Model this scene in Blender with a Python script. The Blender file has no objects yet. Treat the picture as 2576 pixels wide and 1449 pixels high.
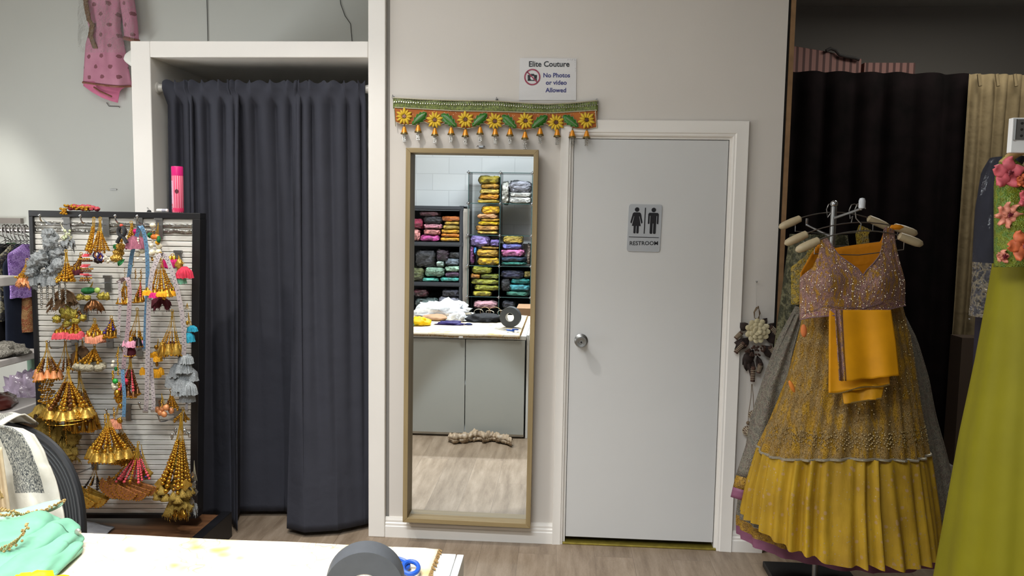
import bpy, bmesh, math, random
from mathutils import Vector, Matrix, noise
random.seed(11)
C = bpy.context.scene.collection
SC = bpy.context.scene
PI = math.pi
rad = math.radians

# ------------------------------------------------------------------ camera
FPX = 1950.0                       # focal length in pixels of the 2576 px wide frame
EYE = 1.667
W = 3.89                           # face of the restroom wall (Y)
YM = 3.862                         # glass of the tall mirror (Y)
cy_, sy_ = math.cos(rad(3.71)), math.sin(rad(3.71))
cp_, sp_ = math.cos(rad(-5.08)), math.sin(rad(-5.08))
cr_, sr_ = math.cos(rad(0.917)), math.sin(rad(0.917))
RM = (Matrix(((cy_, -sy_, 0), (sy_, cy_, 0), (0, 0, 1)))
      @ Matrix(((1, 0, 0), (0, cp_, -sp_), (0, sp_, cp_)))
      @ Matrix(((1, 0, 0), (0, 0, -1), (0, 1, 0)))
      @ Matrix(((cr_, -sr_, 0), (sr_, cr_, 0), (0, 0, 1))))
cam_data = bpy.data.cameras.new('camera')
cam_data.sensor_width = 36.0
cam_data.lens = 36.0 * FPX / 2576.0
cam_data.clip_start = 0.02
cam = bpy.data.objects.new('camera', cam_data)
C.objects.link(cam)
cam.matrix_world = Matrix.Translation((0, 0, EYE)) @ RM.to_4x4()
SC.camera = cam

# ------------------------------------------------------------------ world, exposure
world = bpy.data.worlds.new('world')
SC.world = world
world.use_nodes = True
world.node_tree.nodes['Background'].inputs[0].default_value = (0.7, 0.75, 0.8, 1)
world.node_tree.nodes['Background'].inputs[1].default_value = 0.02
SC.view_settings.view_transform = 'Standard'
SC.view_settings.look = 'None'
SC.view_settings.gamma = 1.0
SC.view_settings.use_curve_mapping = False
SC.view_settings.exposure = 0.0
SC.cycles.use_denoising = True
SC.cycles.max_bounces = 8
SC.cycles.diffuse_bounces = 4
SC.cycles.glossy_bounces = 4
SC.cycles.transparent_max_bounces = 12
SC.cycles.sample_clamp_indirect = 3.0
SC.cycles.caustics_reflective = False
SC.cycles.caustics_refractive = False

# ------------------------------------------------------------------ lights (ceiling fittings above the frame, plus added fill lights)
def area(name, loc, sx, sy, power, col, rot=(0, 0, 0), spread=180):
    d = bpy.data.lights.new(name, 'AREA'); d.shape = 'RECTANGLE'
    d.size = sx; d.size_y = sy; d.energy = power; d.color = col; d.spread = rad(spread)
    o = bpy.data.objects.new(name, d); C.objects.link(o)
    o.location = loc; o.rotation_euler = rot
    return o

def spot(name, loc, target, power, col, angle, blend, size):
    d = bpy.data.lights.new(name, 'SPOT'); d.energy = power; d.color = col
    d.spot_size = rad(angle); d.spot_blend = blend; d.shadow_soft_size = size
    o = bpy.data.objects.new(name, d); C.objects.link(o)
    o.location = loc
    o.rotation_euler = (Vector(target) - Vector(loc)).to_track_quat('-Z', 'Y').to_euler()
    return o

#LIGHTS
area('counter_strip_light', (-0.8, 0.40, 3.3), 1.5, 0.12, 112, (0.90, 0.95, 1.0), spread=125)
spot('downlight', (-1.15, 2.85, 3.35), (-1.1, 2.9, 0), 140, (1.0, 0.96, 0.91), 104, 1.0, 0.05)
spot('left_downlight', (-2.5, 2.2, 3.35), (-2.3, 2.9, 0), 120, (1.0, 0.96, 0.88), 100, 1.0, 0.05)
spot('counter_fill_spot', (-0.6, 3.1, 3.35), (-0.6, 2.60, 0), 330, (0.86, 0.93, 1.0), 31, 0.2, 0.03)  # added spot, brightens the cabinet doors and the floor strip
spot('wall_downlight', (-3.75, 4.42, 3.35), (-3.75, 4.56, 0), 150, (1.0, 0.98, 0.9), 48, 0.5, 0.05)
area('shelf_fill_light', (-0.6, -0.45, 3.35), 1.6, 0.3, 45, (0.90, 0.96, 1.0))  # added fill, brightens the block wall behind the shelving
area('ceiling_fill', (-1.5, 2.0, 3.38), 2.4, 1.6, 44, (0.97, 0.98, 1.0), spread=170)  # added soft fill in place of the other ceiling lights
area('left_side_fill', (-5.0, 2.1, 0.8), 1.4, 2.4, 105, (0.96, 0.98, 1.0), rot=(0, rad(-90), 0), spread=170)  # added fill from the unseen left side, stands in for daylight
area('back_room_fill', (2.6, 4.7, 3.35), 0.8, 0.8, 26, (1.0, 0.98, 0.90))  # added faint fill, lifts the dark room a little
#ENDLIGHTS

# ------------------------------------------------------------------ from picture measurements to places
def ray(px, py):
    return RM @ Vector(((px - 1288.0) / FPX, -(py - 724.5) / FPX, -1.0))
def at(px, py, Y):
    v = ray(px, py); return Vector((0, 0, EYE)) + v * (Y / v.y)
def atz(px, py, Z):
    v = ray(px, py); return Vector((0, 0, EYE)) + v * ((Z - EYE) / v.z)
def mir(px, py, Y):                # a point seen in the tall mirror, standing at depth Y
    p = at(px, py, 2 * YM - Y); return Vector((p.x, Y, p.z))
def mirz(px, py, Z):
    p = atz(px, py, Z); return Vector((p.x, 2 * YM - p.y, p.z))
def m7(zx, zy, Y):
    return mir(1000 + zx / 3.813, 380 + zy / 3.813, Y)
def m8(zx, zy, Y):
    return mir(1000 + zx / 3.813, 740 + zy / 3.813, Y)

# ------------------------------------------------------------------ mesh builder
def nz(x, y=0.0, z=0.0):
    return noise.noise(Vector((x, y, z)))

class MB:
    def __init__(s):
        s.v = []; s.f = []; s.uv = {}
    def add(s, vs, fs, uvs=None):
        o = len(s.v); s.v += [Vector(p) for p in vs]
        for i, f in enumerate(fs):
            if uvs: s.uv[len(s.f)] = uvs[i]
            s.f.append([o + j for j in f])
        return s
    def box(s, x0, x1, y0, y1, z0, z1):
        vs = [(x, y, z) for z in (z0, z1) for y in (y0, y1) for x in (x0, x1)]
        return s.add(vs, [(0, 2, 3, 1), (4, 5, 7, 6), (0, 1, 5, 4), (2, 6, 7, 3), (0, 4, 6, 2), (1, 3, 7, 5)])
    def obox(s, c, ax, ay, az):    # box from a centre and three half axes
        c = Vector(c); ax = Vector(ax); ay = Vector(ay); az = Vector(az)
        vs = [c + i * ax + j * ay + k * az for k in (-1, 1) for j in (-1, 1) for i in (-1, 1)]
        return s.add(vs, [(0, 2, 3, 1), (4, 5, 7, 6), (0, 1, 5, 4), (2, 6, 7, 3), (0, 4, 6, 2), (1, 3, 7, 5)])
    def tube(s, path, r, n=6, cap=True):
        path = [Vector(p) for p in path]; m = len(path)
        rs = r if isinstance(r, (list, tuple)) else [r] * m
        t0 = (path[1] - path[0]).normalized()
        up = Vector((0, 0, 1)) if abs(t0.z) < 0.9 else Vector((1, 0, 0))
        a = t0.cross(up).normalized(); vs = []
        for i in range(m):
            t = (path[min(i + 1, m - 1)] - path[max(i - 1, 0)])
            t = t.normalized() if t.length > 1e-9 else t0
            a = (a - t * a.dot(t))
            a = a.normalized() if a.length > 1e-6 else t.orthogonal().normalized()
            b = t.cross(a)
            for k in range(n):
                w = 2 * PI * k / n
                vs.append(path[i] + (a * math.cos(w) + b * math.sin(w)) * rs[i])
        fs = [(i * n + k, i * n + (k + 1) % n, (i + 1) * n + (k + 1) % n, (i + 1) * n + k)
              for i in range(m - 1) for k in range(n)]
        if cap:
            fs.append(tuple(range(n - 1, -1, -1))); fs.append(tuple((m - 1) * n + k for k in range(n)))
        return s.add(vs, fs)
    def ribbon(s, path, w, t=0.0012, side=Vector((1, 0, 0))):   # flat tape along a path
        path = [Vector(p) for p in path]; m = len(path); vs = []; fs = []; uv = []
        for i in range(m):
            tg = (path[min(i + 1, m - 1)] - path[max(i - 1, 0)]).normalized()
            a = (side - tg * side.dot(tg)).normalized(); b = tg.cross(a)
            for sa, sb in ((-1, -1), (1, -1), (1, 1), (-1, 1)):
                vs.append(path[i] + a * sa * w / 2 + b * sb * t / 2)
        for i in range(m - 1):
            for k in range(4):
                fs.append((i * 4 + k, i * 4 + (k + 1) % 4, i * 4 + 4 + (k + 1) % 4, i * 4 + 4 + k))
                uv.append([(k % 2, i / m), ((k + 1) % 2, i / m), ((k + 1) % 2, (i + 1) / m), (k % 2, (i + 1) / m)])
        fs.append((3, 2, 1, 0)); uv.append([(0, 0)] * 4)
        e = (m - 1) * 4; fs.append((e, e + 1, e + 2, e + 3)); uv.append([(0, 0)] * 4)
        return s.add(vs, fs, uv)
    def grid(s, fn, nu, nv, closed=False):
        vs = []; fs = []; uv = []
        cols = nu if closed else nu + 1
        for j in range(nv + 1):
            for i in range(cols):
                vs.append(fn(i / nu, j / nv))
        for j in range(nv):
            for i in range(nu):
                i2 = (i + 1) % cols if closed else i + 1
                fs.append((j * cols + i, j * cols + i2, (j + 1) * cols + i2, (j + 1) * cols + i))
                uv.append([(i / nu, j / nv), ((i + 1) / nu, j / nv), ((i + 1) / nu, (j + 1) / nv), (i / nu, (j + 1) / nv)])
        return s.add(vs, fs, uv)
    def lathe(s, prof, c, n=20, axis='Z', cap=True):
        c = Vector(c)
        def pt(r, z, k):
            w = 2 * PI * k / n; x, y = r * math.cos(w), r * math.sin(w)
            return c + {'Z': Vector((x, y, z)), 'Y': Vector((x, z, y)), 'X': Vector((z, x, y))}[axis]
        vs = [pt(r, z, k) for r, z in prof for k in range(n)]
        m = len(prof)
        fs = [(i * n + k, i * n + (k + 1) % n, (i + 1) * n + (k + 1) % n, (i + 1) * n + k)
              for i in range(m - 1) for k in range(n)]
        uv = [[(k / n, i / (m - 1)), ((k + 1) / n, i / (m - 1)), ((k + 1) / n, (i + 1) / (m - 1)), (k / n, (i + 1) / (m - 1))]
              for i in range(m - 1) for k in range(n)]
        if cap:
            fs.append(tuple(range(n - 1, -1, -1))); uv.append([(0, 0)] * n)
            fs.append(tuple((m - 1) * n + k for k in range(n))); uv.append([(0, 1)] * n)
        return s.add(vs, fs, uv)
    def ball(s, c, r, nu=8, nv=5, sc=(1, 1, 1), jit=0.0, seed=0.0):
        c = Vector(c); vs = [c + Vector((0, 0, r * sc[2]))]; fs = []
        for j in range(1, nv):
            p = PI * j / nv
            for i in range(nu):
                t = 2 * PI * i / nu
                d = Vector((math.sin(p) * math.cos(t), math.sin(p) * math.sin(t), math.cos(p)))
                k = 1 + (jit * nz(d.x * 2.3 + seed, d.y * 2.3, d.z * 2.3 + seed * .7) if jit else 0)
                vs.append(c + Vector((d.x * sc[0], d.y * sc[1], d.z * sc[2])) * r * k)
        vs.append(c - Vector((0, 0, r * sc[2])))
        for i in range(nu):
            fs.append((0, 1 + i, 1 + (i + 1) % nu))
        for j in range(nv - 2):
            for i in range(nu):
                a = 1 + j * nu
                fs.append((a + i, a + nu + i, a + nu + (i + 1) % nu, a + (i + 1) % nu))
        a = 1 + (nv - 2) * nu; e = len(vs) - 1
        for i in range(nu):
            fs.append((a + i, e, a + (i + 1) % nu))
        return s.add(vs, fs)
    def oball(s, c, ax, ay, az, nu=8, nv=6):   # ellipsoid from three half axes
        c = Vector(c); ax = Vector(ax); ay = Vector(ay); az = Vector(az)
        t = MB().ball((0, 0, 0), 1, nu, nv)
        return s.add([c + ax * p.x + ay * p.y + az * p.z for p in t.v], t.f)
    def prism(s, poly, fn, t):     # outline (a,b) placed by fn(a,b,depth), depth 0..t
        n = len(poly)
        vs = [fn(a, b, 0) for a, b in poly] + [fn(a, b, t) for a, b in poly]
        fs = [tuple(range(n)), tuple(range(2 * n - 1, n - 1, -1))]
        fs += [(i, n + i, n + (i + 1) % n, (i + 1) % n) for i in range(n)]
        return s.add(vs, fs)
    def cone(s, c, r0, r1, h, n=10):   # open upward: bottom ring r0 at c.z, top r1 at c.z+h
        return s.lathe([(r0, 0), (r1, h)], c, n)
    def mesh(s, name, base):
        me = bpy.data.meshes.new(name)
        me.from_pydata([p - base for p in s.v], [], s.f)
        if s.uv:
            ul = me.uv_layers.new(name='uv')
            for pi, p in enumerate(me.polygons):
                u = s.uv.get(pi)
                if u:
                    for k, li in enumerate(p.loop_indices): ul.data[li].uv = u[k]
        bm = bmesh.new(); bm.from_mesh(me)
        bmesh.ops.recalc_face_normals(bm, faces=bm.faces[:])
        bm.to_mesh(me); bm.free()
        return me

def base_of(p):
    while p is not None:
        if 'base' in p: return Vector(p['base'])
        p = p.parent
    return Vector((0, 0, 0))

def obj(name, mb, mat, parent=None, base=None, smooth=True, angle=38, bevel=0, thick=0, sub=0):
    b = base_of(parent) if parent is not None else Vector(base if base is not None else (0, 0, 0))
    me = mb.mesh(name, b)
    if mat: me.materials.append(mat)
    if smooth:
        me.shade_smooth()
        if angle < 180: me.set_sharp_from_angle(angle=rad(angle))
    o = bpy.data.objects.new(name, me); C.objects.link(o)
    if parent is not None: o.parent = parent
    else: o.location = b
    if thick:
        m = o.modifiers.new('thick', 'SOLIDIFY'); m.thickness = thick; m.offset = 0
    if sub:
        m = o.modifiers.new('sub', 'SUBSURF'); m.levels = sub; m.render_levels = sub
    if bevel:
        m = o.modifiers.new('bevel', 'BEVEL'); m.width = bevel; m.segments = 2; m.limit_method = 'ANGLE'
        m.angle_limit = rad(40)
    return o

BASES = {}
def tag(o, label, cat, group=None, kind=None):
    o['label'] = label; o['category'] = cat
    if group: o['group'] = group
    if kind: o['kind'] = kind
    return o
def thing(name, label, cat, base, group=None):
    o = bpy.data.objects.new(name, None); C.objects.link(o)
    o.empty_display_size = 0.05
    o.location = base; o['base'] = list(base)
    return tag(o, label, cat, group)
def struct(name, mb, mat, **k):
    o = obj(name, mb, mat, **k); o['kind'] = 'structure'; return o
def solo(name, mb, mat, label, cat, base, group=None, **k):
    return tag(obj(name, mb, mat, base=base, **k), label, cat, group)

def text_mesh(name, s, size, org, xdir, ydir, mat, parent, ext=0.0006, bold=0.0, align='CENTER', width=None):
    cu = bpy.data.curves.new(name, 'FONT'); cu.body = s; cu.size = size
    cu.align_x = align; cu.extrude = ext; cu.offset = bold; cu.resolution_u = 3
    t = bpy.data.objects.new(name, cu); C.objects.link(t)
    dg = bpy.context.evaluated_depsgraph_get()
    me = bpy.data.meshes.new_from_object(t.evaluated_get(dg))
    bpy.data.objects.remove(t); bpy.data.curves.remove(cu)
    xs = [v.co.x for v in me.vertices]
    k = 1.0
    if width: k = width / (max(xs) - min(xs))
    xd = Vector(xdir); yd = Vector(ydir); zd = xd.cross(yd); b = base_of(parent)
    for v in me.vertices:
        c = v.co
        v.co = Vector(org) + xd * c.x * k + yd * c.y * (k if width else 1) + zd * c.z - b
    me.materials.clear(); me.materials.append(mat)
    o = bpy.data.objects.new(name, me); C.objects.link(o); o.parent = parent
    return o

# ------------------------------------------------------------------ materials
def lin(h):
    h = h.lstrip('#'); out = []
    for i in (0, 2, 4):
        c = int(h[i:i + 2], 16) / 255
        out.append(c / 12.92 if c <= 0.04045 else ((c + 0.055) / 1.055) ** 2.4)
    return (out[0], out[1], out[2], 1)
def sc_(c, k): return (min(c[0] * k, 1), min(c[1] * k, 1), min(c[2] * k, 1), 1)

class NT:
    def __init__(s, name):
        s.m = bpy.data.materials.new(name); s.m.use_nodes = True
        s.t = s.m.node_tree; s.b = s.t.nodes['Principled BSDF']; s.out = s.t.nodes['Material Output']
        s.tc = s.t.nodes.new('ShaderNodeTexCoord')
    def n(s, typ, **k):
        o = s.t.nodes.new('ShaderNode' + typ)
        for a, v in k.items():
            if a in ('ins',):
                for i, x in v.items():
                    o.inputs[i].default_value = x
            else: setattr(o, a, v)
        return o
    def l(s, a, b): s.t.links.new(a, b)
    def mapping(s, scale=(1, 1, 1), src='Object', rot=(0, 0, 0), loc=(0, 0, 0)):
        m = s.n('Mapping'); m.inputs['Scale'].default_value = scale; m.inputs['Rotation'].default_value = rot
        m.inputs['Location'].default_value = loc
        s.l(s.tc.outputs[src], m.inputs[0]); return m.outputs[0]
    def noise(s, vec, scale, detail=3, rough=.5):
        o = s.n('TexNoise', ins={'Scale': scale, 'Detail': detail, 'Roughness': rough})
        s.l(vec, o.inputs['Vector']); return o.outputs['Fac']
    def voronoi(s, vec, scale, out='Distance', feature='F1'):
        o = s.n('TexVoronoi', feature=feature, ins={'Scale': scale}); s.l(vec, o.inputs['Vector']); return o.outputs[out]
    def ramp(s, fac, stops, interp='LINEAR'):
        o = s.n('ValToRGB'); o.color_ramp.interpolation = interp
        e = o.color_ramp.elements
        while len(e) < len(stops): e.new(0.5)
        for i, (p, c) in enumerate(stops):
            e[i].position = p; e[i].color = c if len(c) == 4 else (*c, 1)
        s.l(fac, o.inputs[0]); return o.outputs[0]
    def mix(s, fac, a, b, mode='MIX'):
        o = s.n('Mix', data_type='RGBA', blend_type=mode)
        for inp, v in ((0, fac), (6, a), (7, b)):
            if isinstance(v, (int, float)): o.inputs[inp].default_value = v
            elif isinstance(v, (tuple, list)): o.inputs[inp].default_value = v
            else: s.l(v, o.inputs[inp])
        return o.outputs[2]
    def math(s, op, a, b=0.0, clamp=False):
        o = s.n('Math', operation=op, use_clamp=clamp)
        for i, v in enumerate((a, b)):
            if isinstance(v, (int, float)): o.inputs[i].default_value = v
            else: s.l(v, o.inputs[i])
        return o.outputs[0]
    def bump(s, h, strength=.3, dist=.01):
        o = s.n('Bump', ins={'Strength': strength, 'Distance': dist})
        s.l(h, o.inputs['Height']); s.l(o.outputs[0], s.b.inputs['Normal']); return o
    def set(s, **k):
        for a, v in k.items():
            i = s.b.inputs[a.replace('_', ' ')]
            if hasattr(v, 'is_linked') or isinstance(v, bpy.types.NodeSocket): s.l(v, i)
            else: i.default_value = v
        return s

def mat(name, col, rough=.6, metal=0.0, var=0.0, vscale=8, bump=0.0, bscale=60, bdist=.004, coat=0.0, sheen=0.0, spec=.5, src='Object'):
    N = NT(name); c = lin(col) if isinstance(col, str) else col
    N.set(Roughness=rough, Metallic=metal)
    N.b.inputs['Specular IOR Level'].default_value = spec
    v = N.mapping(src=src)
    if var:
        f = N.noise(v, vscale, 4)
        N.set(Base_Color=N.ramp(f, [(.3, sc_(c, 1 - var)), (.7, sc_(c, 1 + var))]))
    else: N.set(Base_Color=c)
    if bump: N.bump(N.noise(v, bscale, 4), bump, bdist)
    if coat: N.set(Coat_Weight=coat, Coat_Roughness=.12)
    if sheen: N.set(Sheen_Weight=sheen)
    return N.m

def cloth(name, col, rough=.85, weave=900, var=.12, wrinkle=.35, wscale=14, sheen=.0):
    N = NT(name); c = lin(col); v = N.mapping()
    f = N.noise(v, 9, 4)
    N.set(Base_Color=N.ramp(f, [(.3, sc_(c, 1 - var)), (.7, sc_(c, 1 + var))]), Roughness=rough)
    N.b.inputs['Specular IOR Level'].default_value = .25
    N.bump(N.noise(v, wscale, 3), wrinkle, .02)
    if sheen: N.set(Sheen_Weight=sheen)
    return N.m

def threads(name, col):
    N = NT(name); c = lin(col); v = N.mapping(scale=(420, 420, 16))
    f = N.noise(v, 1, 2)
    N.set(Base_Color=N.ramp(f, [(.3, sc_(c, .62)), (.65, sc_(c, 1.22))]), Roughness=.8); N.bump(f, .8, .004)
    return N.m
def sequin(name, base, a, b, scale=120, dens=.45, motif=14, rough=.6, glint=.8, stretch=1.0):
    """embroidered cloth: large motif patches, small metallic sequins"""
    N = NT(name); v = N.mapping()
    big = N.noise(N.mapping(scale=(1, 1, stretch)), motif, 3, .6)
    col = N.ramp(big, [(.40, lin(base)), (.47, lin(a)), (.56, lin(b)), (.64, lin(base))])
    vc = N.n('TexVoronoi', ins={'Scale': scale}); N.l(v, vc.inputs['Vector'])
    sep = N.n('SeparateColor'); N.l(vc.outputs['Color'], sep.inputs[0])
    mk = N.math('LESS_THAN', sep.outputs[0], dens)
    disc = N.math('LESS_THAN', vc.outputs['Distance'], .42)
    mk = N.math('MULTIPLY', mk, disc)
    tint = N.mix(sep.outputs[1], lin(a), lin(b))
    N.set(Base_Color=N.mix(N.math('MULTIPLY', mk, .8), col, tint))
    N.set(Metallic=N.math('MULTIPLY', mk, glint), Roughness=N.math('SUBTRACT', rough, N.math('MULTIPLY', mk, rough - .22)))
    hgt = N.math('ADD', N.math('MULTIPLY', sep.outputs[2], vc.outputs['Distance']), N.math('MULTIPLY', N.noise(v, 30, 2), .4))
    N.bump(hgt, .9, .006)
    return N.m

def film(name, tint=(1, 1, 1, 1), gloss=.35, scale=22, bump=.8):
    """thin clear plastic: mostly see-through with crinkled highlights"""
    N = NT(name); v = N.mapping()
    tr = N.n('BsdfTransparent'); tr.inputs[0].default_value = tint
    gl = N.n('BsdfGlossy'); gl.inputs['Roughness'].default_value = .12
    bp = N.n('Bump', ins={'Strength': bump, 'Distance': .02})
    N.l(N.noise(v, scale, 4, .65), bp.inputs['Height']); N.l(bp.outputs[0], gl.inputs['Normal'])
    lw = N.n('Fresnel', ins={'IOR': 1.45}); N.l(bp.outputs[0], lw.inputs['Normal'])
    f = N.math('MULTIPLY', lw.outputs[0], gloss * 3, True)
    mx = N.n('MixShader'); N.l(f, mx.inputs[0]); N.l(tr.outputs[0], mx.inputs[1]); N.l(gl.outputs[0], mx.inputs[2])
    N.l(mx.outputs[0], N.out.inputs[0]); N.t.nodes.remove(N.b)
    return N.m

WHITE = mat('white_paint', '#ece8e1', .4, var=.02, vscale=3)
WALLM = mat('wall_paint', '#d5cfc7', .75, var=.02, vscale=2, bump=.08, bscale=90, bdist=.002)
GREYW = mat('grey_wall_paint', '#cccec8', .75, var=.03, vscale=1.2, bump=.06, bscale=90, bdist=.002)
DOORM = mat('door_paint', '#cfcfcd', .5, var=.015, vscale=2)
BLACK = mat('black_plastic', '#141416', .5)
DARK = mat('dark_gap', '#1a1714', .9)
CHROME = mat('chrome', '#b9bcc0', .18, 1.0)
STEEL = mat('brushed_steel', '#9a9a98', .35, 1.0)
GOLD = mat('gold_bead', '#d9a53c', .24, .9, var=.18, vscale=90)
OLDGOLD = mat('antique_gold', '#a97c2c', .3, .85, var=.25, vscale=90)
SILVER = mat('silver_bead', '#c2c2be', .25, .9, var=.15, vscale=90)
PEARL = mat('pearl_bead', '#e4dcc0', .3, .1, coat=.4)
GCORD = mat('gold_cord', '#c49a34', .5, .35)
FILM = film('clear_film', gloss=.5, scale=30, bump=1.0)
FILM2 = film('garment_bag_film', gloss=.22, scale=9)
# ================================================================== THE ROOM
YB = 4.95                                            # rear grey wall behind the fitting room
CEIL = 3.42
# floor : laminate planks running towards the restroom wall
N = NT('laminate_floor')
v = N.mapping(rot=(0, 0, rad(90)))
br = N.n('TexBrick', offset=.37, ins={'Scale': 1.0, 'Mortar Size': .0012, 'Mortar Smooth': .2, 'Brick Width': 1.25, 'Row Height': .19,
         'Color1': (0.2, 0.2, 0.2, 1), 'Color2': (0.8, 0.8, 0.8, 1), 'Mortar': (0, 0, 0, 1)})
N.l(v, br.inputs['Vector'])
wv = N.mapping(scale=(9, 1.1, 1)); 
off = N.n('VectorMath', operation='ADD'); N.l(wv, off.inputs[0]); N.l(br.outputs['Color'], off.inputs[1])
g1 = N.noise(off.outputs[0], 2.2, 5, .62)
fine = N.n('TexNoise', ins={'Scale': 26.0, 'Detail': 4.0, 'Distortion': 1.5}); N.l(off.outputs[0], fine.inputs['Vector'])
grain = N.math('ADD', N.math('MULTIPLY', g1, .75), N.math('MULTIPLY', fine.outputs['Fac'], .25))
col = N.ramp(grain, [(.28, lin('#6b5a49')), (.5, lin('#8c7b68')), (.72, lin('#a39280'))])
col = N.mix(.16, col, br.outputs['Color'], 'OVERLAY')
col = N.mix(N.math('MULTIPLY', br.outputs['Fac'], .3), col, lin('#5a4c40'))
N.set(Base_Color=col, Roughness=N.math('ADD', N.math('MULTIPLY', grain, .2), .32))
N.bump(grain, .12, .003)
FLOORM = N.m
struct('floor', MB().box(-5.2, 4.2, -1.8, 7.2, -.06, 0), FLOORM, smooth=False)
struct('ceiling', MB().box(-5.2, 4.2, -1.8, 7.2, CEIL, CEIL + .1), mat('ceiling_paint', '#bdbdba', .85), smooth=False)

# ---- walls
DX0, DX1, DZ0, DZ1 = .0445, .797, .036, 2.066       # door leaf
JX0, JX1, JZ1 = .030, .812, 2.082                   # opening
wr = MB()
wr.box(-.878, JX0, W, W + .12, 0, CEIL); wr.box(JX1, 1.052, W, W + .12, 0, CEIL); wr.box(JX0, JX1, W, W + .12, JZ1, CEIL)
struct('wall_restroom', wr, WALLM, smooth=False)
struct('wall_restroom_inner', MB().box(-.5, 1.05, W + .5, W + .52, 0, CEIL), DARK, smooth=False)
struct('wall_rear', MB().box(-5.1, -.89, YB, YB + .1, 0, CEIL), GREYW, smooth=False)
struct('wall_left', MB().box(-5.2, -5.1, -1.8, 7.2, 0, CEIL), GREYW, smooth=False)
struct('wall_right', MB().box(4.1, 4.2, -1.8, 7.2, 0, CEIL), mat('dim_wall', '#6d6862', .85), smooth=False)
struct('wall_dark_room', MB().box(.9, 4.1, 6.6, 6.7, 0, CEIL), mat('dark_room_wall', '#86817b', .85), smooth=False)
struct('wall_partition', MB().box(-.983, -.89, W + .12, YB + .2, 0, CEIL), WALLM, smooth=False)
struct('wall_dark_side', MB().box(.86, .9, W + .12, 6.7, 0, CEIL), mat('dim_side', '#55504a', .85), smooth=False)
# painted block wall behind the counter
N = NT('painted_block')
v = N.mapping(rot=(rad(90), 0, 0))
br = N.n('TexBrick', ins={'Scale': 1.0, 'Mortar Size': .006, 'Mortar Smooth': .6, 'Brick Width': .4, 'Row Height': .2,
         'Color1': lin('#d9dcdf'), 'Color2': lin('#dfe2e4'), 'Mortar': lin('#cdd0d3')})
N.l(v, br.inputs['Vector']); N.set(Base_Color=br.outputs['Color'], Roughness=.6)
N.bump(N.math('SUBTRACT', 1.0, br.outputs['Fac']), .25, .006)
struct('wall_front', MB().box(-5.1, 4.1, -1.8, -1.70, 0, CEIL), N.m, smooth=False)

# ---- white post between fitting room and restroom wall
struct('trim_post', MB().box(-.983, -.897, W - .022, W + .12, 0, CEIL), WHITE, smooth=False, bevel=.004)
struct('trim_post_gap_shade', MB().box(-.897, -.878, W + .008, W + .05, 0, CEIL), mat('gap_shade_grey', '#8b8781', .8), smooth=False)  # grey strip painted in as the shadow line beside the post
# wall end : dark gap and a raw plywood edge
struct('trim_wall_gap', MB().box(1.052, 1.066, W + .012, W + .1, 0, CEIL), DARK, smooth=False)
struct('trim_plywood_edge', MB().box(1.066, 1.088, W + .004, W + .11, 0, CEIL),
       mat('plywood_edge', '#8a6a48', .7, var=.15, vscale=20), smooth=False)

# ---- baseboards with a moulded profile
BZ = .106
def profile_run(prof, x0, x1, zaxis=True):
    m = MB(); n = len(prof)
    vs = [(x0, W - d, z) for d, z in prof] + [(x1, W - d, z) for d, z in prof]
    fs = [(i, n + i, n + (i + 1) % n, (i + 1) % n) for i in range(n)] + [tuple(range(n)), tuple(range(2 * n - 1, n - 1, -1))]
    return m.add(vs, fs)
bprof = [(0, 0), (.017, 0), (.017, .058), (.014, .062), (.014, .074), (.009, .079), (.010, .090), (.007, .0975), (.005, BZ), (0, BZ)]
struct('baseboard_mirror_side', profile_run(bprof, -.896, -.0235), WHITE, angle=25)
struct('baseboard_corner_side', profile_run(bprof, .889, 1.040), WHITE, angle=25)

# ---- door casing : stepped profile, mitred
def casing():
    m = MB()
    # (offset outwards from opening, depth in front of the wall)
    prof = [(.0, .0), (.0, .010), (.006, .013), (.012, .013), (.018, .018), (.030, .018), (.060, .020), (.073, .022), (.076, .018), (.076, 0)]
    lw = .70                                        # the left leg is narrower
    path = [(JX0, 0, -lw, 0), (JX0, JZ1, -lw, 1), (JX1, JZ1, 1, 1), (JX1, 0, 1, 0)]
    n = len(prof); vs = []
    for x, z, dx, dz in path:
        for o, d in prof: vs.append((x + o * dx, W - d, z + o * dz))
    fs = []
    for k in range(3):
        for i in range(n - 1):
            fs.append((k * n + i, k * n + i + 1, (k + 1) * n + i + 1, (k + 1) * n + i))
    return m.add(vs, fs)
struct('trim_door_casing', casing(), WHITE, angle=20)
jb = MB()
jb.box(JX0, JX0 + .012, W + .002, W + .118, 0, JZ1); jb.box(JX1 - .012, JX1, W + .002, W + .118, 0, JZ1); jb.box(JX0 + .012, JX1 - .012, W + .002, W + .118, JZ1 - .013, JZ1)
struct('trim_door_jamb', jb, WHITE, smooth=False)
struct('trim_threshold', MB().box(JX0, JX1, W - .012, W + .10, 0, .010), mat('brass_threshold', '#9a8a3c', .4, .6, var=.2, vscale=30), smooth=False, bevel=.003)

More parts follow.
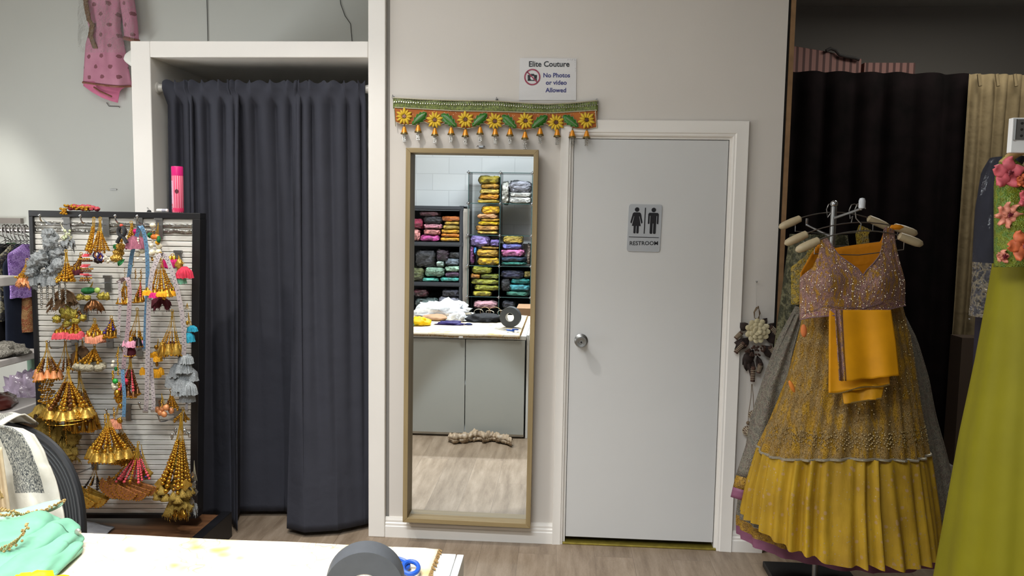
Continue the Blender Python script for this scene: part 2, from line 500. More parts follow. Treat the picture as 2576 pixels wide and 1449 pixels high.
# ---- restroom door
door = bpy.data.objects.new('door_1', None); C.objects.link(door); door.location = (DX0, W, 0); door['base'] = [DX0, W, 0]; door['kind'] = 'structure'
obj('door_panel', MB().box(DX0, DX1, W + .004, W + .042, DZ0, DZ1), DOORM, door, bevel=.002)
kp = at(1462, 859, W - .03); kz = kp.z; kx = kp.x
kn = MB(); kn.lathe([(.0005, -.0), (.034, 0), (.034, .004), (.026, .010), (.013, .014), (.012, .034), (.020, .040), (.0265, .050), (.0265, .058), (.022, .0655), (.012, .064), (.011, .062), (.0005, .062)], (0, 0, 0), 28, 'Y')
kn2 = MB().add([Vector((p.x + kx, W + .004 - p.y, p.z + kz)) for p in kn.v], kn.f)
k_o = obj('door_knob', kn2, STEEL, door); k_o['label'] = 'round brushed steel knob'
obj('keyhole', MB().lathe([(.0005, 0), (.0045, 0), (.0045, .002), (.0005, .002)], (kx, W - .0595, kz), 12, 'Y'), DARK, k_o)

# ================================================================== FITTING ROOM
FX0, FX1, FZ0, FZ1 = -2.202, -2.100, 2.452, 2.532
fr = thing('fitting_room_frame', 'white boxed fitting room surround left of the white post, open above a dark curtain', 'fitting room', (FX0, W, 0))
obj('side_panel', MB().box(FX0, FX1, W - .02, YB, 0, FZ1), WHITE, fr, bevel=.004)
obj('header', MB().box(FX1, -.984, W - .02, YB, FZ0, FZ1), WHITE, fr, bevel=.004)
# tension rod
RY = W + .050
rz = at(400, 222, RY).z
rod = thing('curtain_rod', 'white tension rod carrying the dark fitting room curtain', 'curtain rod', (FX1, RY, rz))
WROD = mat('rod_white', '#c9c6bf', .35, .2)
obj('rod_tube', MB().tube([(FX1 + .004, RY, rz), (-.984, RY, rz)], .0125, 14), WROD, rod)
obj('end_cap', MB().lathe([(.001, 0), (.030, 0), (.030, .006), (.022, .012), (.018, .045), (.001, .045)], (FX1 + .0, RY, rz), 18, 'X'), WROD, rod)
obj('end_cap', MB().lathe([(.001, -.03), (.020, -.03), (.024, -.005), (.024, 0), (.001, 0)], (-.984, RY, rz), 18, 'X'), WROD, rod)

# dark curtain : two panels, pleated on the rod, loose at the floor
def spl(keys, s):                                    # smooth interpolation of tuples keyed by s
    for i in range(len(keys) - 1):
        a, b = keys[i], keys[i + 1]
        if s <= b[0] or i == len(keys) - 2:
            t = (s - a[0]) / (b[0] - a[0]); t = max(0, min(1, t)); t = t * t * (3 - 2 * t)
            return [a[k] + (b[k] - a[k]) * t for k in range(1, len(a))]
CURT = NT('charcoal_curtain')
v = CURT.mapping(scale=(1, 1, 1))
wvx = CURT.noise(CURT.mapping(scale=(700, 700, 60)), 1, 2); wvz = CURT.noise(CURT.mapping(scale=(60, 60, 700)), 1, 2)
wsum = CURT.math('ADD', wvx, wvz)
CURT.set(Base_Color=CURT.ramp(wsum, [(.35, lin('#292a31')), (.65, lin('#3a3b43'))]), Roughness=.9)
CURT.b.inputs['Specular IOR Level'].default_value = .2
CURT.bump(CURT.math('ADD', CURT.math('MULTIPLY', wsum, .03), CURT.noise(v, 7, 3)), .3, .03)
CURT = CURT.m
def curtain_panel(name, top, bot, zt, zb, pleats, seed, nu=150, nv=60):
    # top: (s, px, ) bot: (s, px, Y) bottom plan ; zb(s) floor clearance
    def fn(u, v):
        tp = spl(top, u)[0]; bp = spl(bot, u)
        ph = u * pleats * 2 * PI + 1.3 * nz(u * 9 + seed, .5)
        amp = .020 * (1 + .5 * nz(u * 14, seed))
        yt = RY + amp * math.sin(ph) - .004
        t = v
        k = t ** .8
        pb = at(bp[0], 1330, bp[1])
        pt = at(tp, 240, yt)
        z = zt + (zb(u) - zt) * t
        Y = yt + (bp[1] - yt) * k + .012 * (1 - k) * k * math.sin(ph * .5 + seed) + .008 * k * nz(u * 22 + seed, t * 3)
        X = pt.x + (pb.x - pt.x) * (t ** 1.1) + .006 * math.cos(ph) * (1 - t)
        if t < .02: Y += 0
        dz = abs(z - rz)
        if dz < .06:                                 # the pocket runs in front of the rod
            k2 = min(1, (.06 - dz) / .03); k2 = k2 * k2 * (3 - 2 * k2)
            Y = Y * (1 - k2) + k2 * (RY - .018 - amp * .55 * (1 + math.sin(ph)))
        if t == 0: z += .008 * math.sin(ph * 1.7 + seed)
        return Vector((X, Y, z))
    return MB().grid(fn, nu, nv)
cur = thing('fitting_room_curtain', 'charcoal fabric curtain gathered on the white rod, closing the fitting room', 'curtain', (-1.5, RY, 0))
top_l = [(0, 421), (.35, 480), (1, 600)]
bot_l = [(0, 428, 3.99), (.2, 466, 4.05), (.4, 500, 3.93), (.6, 540, 4.02), (.8, 583, 3.93), (.9, 590, 3.88), (1, 597, 3.84)]
obj('curtain_panel', curtain_panel('l', top_l, bot_l, rz + .032, lambda u: .05 - .035 * u, 7, 2.2, 110), CURT, cur, thick=.003, angle=180)
top_r = [(0, 585), (.5, 750), (1, 917)]
bot_r = [(0, 592, 3.90), (.07, 604, 4.06), (.33, 716, 4.09), (.40, 752, 4.03), (.47, 722, 3.86), (.56, 765, 3.815), (.75, 850, 3.86), (.9, 915, 3.95), (1, 938, 3.99)]
obj('curtain_panel', curtain_panel('r', top_r, bot_r, rz + .032, lambda u: .03, 11, 5.1, 190), CURT, cur, thick=.003, angle=180)
# ================================================================== TALL MIRROR
FY = 3.800                                            # front of the frame
def wood(name, a, b, axis=2, rough=.5, scale=3):
    N = NT(name); sc = [38, 38, 38]; sc[axis] = 1.6
    f = N.noise(N.mapping(scale=sc), scale * .33, 4, .6)
    N.set(Base_Color=N.ramp(f, [(.3, lin(a)), (.7, lin(b))]), Roughness=rough)
    return N.m
OAKV = wood('oak_upright', '#86734f', '#a08c64'); OAKH = wood('oak_rail', '#86734f', '#a08c64', 0)
mc = [at(1021, 371.5, FY), at(1355, 376.7, FY), at(1334, 1329.6, FY), at(1012.7, 1313.8, FY)]   # outer corners
mi = thing('tall_mirror', 'tall oak framed mirror standing against the wall between white post and restroom door', 'mirror', (mc[3].x, W - .03, mc[3].z))
FWD = .0235
def inset(k):
    cx = sum((p for p in mc), Vector()) / 4
    out = []
    for i, p in enumerate(mc):
        nx, pv = mc[(i + 1) % 4], mc[(i - 1) % 4]
        a = (nx - p).normalized(); b = (pv - p).normalized()
        out.append(p + (a + b) * k)
    return out
mo, mn = mc, inset(FWD)
def bar(i):
    j = (i + 1) % 4; B = W - .024
    vs = [mo[i], mo[j], mn[j], mn[i]]
    vs = vs + [Vector((p.x, B, p.z)) for p in vs]
    return MB().add(vs, [(0, 1, 2, 3), (7, 6, 5, 4), (0, 4, 5, 1), (1, 5, 6, 2), (2, 6, 7, 3), (3, 7, 4, 0)])
for i, (nm, m_) in enumerate((('top_rail', OAKH), ('right_stile', OAKV), ('bottom_rail', OAKH), ('left_stile', OAKV))):
    obj(nm, bar(i), m_, mi, smooth=False, bevel=.0015)
GLASSM = mat('mirror_silver', '#f0f4f3', .0, 1.0)
vs = [Vector((p.x, YM, p.z)) for p in inset(FWD - .004)]
gp = MB().add(vs + [p + Vector((0, .002, 0)) for p in vs], [(0, 1, 2, 3), (7, 6, 5, 4), (0, 4, 5, 1), (1, 5, 6, 2), (2, 6, 7, 3), (3, 7, 4, 0)])
obj('mirror_glass', gp, GLASSM, mi, smooth=False)
# little metal clip above the frame
cp = at(1210, 369, W - .01)
c1 = MB().box(cp.x - .012, cp.x + .012, W - .014, W - .001, cp.z - .004, cp.z + .004)
for sx in (-1, 1):
    c1.tube([(cp.x + sx * .010, W - .012, cp.z), (cp.x + sx * .016, W - .018, cp.z + .004), (cp.x + sx * .020, W - .016, cp.z - .002)], .0022, 6)
solo('wall_clip', c1, CHROME, 'small chrome picture clip on the wall just above the oak mirror', 'clip', (cp.x, W, cp.z))

# ================================================================== COUNTER (seen directly at the bottom and again in the mirror)
CH = .79                                              # worktop height
CFY = 1.955                                           # front of the doors
CXR = m8(1222, 500, CFY).x                            # right end
seam = m8(648, 800, CFY).x
CBY = .74
GREYD = mat('grey_cabinet_door', '#b3b5b0', .45, var=.02, vscale=2)
LAM = mat('white_laminate', '#e4e4e2', .35)
dw = CXR - seam
fz = .012
x = CXR; k = 0
places = ['right end of the counter, under the roll', 'counter beside the right end cabinet', 'counter under the green cloth']
for x1 in (CXR, CXR - 2 * dw - .004):
    x0 = x1 - 2 * dw
    cab = thing('counter_cabinet', ('grey two door cabinet at the right end of the counter, facing the mirror', 'grey two door cabinet at the left end of the counter, below the green cloth')[k], 'cabinet', ((x0 + x1) / 2, CFY, 0))
    b = MB(); b.box(x0, x0 + .018, CBY, CFY - .02, 0.012, CH - .03); b.box(x1 - .018, x1, CBY, CFY - .02, 0.012, CH - .03)
    b.box(x0 + .018, x1 - .018, CBY, CBY + .018, .012, CH - .03); b.box(x0 + .018, x1 - .018, CBY + .018, CFY - .02, .012, .05)
    b.box(x0 + .018, x1 - .018, CBY + .018, CFY - .022, .40, .416)
    b.box(x0 + .01, x1 - .01, CBY + .05, CFY - .05, 0, .012)
    obj('carcass', b, LAM, cab, smooth=False)
    for a0, a1 in ((x0, x0 + dw - .003), (x0 + dw + .003, x1)):
        obj('door', MB().box(a0, a1, CFY - .018, CFY, fz + .02, CH - .034), GREYD, cab, smooth=False, bevel=.0015)
    if k == 0:
        q = m8(612, 412, CFY)
        o = obj('bumper', MB().box(q.x - .016, q.x + .016, CFY, CFY + .026, q.z - .006, q.z + .007), LAM, cab, bevel=.002); o['label'] = 'small white plastic door stop'
    k += 1
CXL = CXR - 4 * dw - .004
solo('counter_worktop', MB().box(CXL - .01, CXR + .008, CBY - .01, CFY - .004, CH - .03, CH), LAM,
     'white laminate counter top across both grey cabinets, mostly under the floral cloth', 'counter top', ((CXL + CXR) / 2, 1.35, CH - .03), smooth=False, bevel=.003)
# tall white end panel standing slightly proud at the right end
ep = m8(1237, 212, .78)
solo('end_panel', MB().box(CXR + .012, CXR + .030, CBY - .01, CFY - .02, 0, CH + .006), LAM,
     'white end panel closing the right side of the counter', 'panel', (CXR + .02, 1.35, 0), smooth=False, bevel=.002)

# floral cloth on the counter
N = NT('floral_cloth'); v = N.mapping()
n1 = N.noise(v, 5.5, 3, .55); wv = N.n('VectorMath', operation='ADD'); 
dn = N.n('TexNoise', ins={'Scale': 9.0, 'Detail': 2.0}); N.l(v, dn.inputs['Vector'])
N.l(v, wv.inputs[0]); scv = N.n('VectorMath', operation='SCALE'); N.l(dn.outputs['Color'], scv.inputs[0]); scv.inputs['Scale'].default_value = .12; N.l(scv.outputs[0], wv.inputs[1])
pet = N.voronoi(wv.outputs[0], 13); 
gold = N.ramp(pet, [(.0, lin('#b98a3a')), (.18, lin('#d2a04c')), (.38, lin('#dcbd7c')), (.55, lin('#d6c8ac'))])
mask = N.ramp(n1, [(.50, (0, 0, 0, 1)), (.62, (1, 1, 1, 1))])
base = N.mix(mask, lin('#d9cdb8'), gold)
ln = N.voronoi(wv.outputs[0], 17, feature='DISTANCE_TO_EDGE')
lmask = N.math('MULTIPLY', N.math('LESS_THAN', ln, .018), N.math('GREATER_THAN', N.noise(v, 6.5, 2), .53))
base = N.mix(N.math('MULTIPLY', lmask, .55), base, lin('#7e6a52'))
N.set(Base_Color=base, Roughness=.75); N.bump(N.noise(v, 12, 3), .15, .02)
FLORAL = N.m
tl = [atz(170, 1336, CH + .012), atz(720, 1366, CH + .012), atz(1128, 1405, CH + .012)]
kxr = m8(1190, 330, 1.75).x
def cloth_fn(u, vv):
    X = CXL + .02 + (kxr - CXL - .02) * u
    # front edge hangs just over the counter front, scalloped
    Yf = CFY + .006 + .004 * nz(X * 5, 3.3) ; Yb = CBY + .03 + .03 * nz(X * 3, 9.1)
    if vv > .93:
        t = (vv - .93) / .07; Y = Yf + .004 * t; Z = CH + .007 - t * (.016 + .010 * nz(X * 6, 1.2))
    else:
        Y = Yb + (Yf - Yb) * vv / .93
        Z = CH + .007 + .003 * max(0, nz(X * 4, Y * 4))
    if u > .985: Z -= .002
    return Vector((X, Y, Z))
tc = thing('table_cloth', 'cream and gold floral cloth spread over the white counter, fringed edge', 'tablecloth', ((CXL + CXR) / 2, 1.35, CH))
obj('cloth', MB().grid(cloth_fn, 90, 40), FLORAL, tc, thick=.006, angle=180)
FRINGE = mat('gold_fringe', '#86683a', .8, var=.3, vscale=120)
fm = MB(); random.seed(5)
for i in range(330):
    u = i / 330; p = cloth_fn(u, 1.0); fm.tube([p + Vector((0, .003, .004)), p + Vector((random.uniform(-.005, .005), .005, -.003 - random.random() * .006))], .0022, 4)
for i in range(130):
    p = cloth_fn(1.0, .93 * i / 130); fm.tube([p + Vector((-.002, 0, .004)), p + Vector((.005 + .004 * random.random(), random.uniform(-.004, .004), -.001))], .0026, 4)
obj('fringe', fm, FRINGE, tc)

# roll of black elastic standing on edge, scissors
rb = mirz(1284, 824, CH + .01)
RR = .083
DGREY = mat('dark_elastic', '#45474a', .55, var=.06, vscale=40, bump=.25, bscale=400, bdist=.001)
rl = thing('elastic_roll', 'large dark grey roll of elastic standing on edge on the floral cloth', 'roll', (rb.x, rb.y, CH + .012))
rc = Vector((rb.x, rb.y + .0, CH + .0125 + RR))
rp = MB().lathe([(.036, -.030), (RR, -.030), (RR, .030), (.036, .030), (.036, -.030)], (0, 0, 0), 48, 'Y', cap=False)
ya = rad(10)
def turn(vs, a, c): return [Vector((p.x * math.cos(a) - p.y * math.sin(a), p.x * math.sin(a) + p.y * math.cos(a), p.z)) + c for p in vs]
obj('elastic', MB().add(turn(rp.v, ya, rc), rp.f), DGREY, rl)
co = MB().lathe([(.033, -.028), (.0355, -.028), (.0355, .028), (.033, .028), (.033, -.028)], (0, 0, 0), 36, 'Y', cap=False)
o = obj('core', MB().add(turn(co.v, ya, rc), co.f), mat('white_core', '#d9d7d2', .6), rl); o['label'] = 'white cardboard core'
sp = atz(1012, 1436, CH + .02)
sx = thing('scissors', 'scissors with blue plastic handles lying behind the elastic roll on the counter', 'scissors', (sp.x, sp.y, CH + .011))
BLUE = mat('blue_plastic', '#1f4fa8', .35)
for k, (ox, oy, ew, eh, an) in enumerate(((-.016, .030, .020, .028, 60), (.020, .002, .019, .026, 15))):
    c0 = Vector((sp.x + ox, sp.y + oy, CH + .024 + .004 * k)); ca, sa = math.cos(rad(an)), math.sin(rad(an))
    lp = []
    for i in range(21):
        w = 2 * PI * i / 20; a, b2 = ew * math.cos(w), eh * math.sin(w)
        lp.append(c0 + Vector((a * ca - b2 * sa, a * sa + b2 * ca, .004 * math.sin(w))))
    obj('handle', MB().tube(lp, .0058, 8, cap=False), BLUE, sx)
pv = Vector((sp.x - .03, sp.y - .035, CH + .0195))
for k, d in enumerate((Vector((-.125, -.055, 0)), Vector((-.115, -.082, 0)))):
    n_ = Vector((-d.y, d.x, 0)).normalized()
    pl = [pv - d * .25 + n_ * .005, pv + d * .1 + n_ * .008, pv + d, pv + d * .1 - n_ * .006, pv - d * .25 - n_ * .005]
    obj('blade', MB().prism([(p.x, p.y) for p in pl], lambda a, b, t, k=k: Vector((a, b, CH + .0155 + k * .0035 + t)), .003), STEEL, sx, smooth=False)

# things lying on the cloth, seen in the mirror
def heap(mb, c, sx, sy, sz, seed, nu=28, nv=14, jit=.35, freq=2.2, flat=.15):
    """crumpled soft heap lying on height c.z"""
    c = Vector(c)
    def fn(u, v):
        t = 2 * PI * u; p = PI * v
        d = Vector((math.sin(p) * math.cos(t), math.sin(p) * math.sin(t), math.cos(p)))
        k = 1 + jit * noise.fractal(d * freq + Vector((seed, seed * .7, 0)), 1.0, 2.0, 3)
        z = d.z * k
        z = z * sz if z > 0 else z * sz * flat
        return c + Vector((d.x * k * sx, d.y * k * sy, z + flat * sz))
    return mb.grid(fn, nu, nv, closed=True)
TZ = CH + .012
def cloth_heap(name, label, cat, z0, z1, zx0, zx1, m_, sy, seed, H=None, jit=.35, freq=2.2):
    p0 = mirz(1000 + zx0 / 3.813, 740 + z1 / 3.813, TZ); p1 = mirz(1000 + zx1 / 3.813, 740 + z1 / 3.813, TZ)
    c = (p0 + p1) / 2; c.y -= sy * .8; c.z = TZ
    s = (2 * YM - c.y) / FPX
    h = H or max(.012, (z1 - z0) / 3.813 * s * .9)
    return solo(name, heap(MB(), c, abs(p1.x - p0.x) / 2, sy, h, seed, jit=jit, freq=freq), m_, label, cat, (c.x, c.y, TZ), angle=180)
cloth_heap('folded_garment', 'bright yellow garment with teal edge on the counter, left in the mirror', 'garment', 228, 305, 60, 312, cloth('yellow_silk', '#e8bb12', .45), .08, 3.1, H=.055)
cloth_heap('folded_garment', 'flat tan and brown folded fabric on the counter behind the yellow garment', 'fabric', 205, 255, 205, 475, cloth('tan_fold', '#9d7a5c', .7), .11, 7.7, jit=.15)
cloth_heap('plastic_sheeting', 'big crumpled heap of white clear plastic on the counter, left in the mirror', 'plastic bag', 118, 220, 110, 690, mat('white_plastic_heap', '#e6e8ec', .25, bump=.6, bscale=18, bdist=.03), .20, 12.2, H=.10, jit=.5, freq=3)
cloth_heap('plastic_sheeting', 'small crumpled white plastic bag in front of the black folded cloth', 'plastic bag', 190, 265, 470, 660, mat('white_plastic_bag', '#e9ebee', .25, bump=.6, bscale=24, bdist=.02), .09, 15.2, jit=.5, freq=3)
cloth_heap('folded_garment', 'black folded trousers on the counter left of the elastic roll', 'garment', 188, 270, 632, 1010, cloth('black_fold', '#1d1d20', .8), .13, 21.4, H=.055, jit=.4, freq=3)
cloth_heap('cloth_scrap', 'deep purple cloth scrap at the front of the counter in the mirror', 'fabric', 265, 298, 365, 630, cloth('purple_scrap', '#2c2260', .7), .045, 25.4, jit=.5)
cloth_heap('cloth_scrap', 'tiny navy cloth scrap at the front of the counter, right of the purple one', 'fabric', 280, 297, 640, 715, cloth('navy_scrap', '#20285c', .7), .025, 27.4, jit=.3)
# tan strap loop (wedge sandals) on the black cloth
q = mirz(1000 + 880 / 3.813, 740 + 205 / 3.813, TZ + .05)
q.y -= .10
sdl = thing('strap_bundle', 'bundle of pale tan looped straps lying on the black folded cloth', 'straps', (q.x, q.y, TZ + .05))
TAN = mat('tan_leather', '#a98a64', .5); CREAMM = mat('cream_strap', '#d8cdb9', .5)
for k, (ox, rr, tl_, m_) in enumerate(((-.10, .030, .9, CREAMM), (-.045, .036, 1.2, TAN), (.035, .042, 1.0, TAN), (.095, .026, .8, CREAMM), (-.005, .028, .5, CREAMM))):
    pts = []
    for i in range(17):
        w = PI * 1.25 * i / 16 - .4
        pts.append(Vector((q.x + ox + rr * 1.25 * math.cos(w), q.y + .03 * math.sin(k * 2.1 + i * .12), TZ + .055 + rr * tl_ * max(-.3, math.sin(w)) + .012)))
    obj('strap', MB().ribbon(pts, .016, .003, Vector((0, 1, 0))), m_, sdl)

# crumpled ribbon of brown wrapping on the floor in front of the cabinet doors
WRAP = mat('brown_wrapping', '#a8947c', .45, var=.2, vscale=25, bump=.5, bscale=40, bdist=.01)
pts = [(490, 1385), (545, 1405), (620, 1400), (700, 1390), (780, 1355), (830, 1395), (900, 1375), (960, 1395), (1050, 1410), (1095, 1440)]
path = []
for zx, zy in pts:
    p = mirz(1000 + zx / 3.813, 740 + zy / 3.813, .02); path.append(p)
wm = MB()
def wrap_fn(u, v):
    s = u * (len(path) - 1); i = min(int(s), len(path) - 2); f = s - i
    p = path[i].lerp(path[i + 1], f)
    t = 2 * PI * v
    r = (.050 + .022 * nz(u * 12, 2.2)) * (1 - .6 * abs(u - .5) ** 2 * 2)
    k = 1 + .55 * nz(u * 30, math.cos(t) * 1.5, math.sin(t) * 1.5)
    return Vector((p.x + .012 * nz(u * 40, t), max(p.y, CFY + .075) + r * .8 * math.cos(t) * k, max(.002, .035 + r * .75 * math.sin(t) * k)))
solo('wrapping_paper', MB().grid(wrap_fn, 90, 12), WRAP, 'crumpled strip of brown plastic wrapping on the floor against the grey cabinet doors', 'wrapping', (path[4].x, CFY + .08, 0), angle=180, thick=.0015)

# ================================================================== SHELVING BEHIND THE COUNTER
SF, SB = -1.22, -1.58
GE = mat('glass_edge', '#3f5a58', .15, .2); 
Ng = NT('shelf_glass'); tr = Ng.n('BsdfTransparent'); tr.inputs[0].default_value = (.93, .97, .96, 1); gl = Ng.n('BsdfGlossy'); gl.inputs['Roughness'].default_value = .03
mx = Ng.n('MixShader'); frs = Ng.n('Fresnel', ins={'IOR': 1.4}); Ng.l(frs.outputs[0], mx.inputs[0]); Ng.l(tr.outputs[0], mx.inputs[1]); Ng.l(gl.outputs[0], mx.inputs[2]); Ng.l(mx.outputs[0], Ng.out.inputs[0]); Ng.t.nodes.remove(Ng.b)
SGLASS = Ng.m
gx = [m7(z, 500, SF).x for z in (680, 985, 1290)]
gx.append(gx[2] + (gx[2] - gx[1]))
gz = [m7(900, z, SF).z for z in (207, 503, 808, 1103, 1400)]
st = gz[3] - gz[4]
gz += [gz[4] - st, gz[4] - 2 * st]
gcs = thing('glass_cube_shelving', 'glass cube shelving full of folded garments, against the white block wall', 'shelving', ((gx[0] + gx[2]) / 2, SF, 0))
for zi, z in enumerate(gz):
    for xi in range(2):
        obj('glass_shelf', MB().box(gx[xi] + .004, gx[xi + 1] - .004, SB, SF, z - .003, z + .003), SGLASS, gcs, smooth=False)
for xi in range(3):
    for zi in range(len(gz) - 1):
        obj('glass_side', MB().box(gx[xi] - .003, gx[xi] + .003, SB, SF, gz[zi + 1] + .004, gz[zi] - .004), SGLASS, gcs, smooth=False)
em = MB()
for z in gz:
    em.box(gx[0], gx[2], SF - .003, SF + .003, z - .0035, z + .0035); em.box(gx[0], gx[2], SB - .003, SB + .003, z - .003, z + .003)
for xx in gx[:3]:
    em.box(xx - .0035, xx + .0035, SF - .003, SF + .003, gz[-1], gz[0]); em.box(xx - .003, xx + .003, SB - .003, SB + .003, gz[-1], gz[0])
obj('glass_edges', em, GE, gcs, smooth=False)
for xx in gx[:3]:
    for z in gz:
        obj('connector', MB().ball((xx, SF + .004, z), .016, 10, 6).box(xx - .022, xx + .022, SF - .004, SF + .006, z - .005, z + .005).box(xx - .005, xx + .005, SF - .004, SF + .006, z - .022, z + .022), CHROME, gcs)
for xx in gx[:3]:
    for y in (SF, SB): obj('foot', MB().box(xx - .01, xx + .01, y - .01, y + .01, 0, gz[-1]), CHROME, gcs, smooth=False)
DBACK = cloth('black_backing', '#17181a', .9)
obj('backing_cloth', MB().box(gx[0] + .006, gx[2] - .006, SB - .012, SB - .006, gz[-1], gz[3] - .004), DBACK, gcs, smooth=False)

# black plastic shelving unit
BSH = mat('black_resin', '#2a2c31', .45, bump=.15, bscale=200)
bx1 = m7(632, 800, SF).x; bx0 = bx1 - .92
bz = [m7(400, 548, SF).z, m7(400, 895, SF).z, m7(400, 1280, SF).z]
pt = (bz[0] - bz[2]) / 2
bz += [bz[2] - pt, bz[2] - 2 * pt, .04]
bsu = thing('black_shelving', 'black plastic shelving unit of folded garments, left of the glass cubes', 'shelving', ((bx0 + bx1) / 2, SF, 0))
for i, z in enumerate(bz):
    b = MB(); b.box(bx0, bx1, SB, SF, z + .012, z + .026); b.box(bx0, bx1, SF - .03, SF + .004, z - .022, z + .014); b.box(bx0, bx1, SB, SB + .03, z - .022, z + .014)
    b.box(bx0 + .03, bx1 - .03, SF + .004, SF + .009, z - .010, z - .002)
    obj('shelf', b, BSH, bsu, smooth=False, bevel=.002)
for xx in (bx0 + .02, bx1 - .025):
    for y in (SF - .02, SB + .02):
        obj('post', MB().tube([(xx, y, 0), (xx, y, bz[0] + .03)], .026, 12), BSH, bsu)
obj('dark_back_sheet', MB().box(bx0 + .04, bx1 - .05, SB - .012, SB - .006, bz[-1] + .03, bz[0] - .024), DBACK, bsu, smooth=False)  # plain dark sheet added behind the packs
# pale fabric bolt hung between the two units
fb = m7(655, 900, SF)
solo('fabric_strip', MB().grid(lambda u, v: Vector((fb.x - .05 + .085 * u, SF - .02 + .012 * math.sin(u * 7) + .01 * nz(v * 6, u), .3 + (bz[0] - .0 - .3) * v)), 8, 30), mat('beige_strip', '#8d857c', .85, var=.1), 'beige fabric strip hanging between the black shelving and the glass cubes', 'fabric', (fb.x, SF, .3), thick=.004)

def crumple_pack(name, label, zr, col, group, sheet=m7, seed=0, wrap=True, gloss=.5):
    zx0, zx1, zy0, zy1 = zr
    a = sheet(zx0, zy0, SF); b = sheet(zx1, zy1, SF)
    x0, x1, z0, z1 = a.x, b.x, b.z, a.z
    c = Vector(((x0 + x1) / 2, SF - .155, z0)); hx, hy, hz = (x1 - x0) / 2 * .985, .14, (z1 - z0) / 2 * 1.03
    t = thing(name, label, 'folded garment', (c.x, c.y, z0), group)
    def make(k, sd, jit, fq):
        def fn(u, v):
            tt = 2 * PI * u; p = PI * v
            def pw(q, e): return math.copysign(abs(q) ** e, q)
            d = Vector((pw(math.sin(p), .36) * pw(math.cos(tt), .36), pw(math.sin(p), .36) * pw(math.sin(tt), .36), pw(math.cos(p), .62)))
            n1 = noise.fractal(Vector((d.x * hx * 22, d.y * hy * 22, d.z * hz * 40)) + Vector((sd, sd * 1.7, 0)), 1.0, 2.0, 3)
            return Vector((c.x + d.x * hx * k * (1 + jit * .5 * n1), c.y + d.y * hy * k * (1 + jit * n1), z0 + hz * .98 + d.z * hz * k * (1 + jit * 1.3 * n1)))
        return MB().grid(fn, 48, 20, closed=True)
    key = 'pack_' + col
    m_ = bpy.data.materials.get(key)
    if not m_:
        N = NT(key); v = N.mapping(); c_ = lin(col)
        f = N.noise(v, 14, 4, .6)
        N.set(Base_Color=N.ramp(f, [(.3, sc_(c_, .72)), (.5, c_), (.72, sc_(c_, 1.28))]), Roughness=.6)
        N.bump(N.math('ADD', N.noise(N.mapping(scale=(1, 1, 2.2)), 24, 5, .65), N.voronoi(N.mapping(scale=(1, 1, 1.8)), 20)), .7, .02)
        m_ = N.m
    obj('fabric', make(1, seed, .13, 1), m_, t, angle=180)
    if wrap: obj('plastic_wrap', make(1.03, seed + 31, .20, 2), FILM, t, angle=180)
    return t
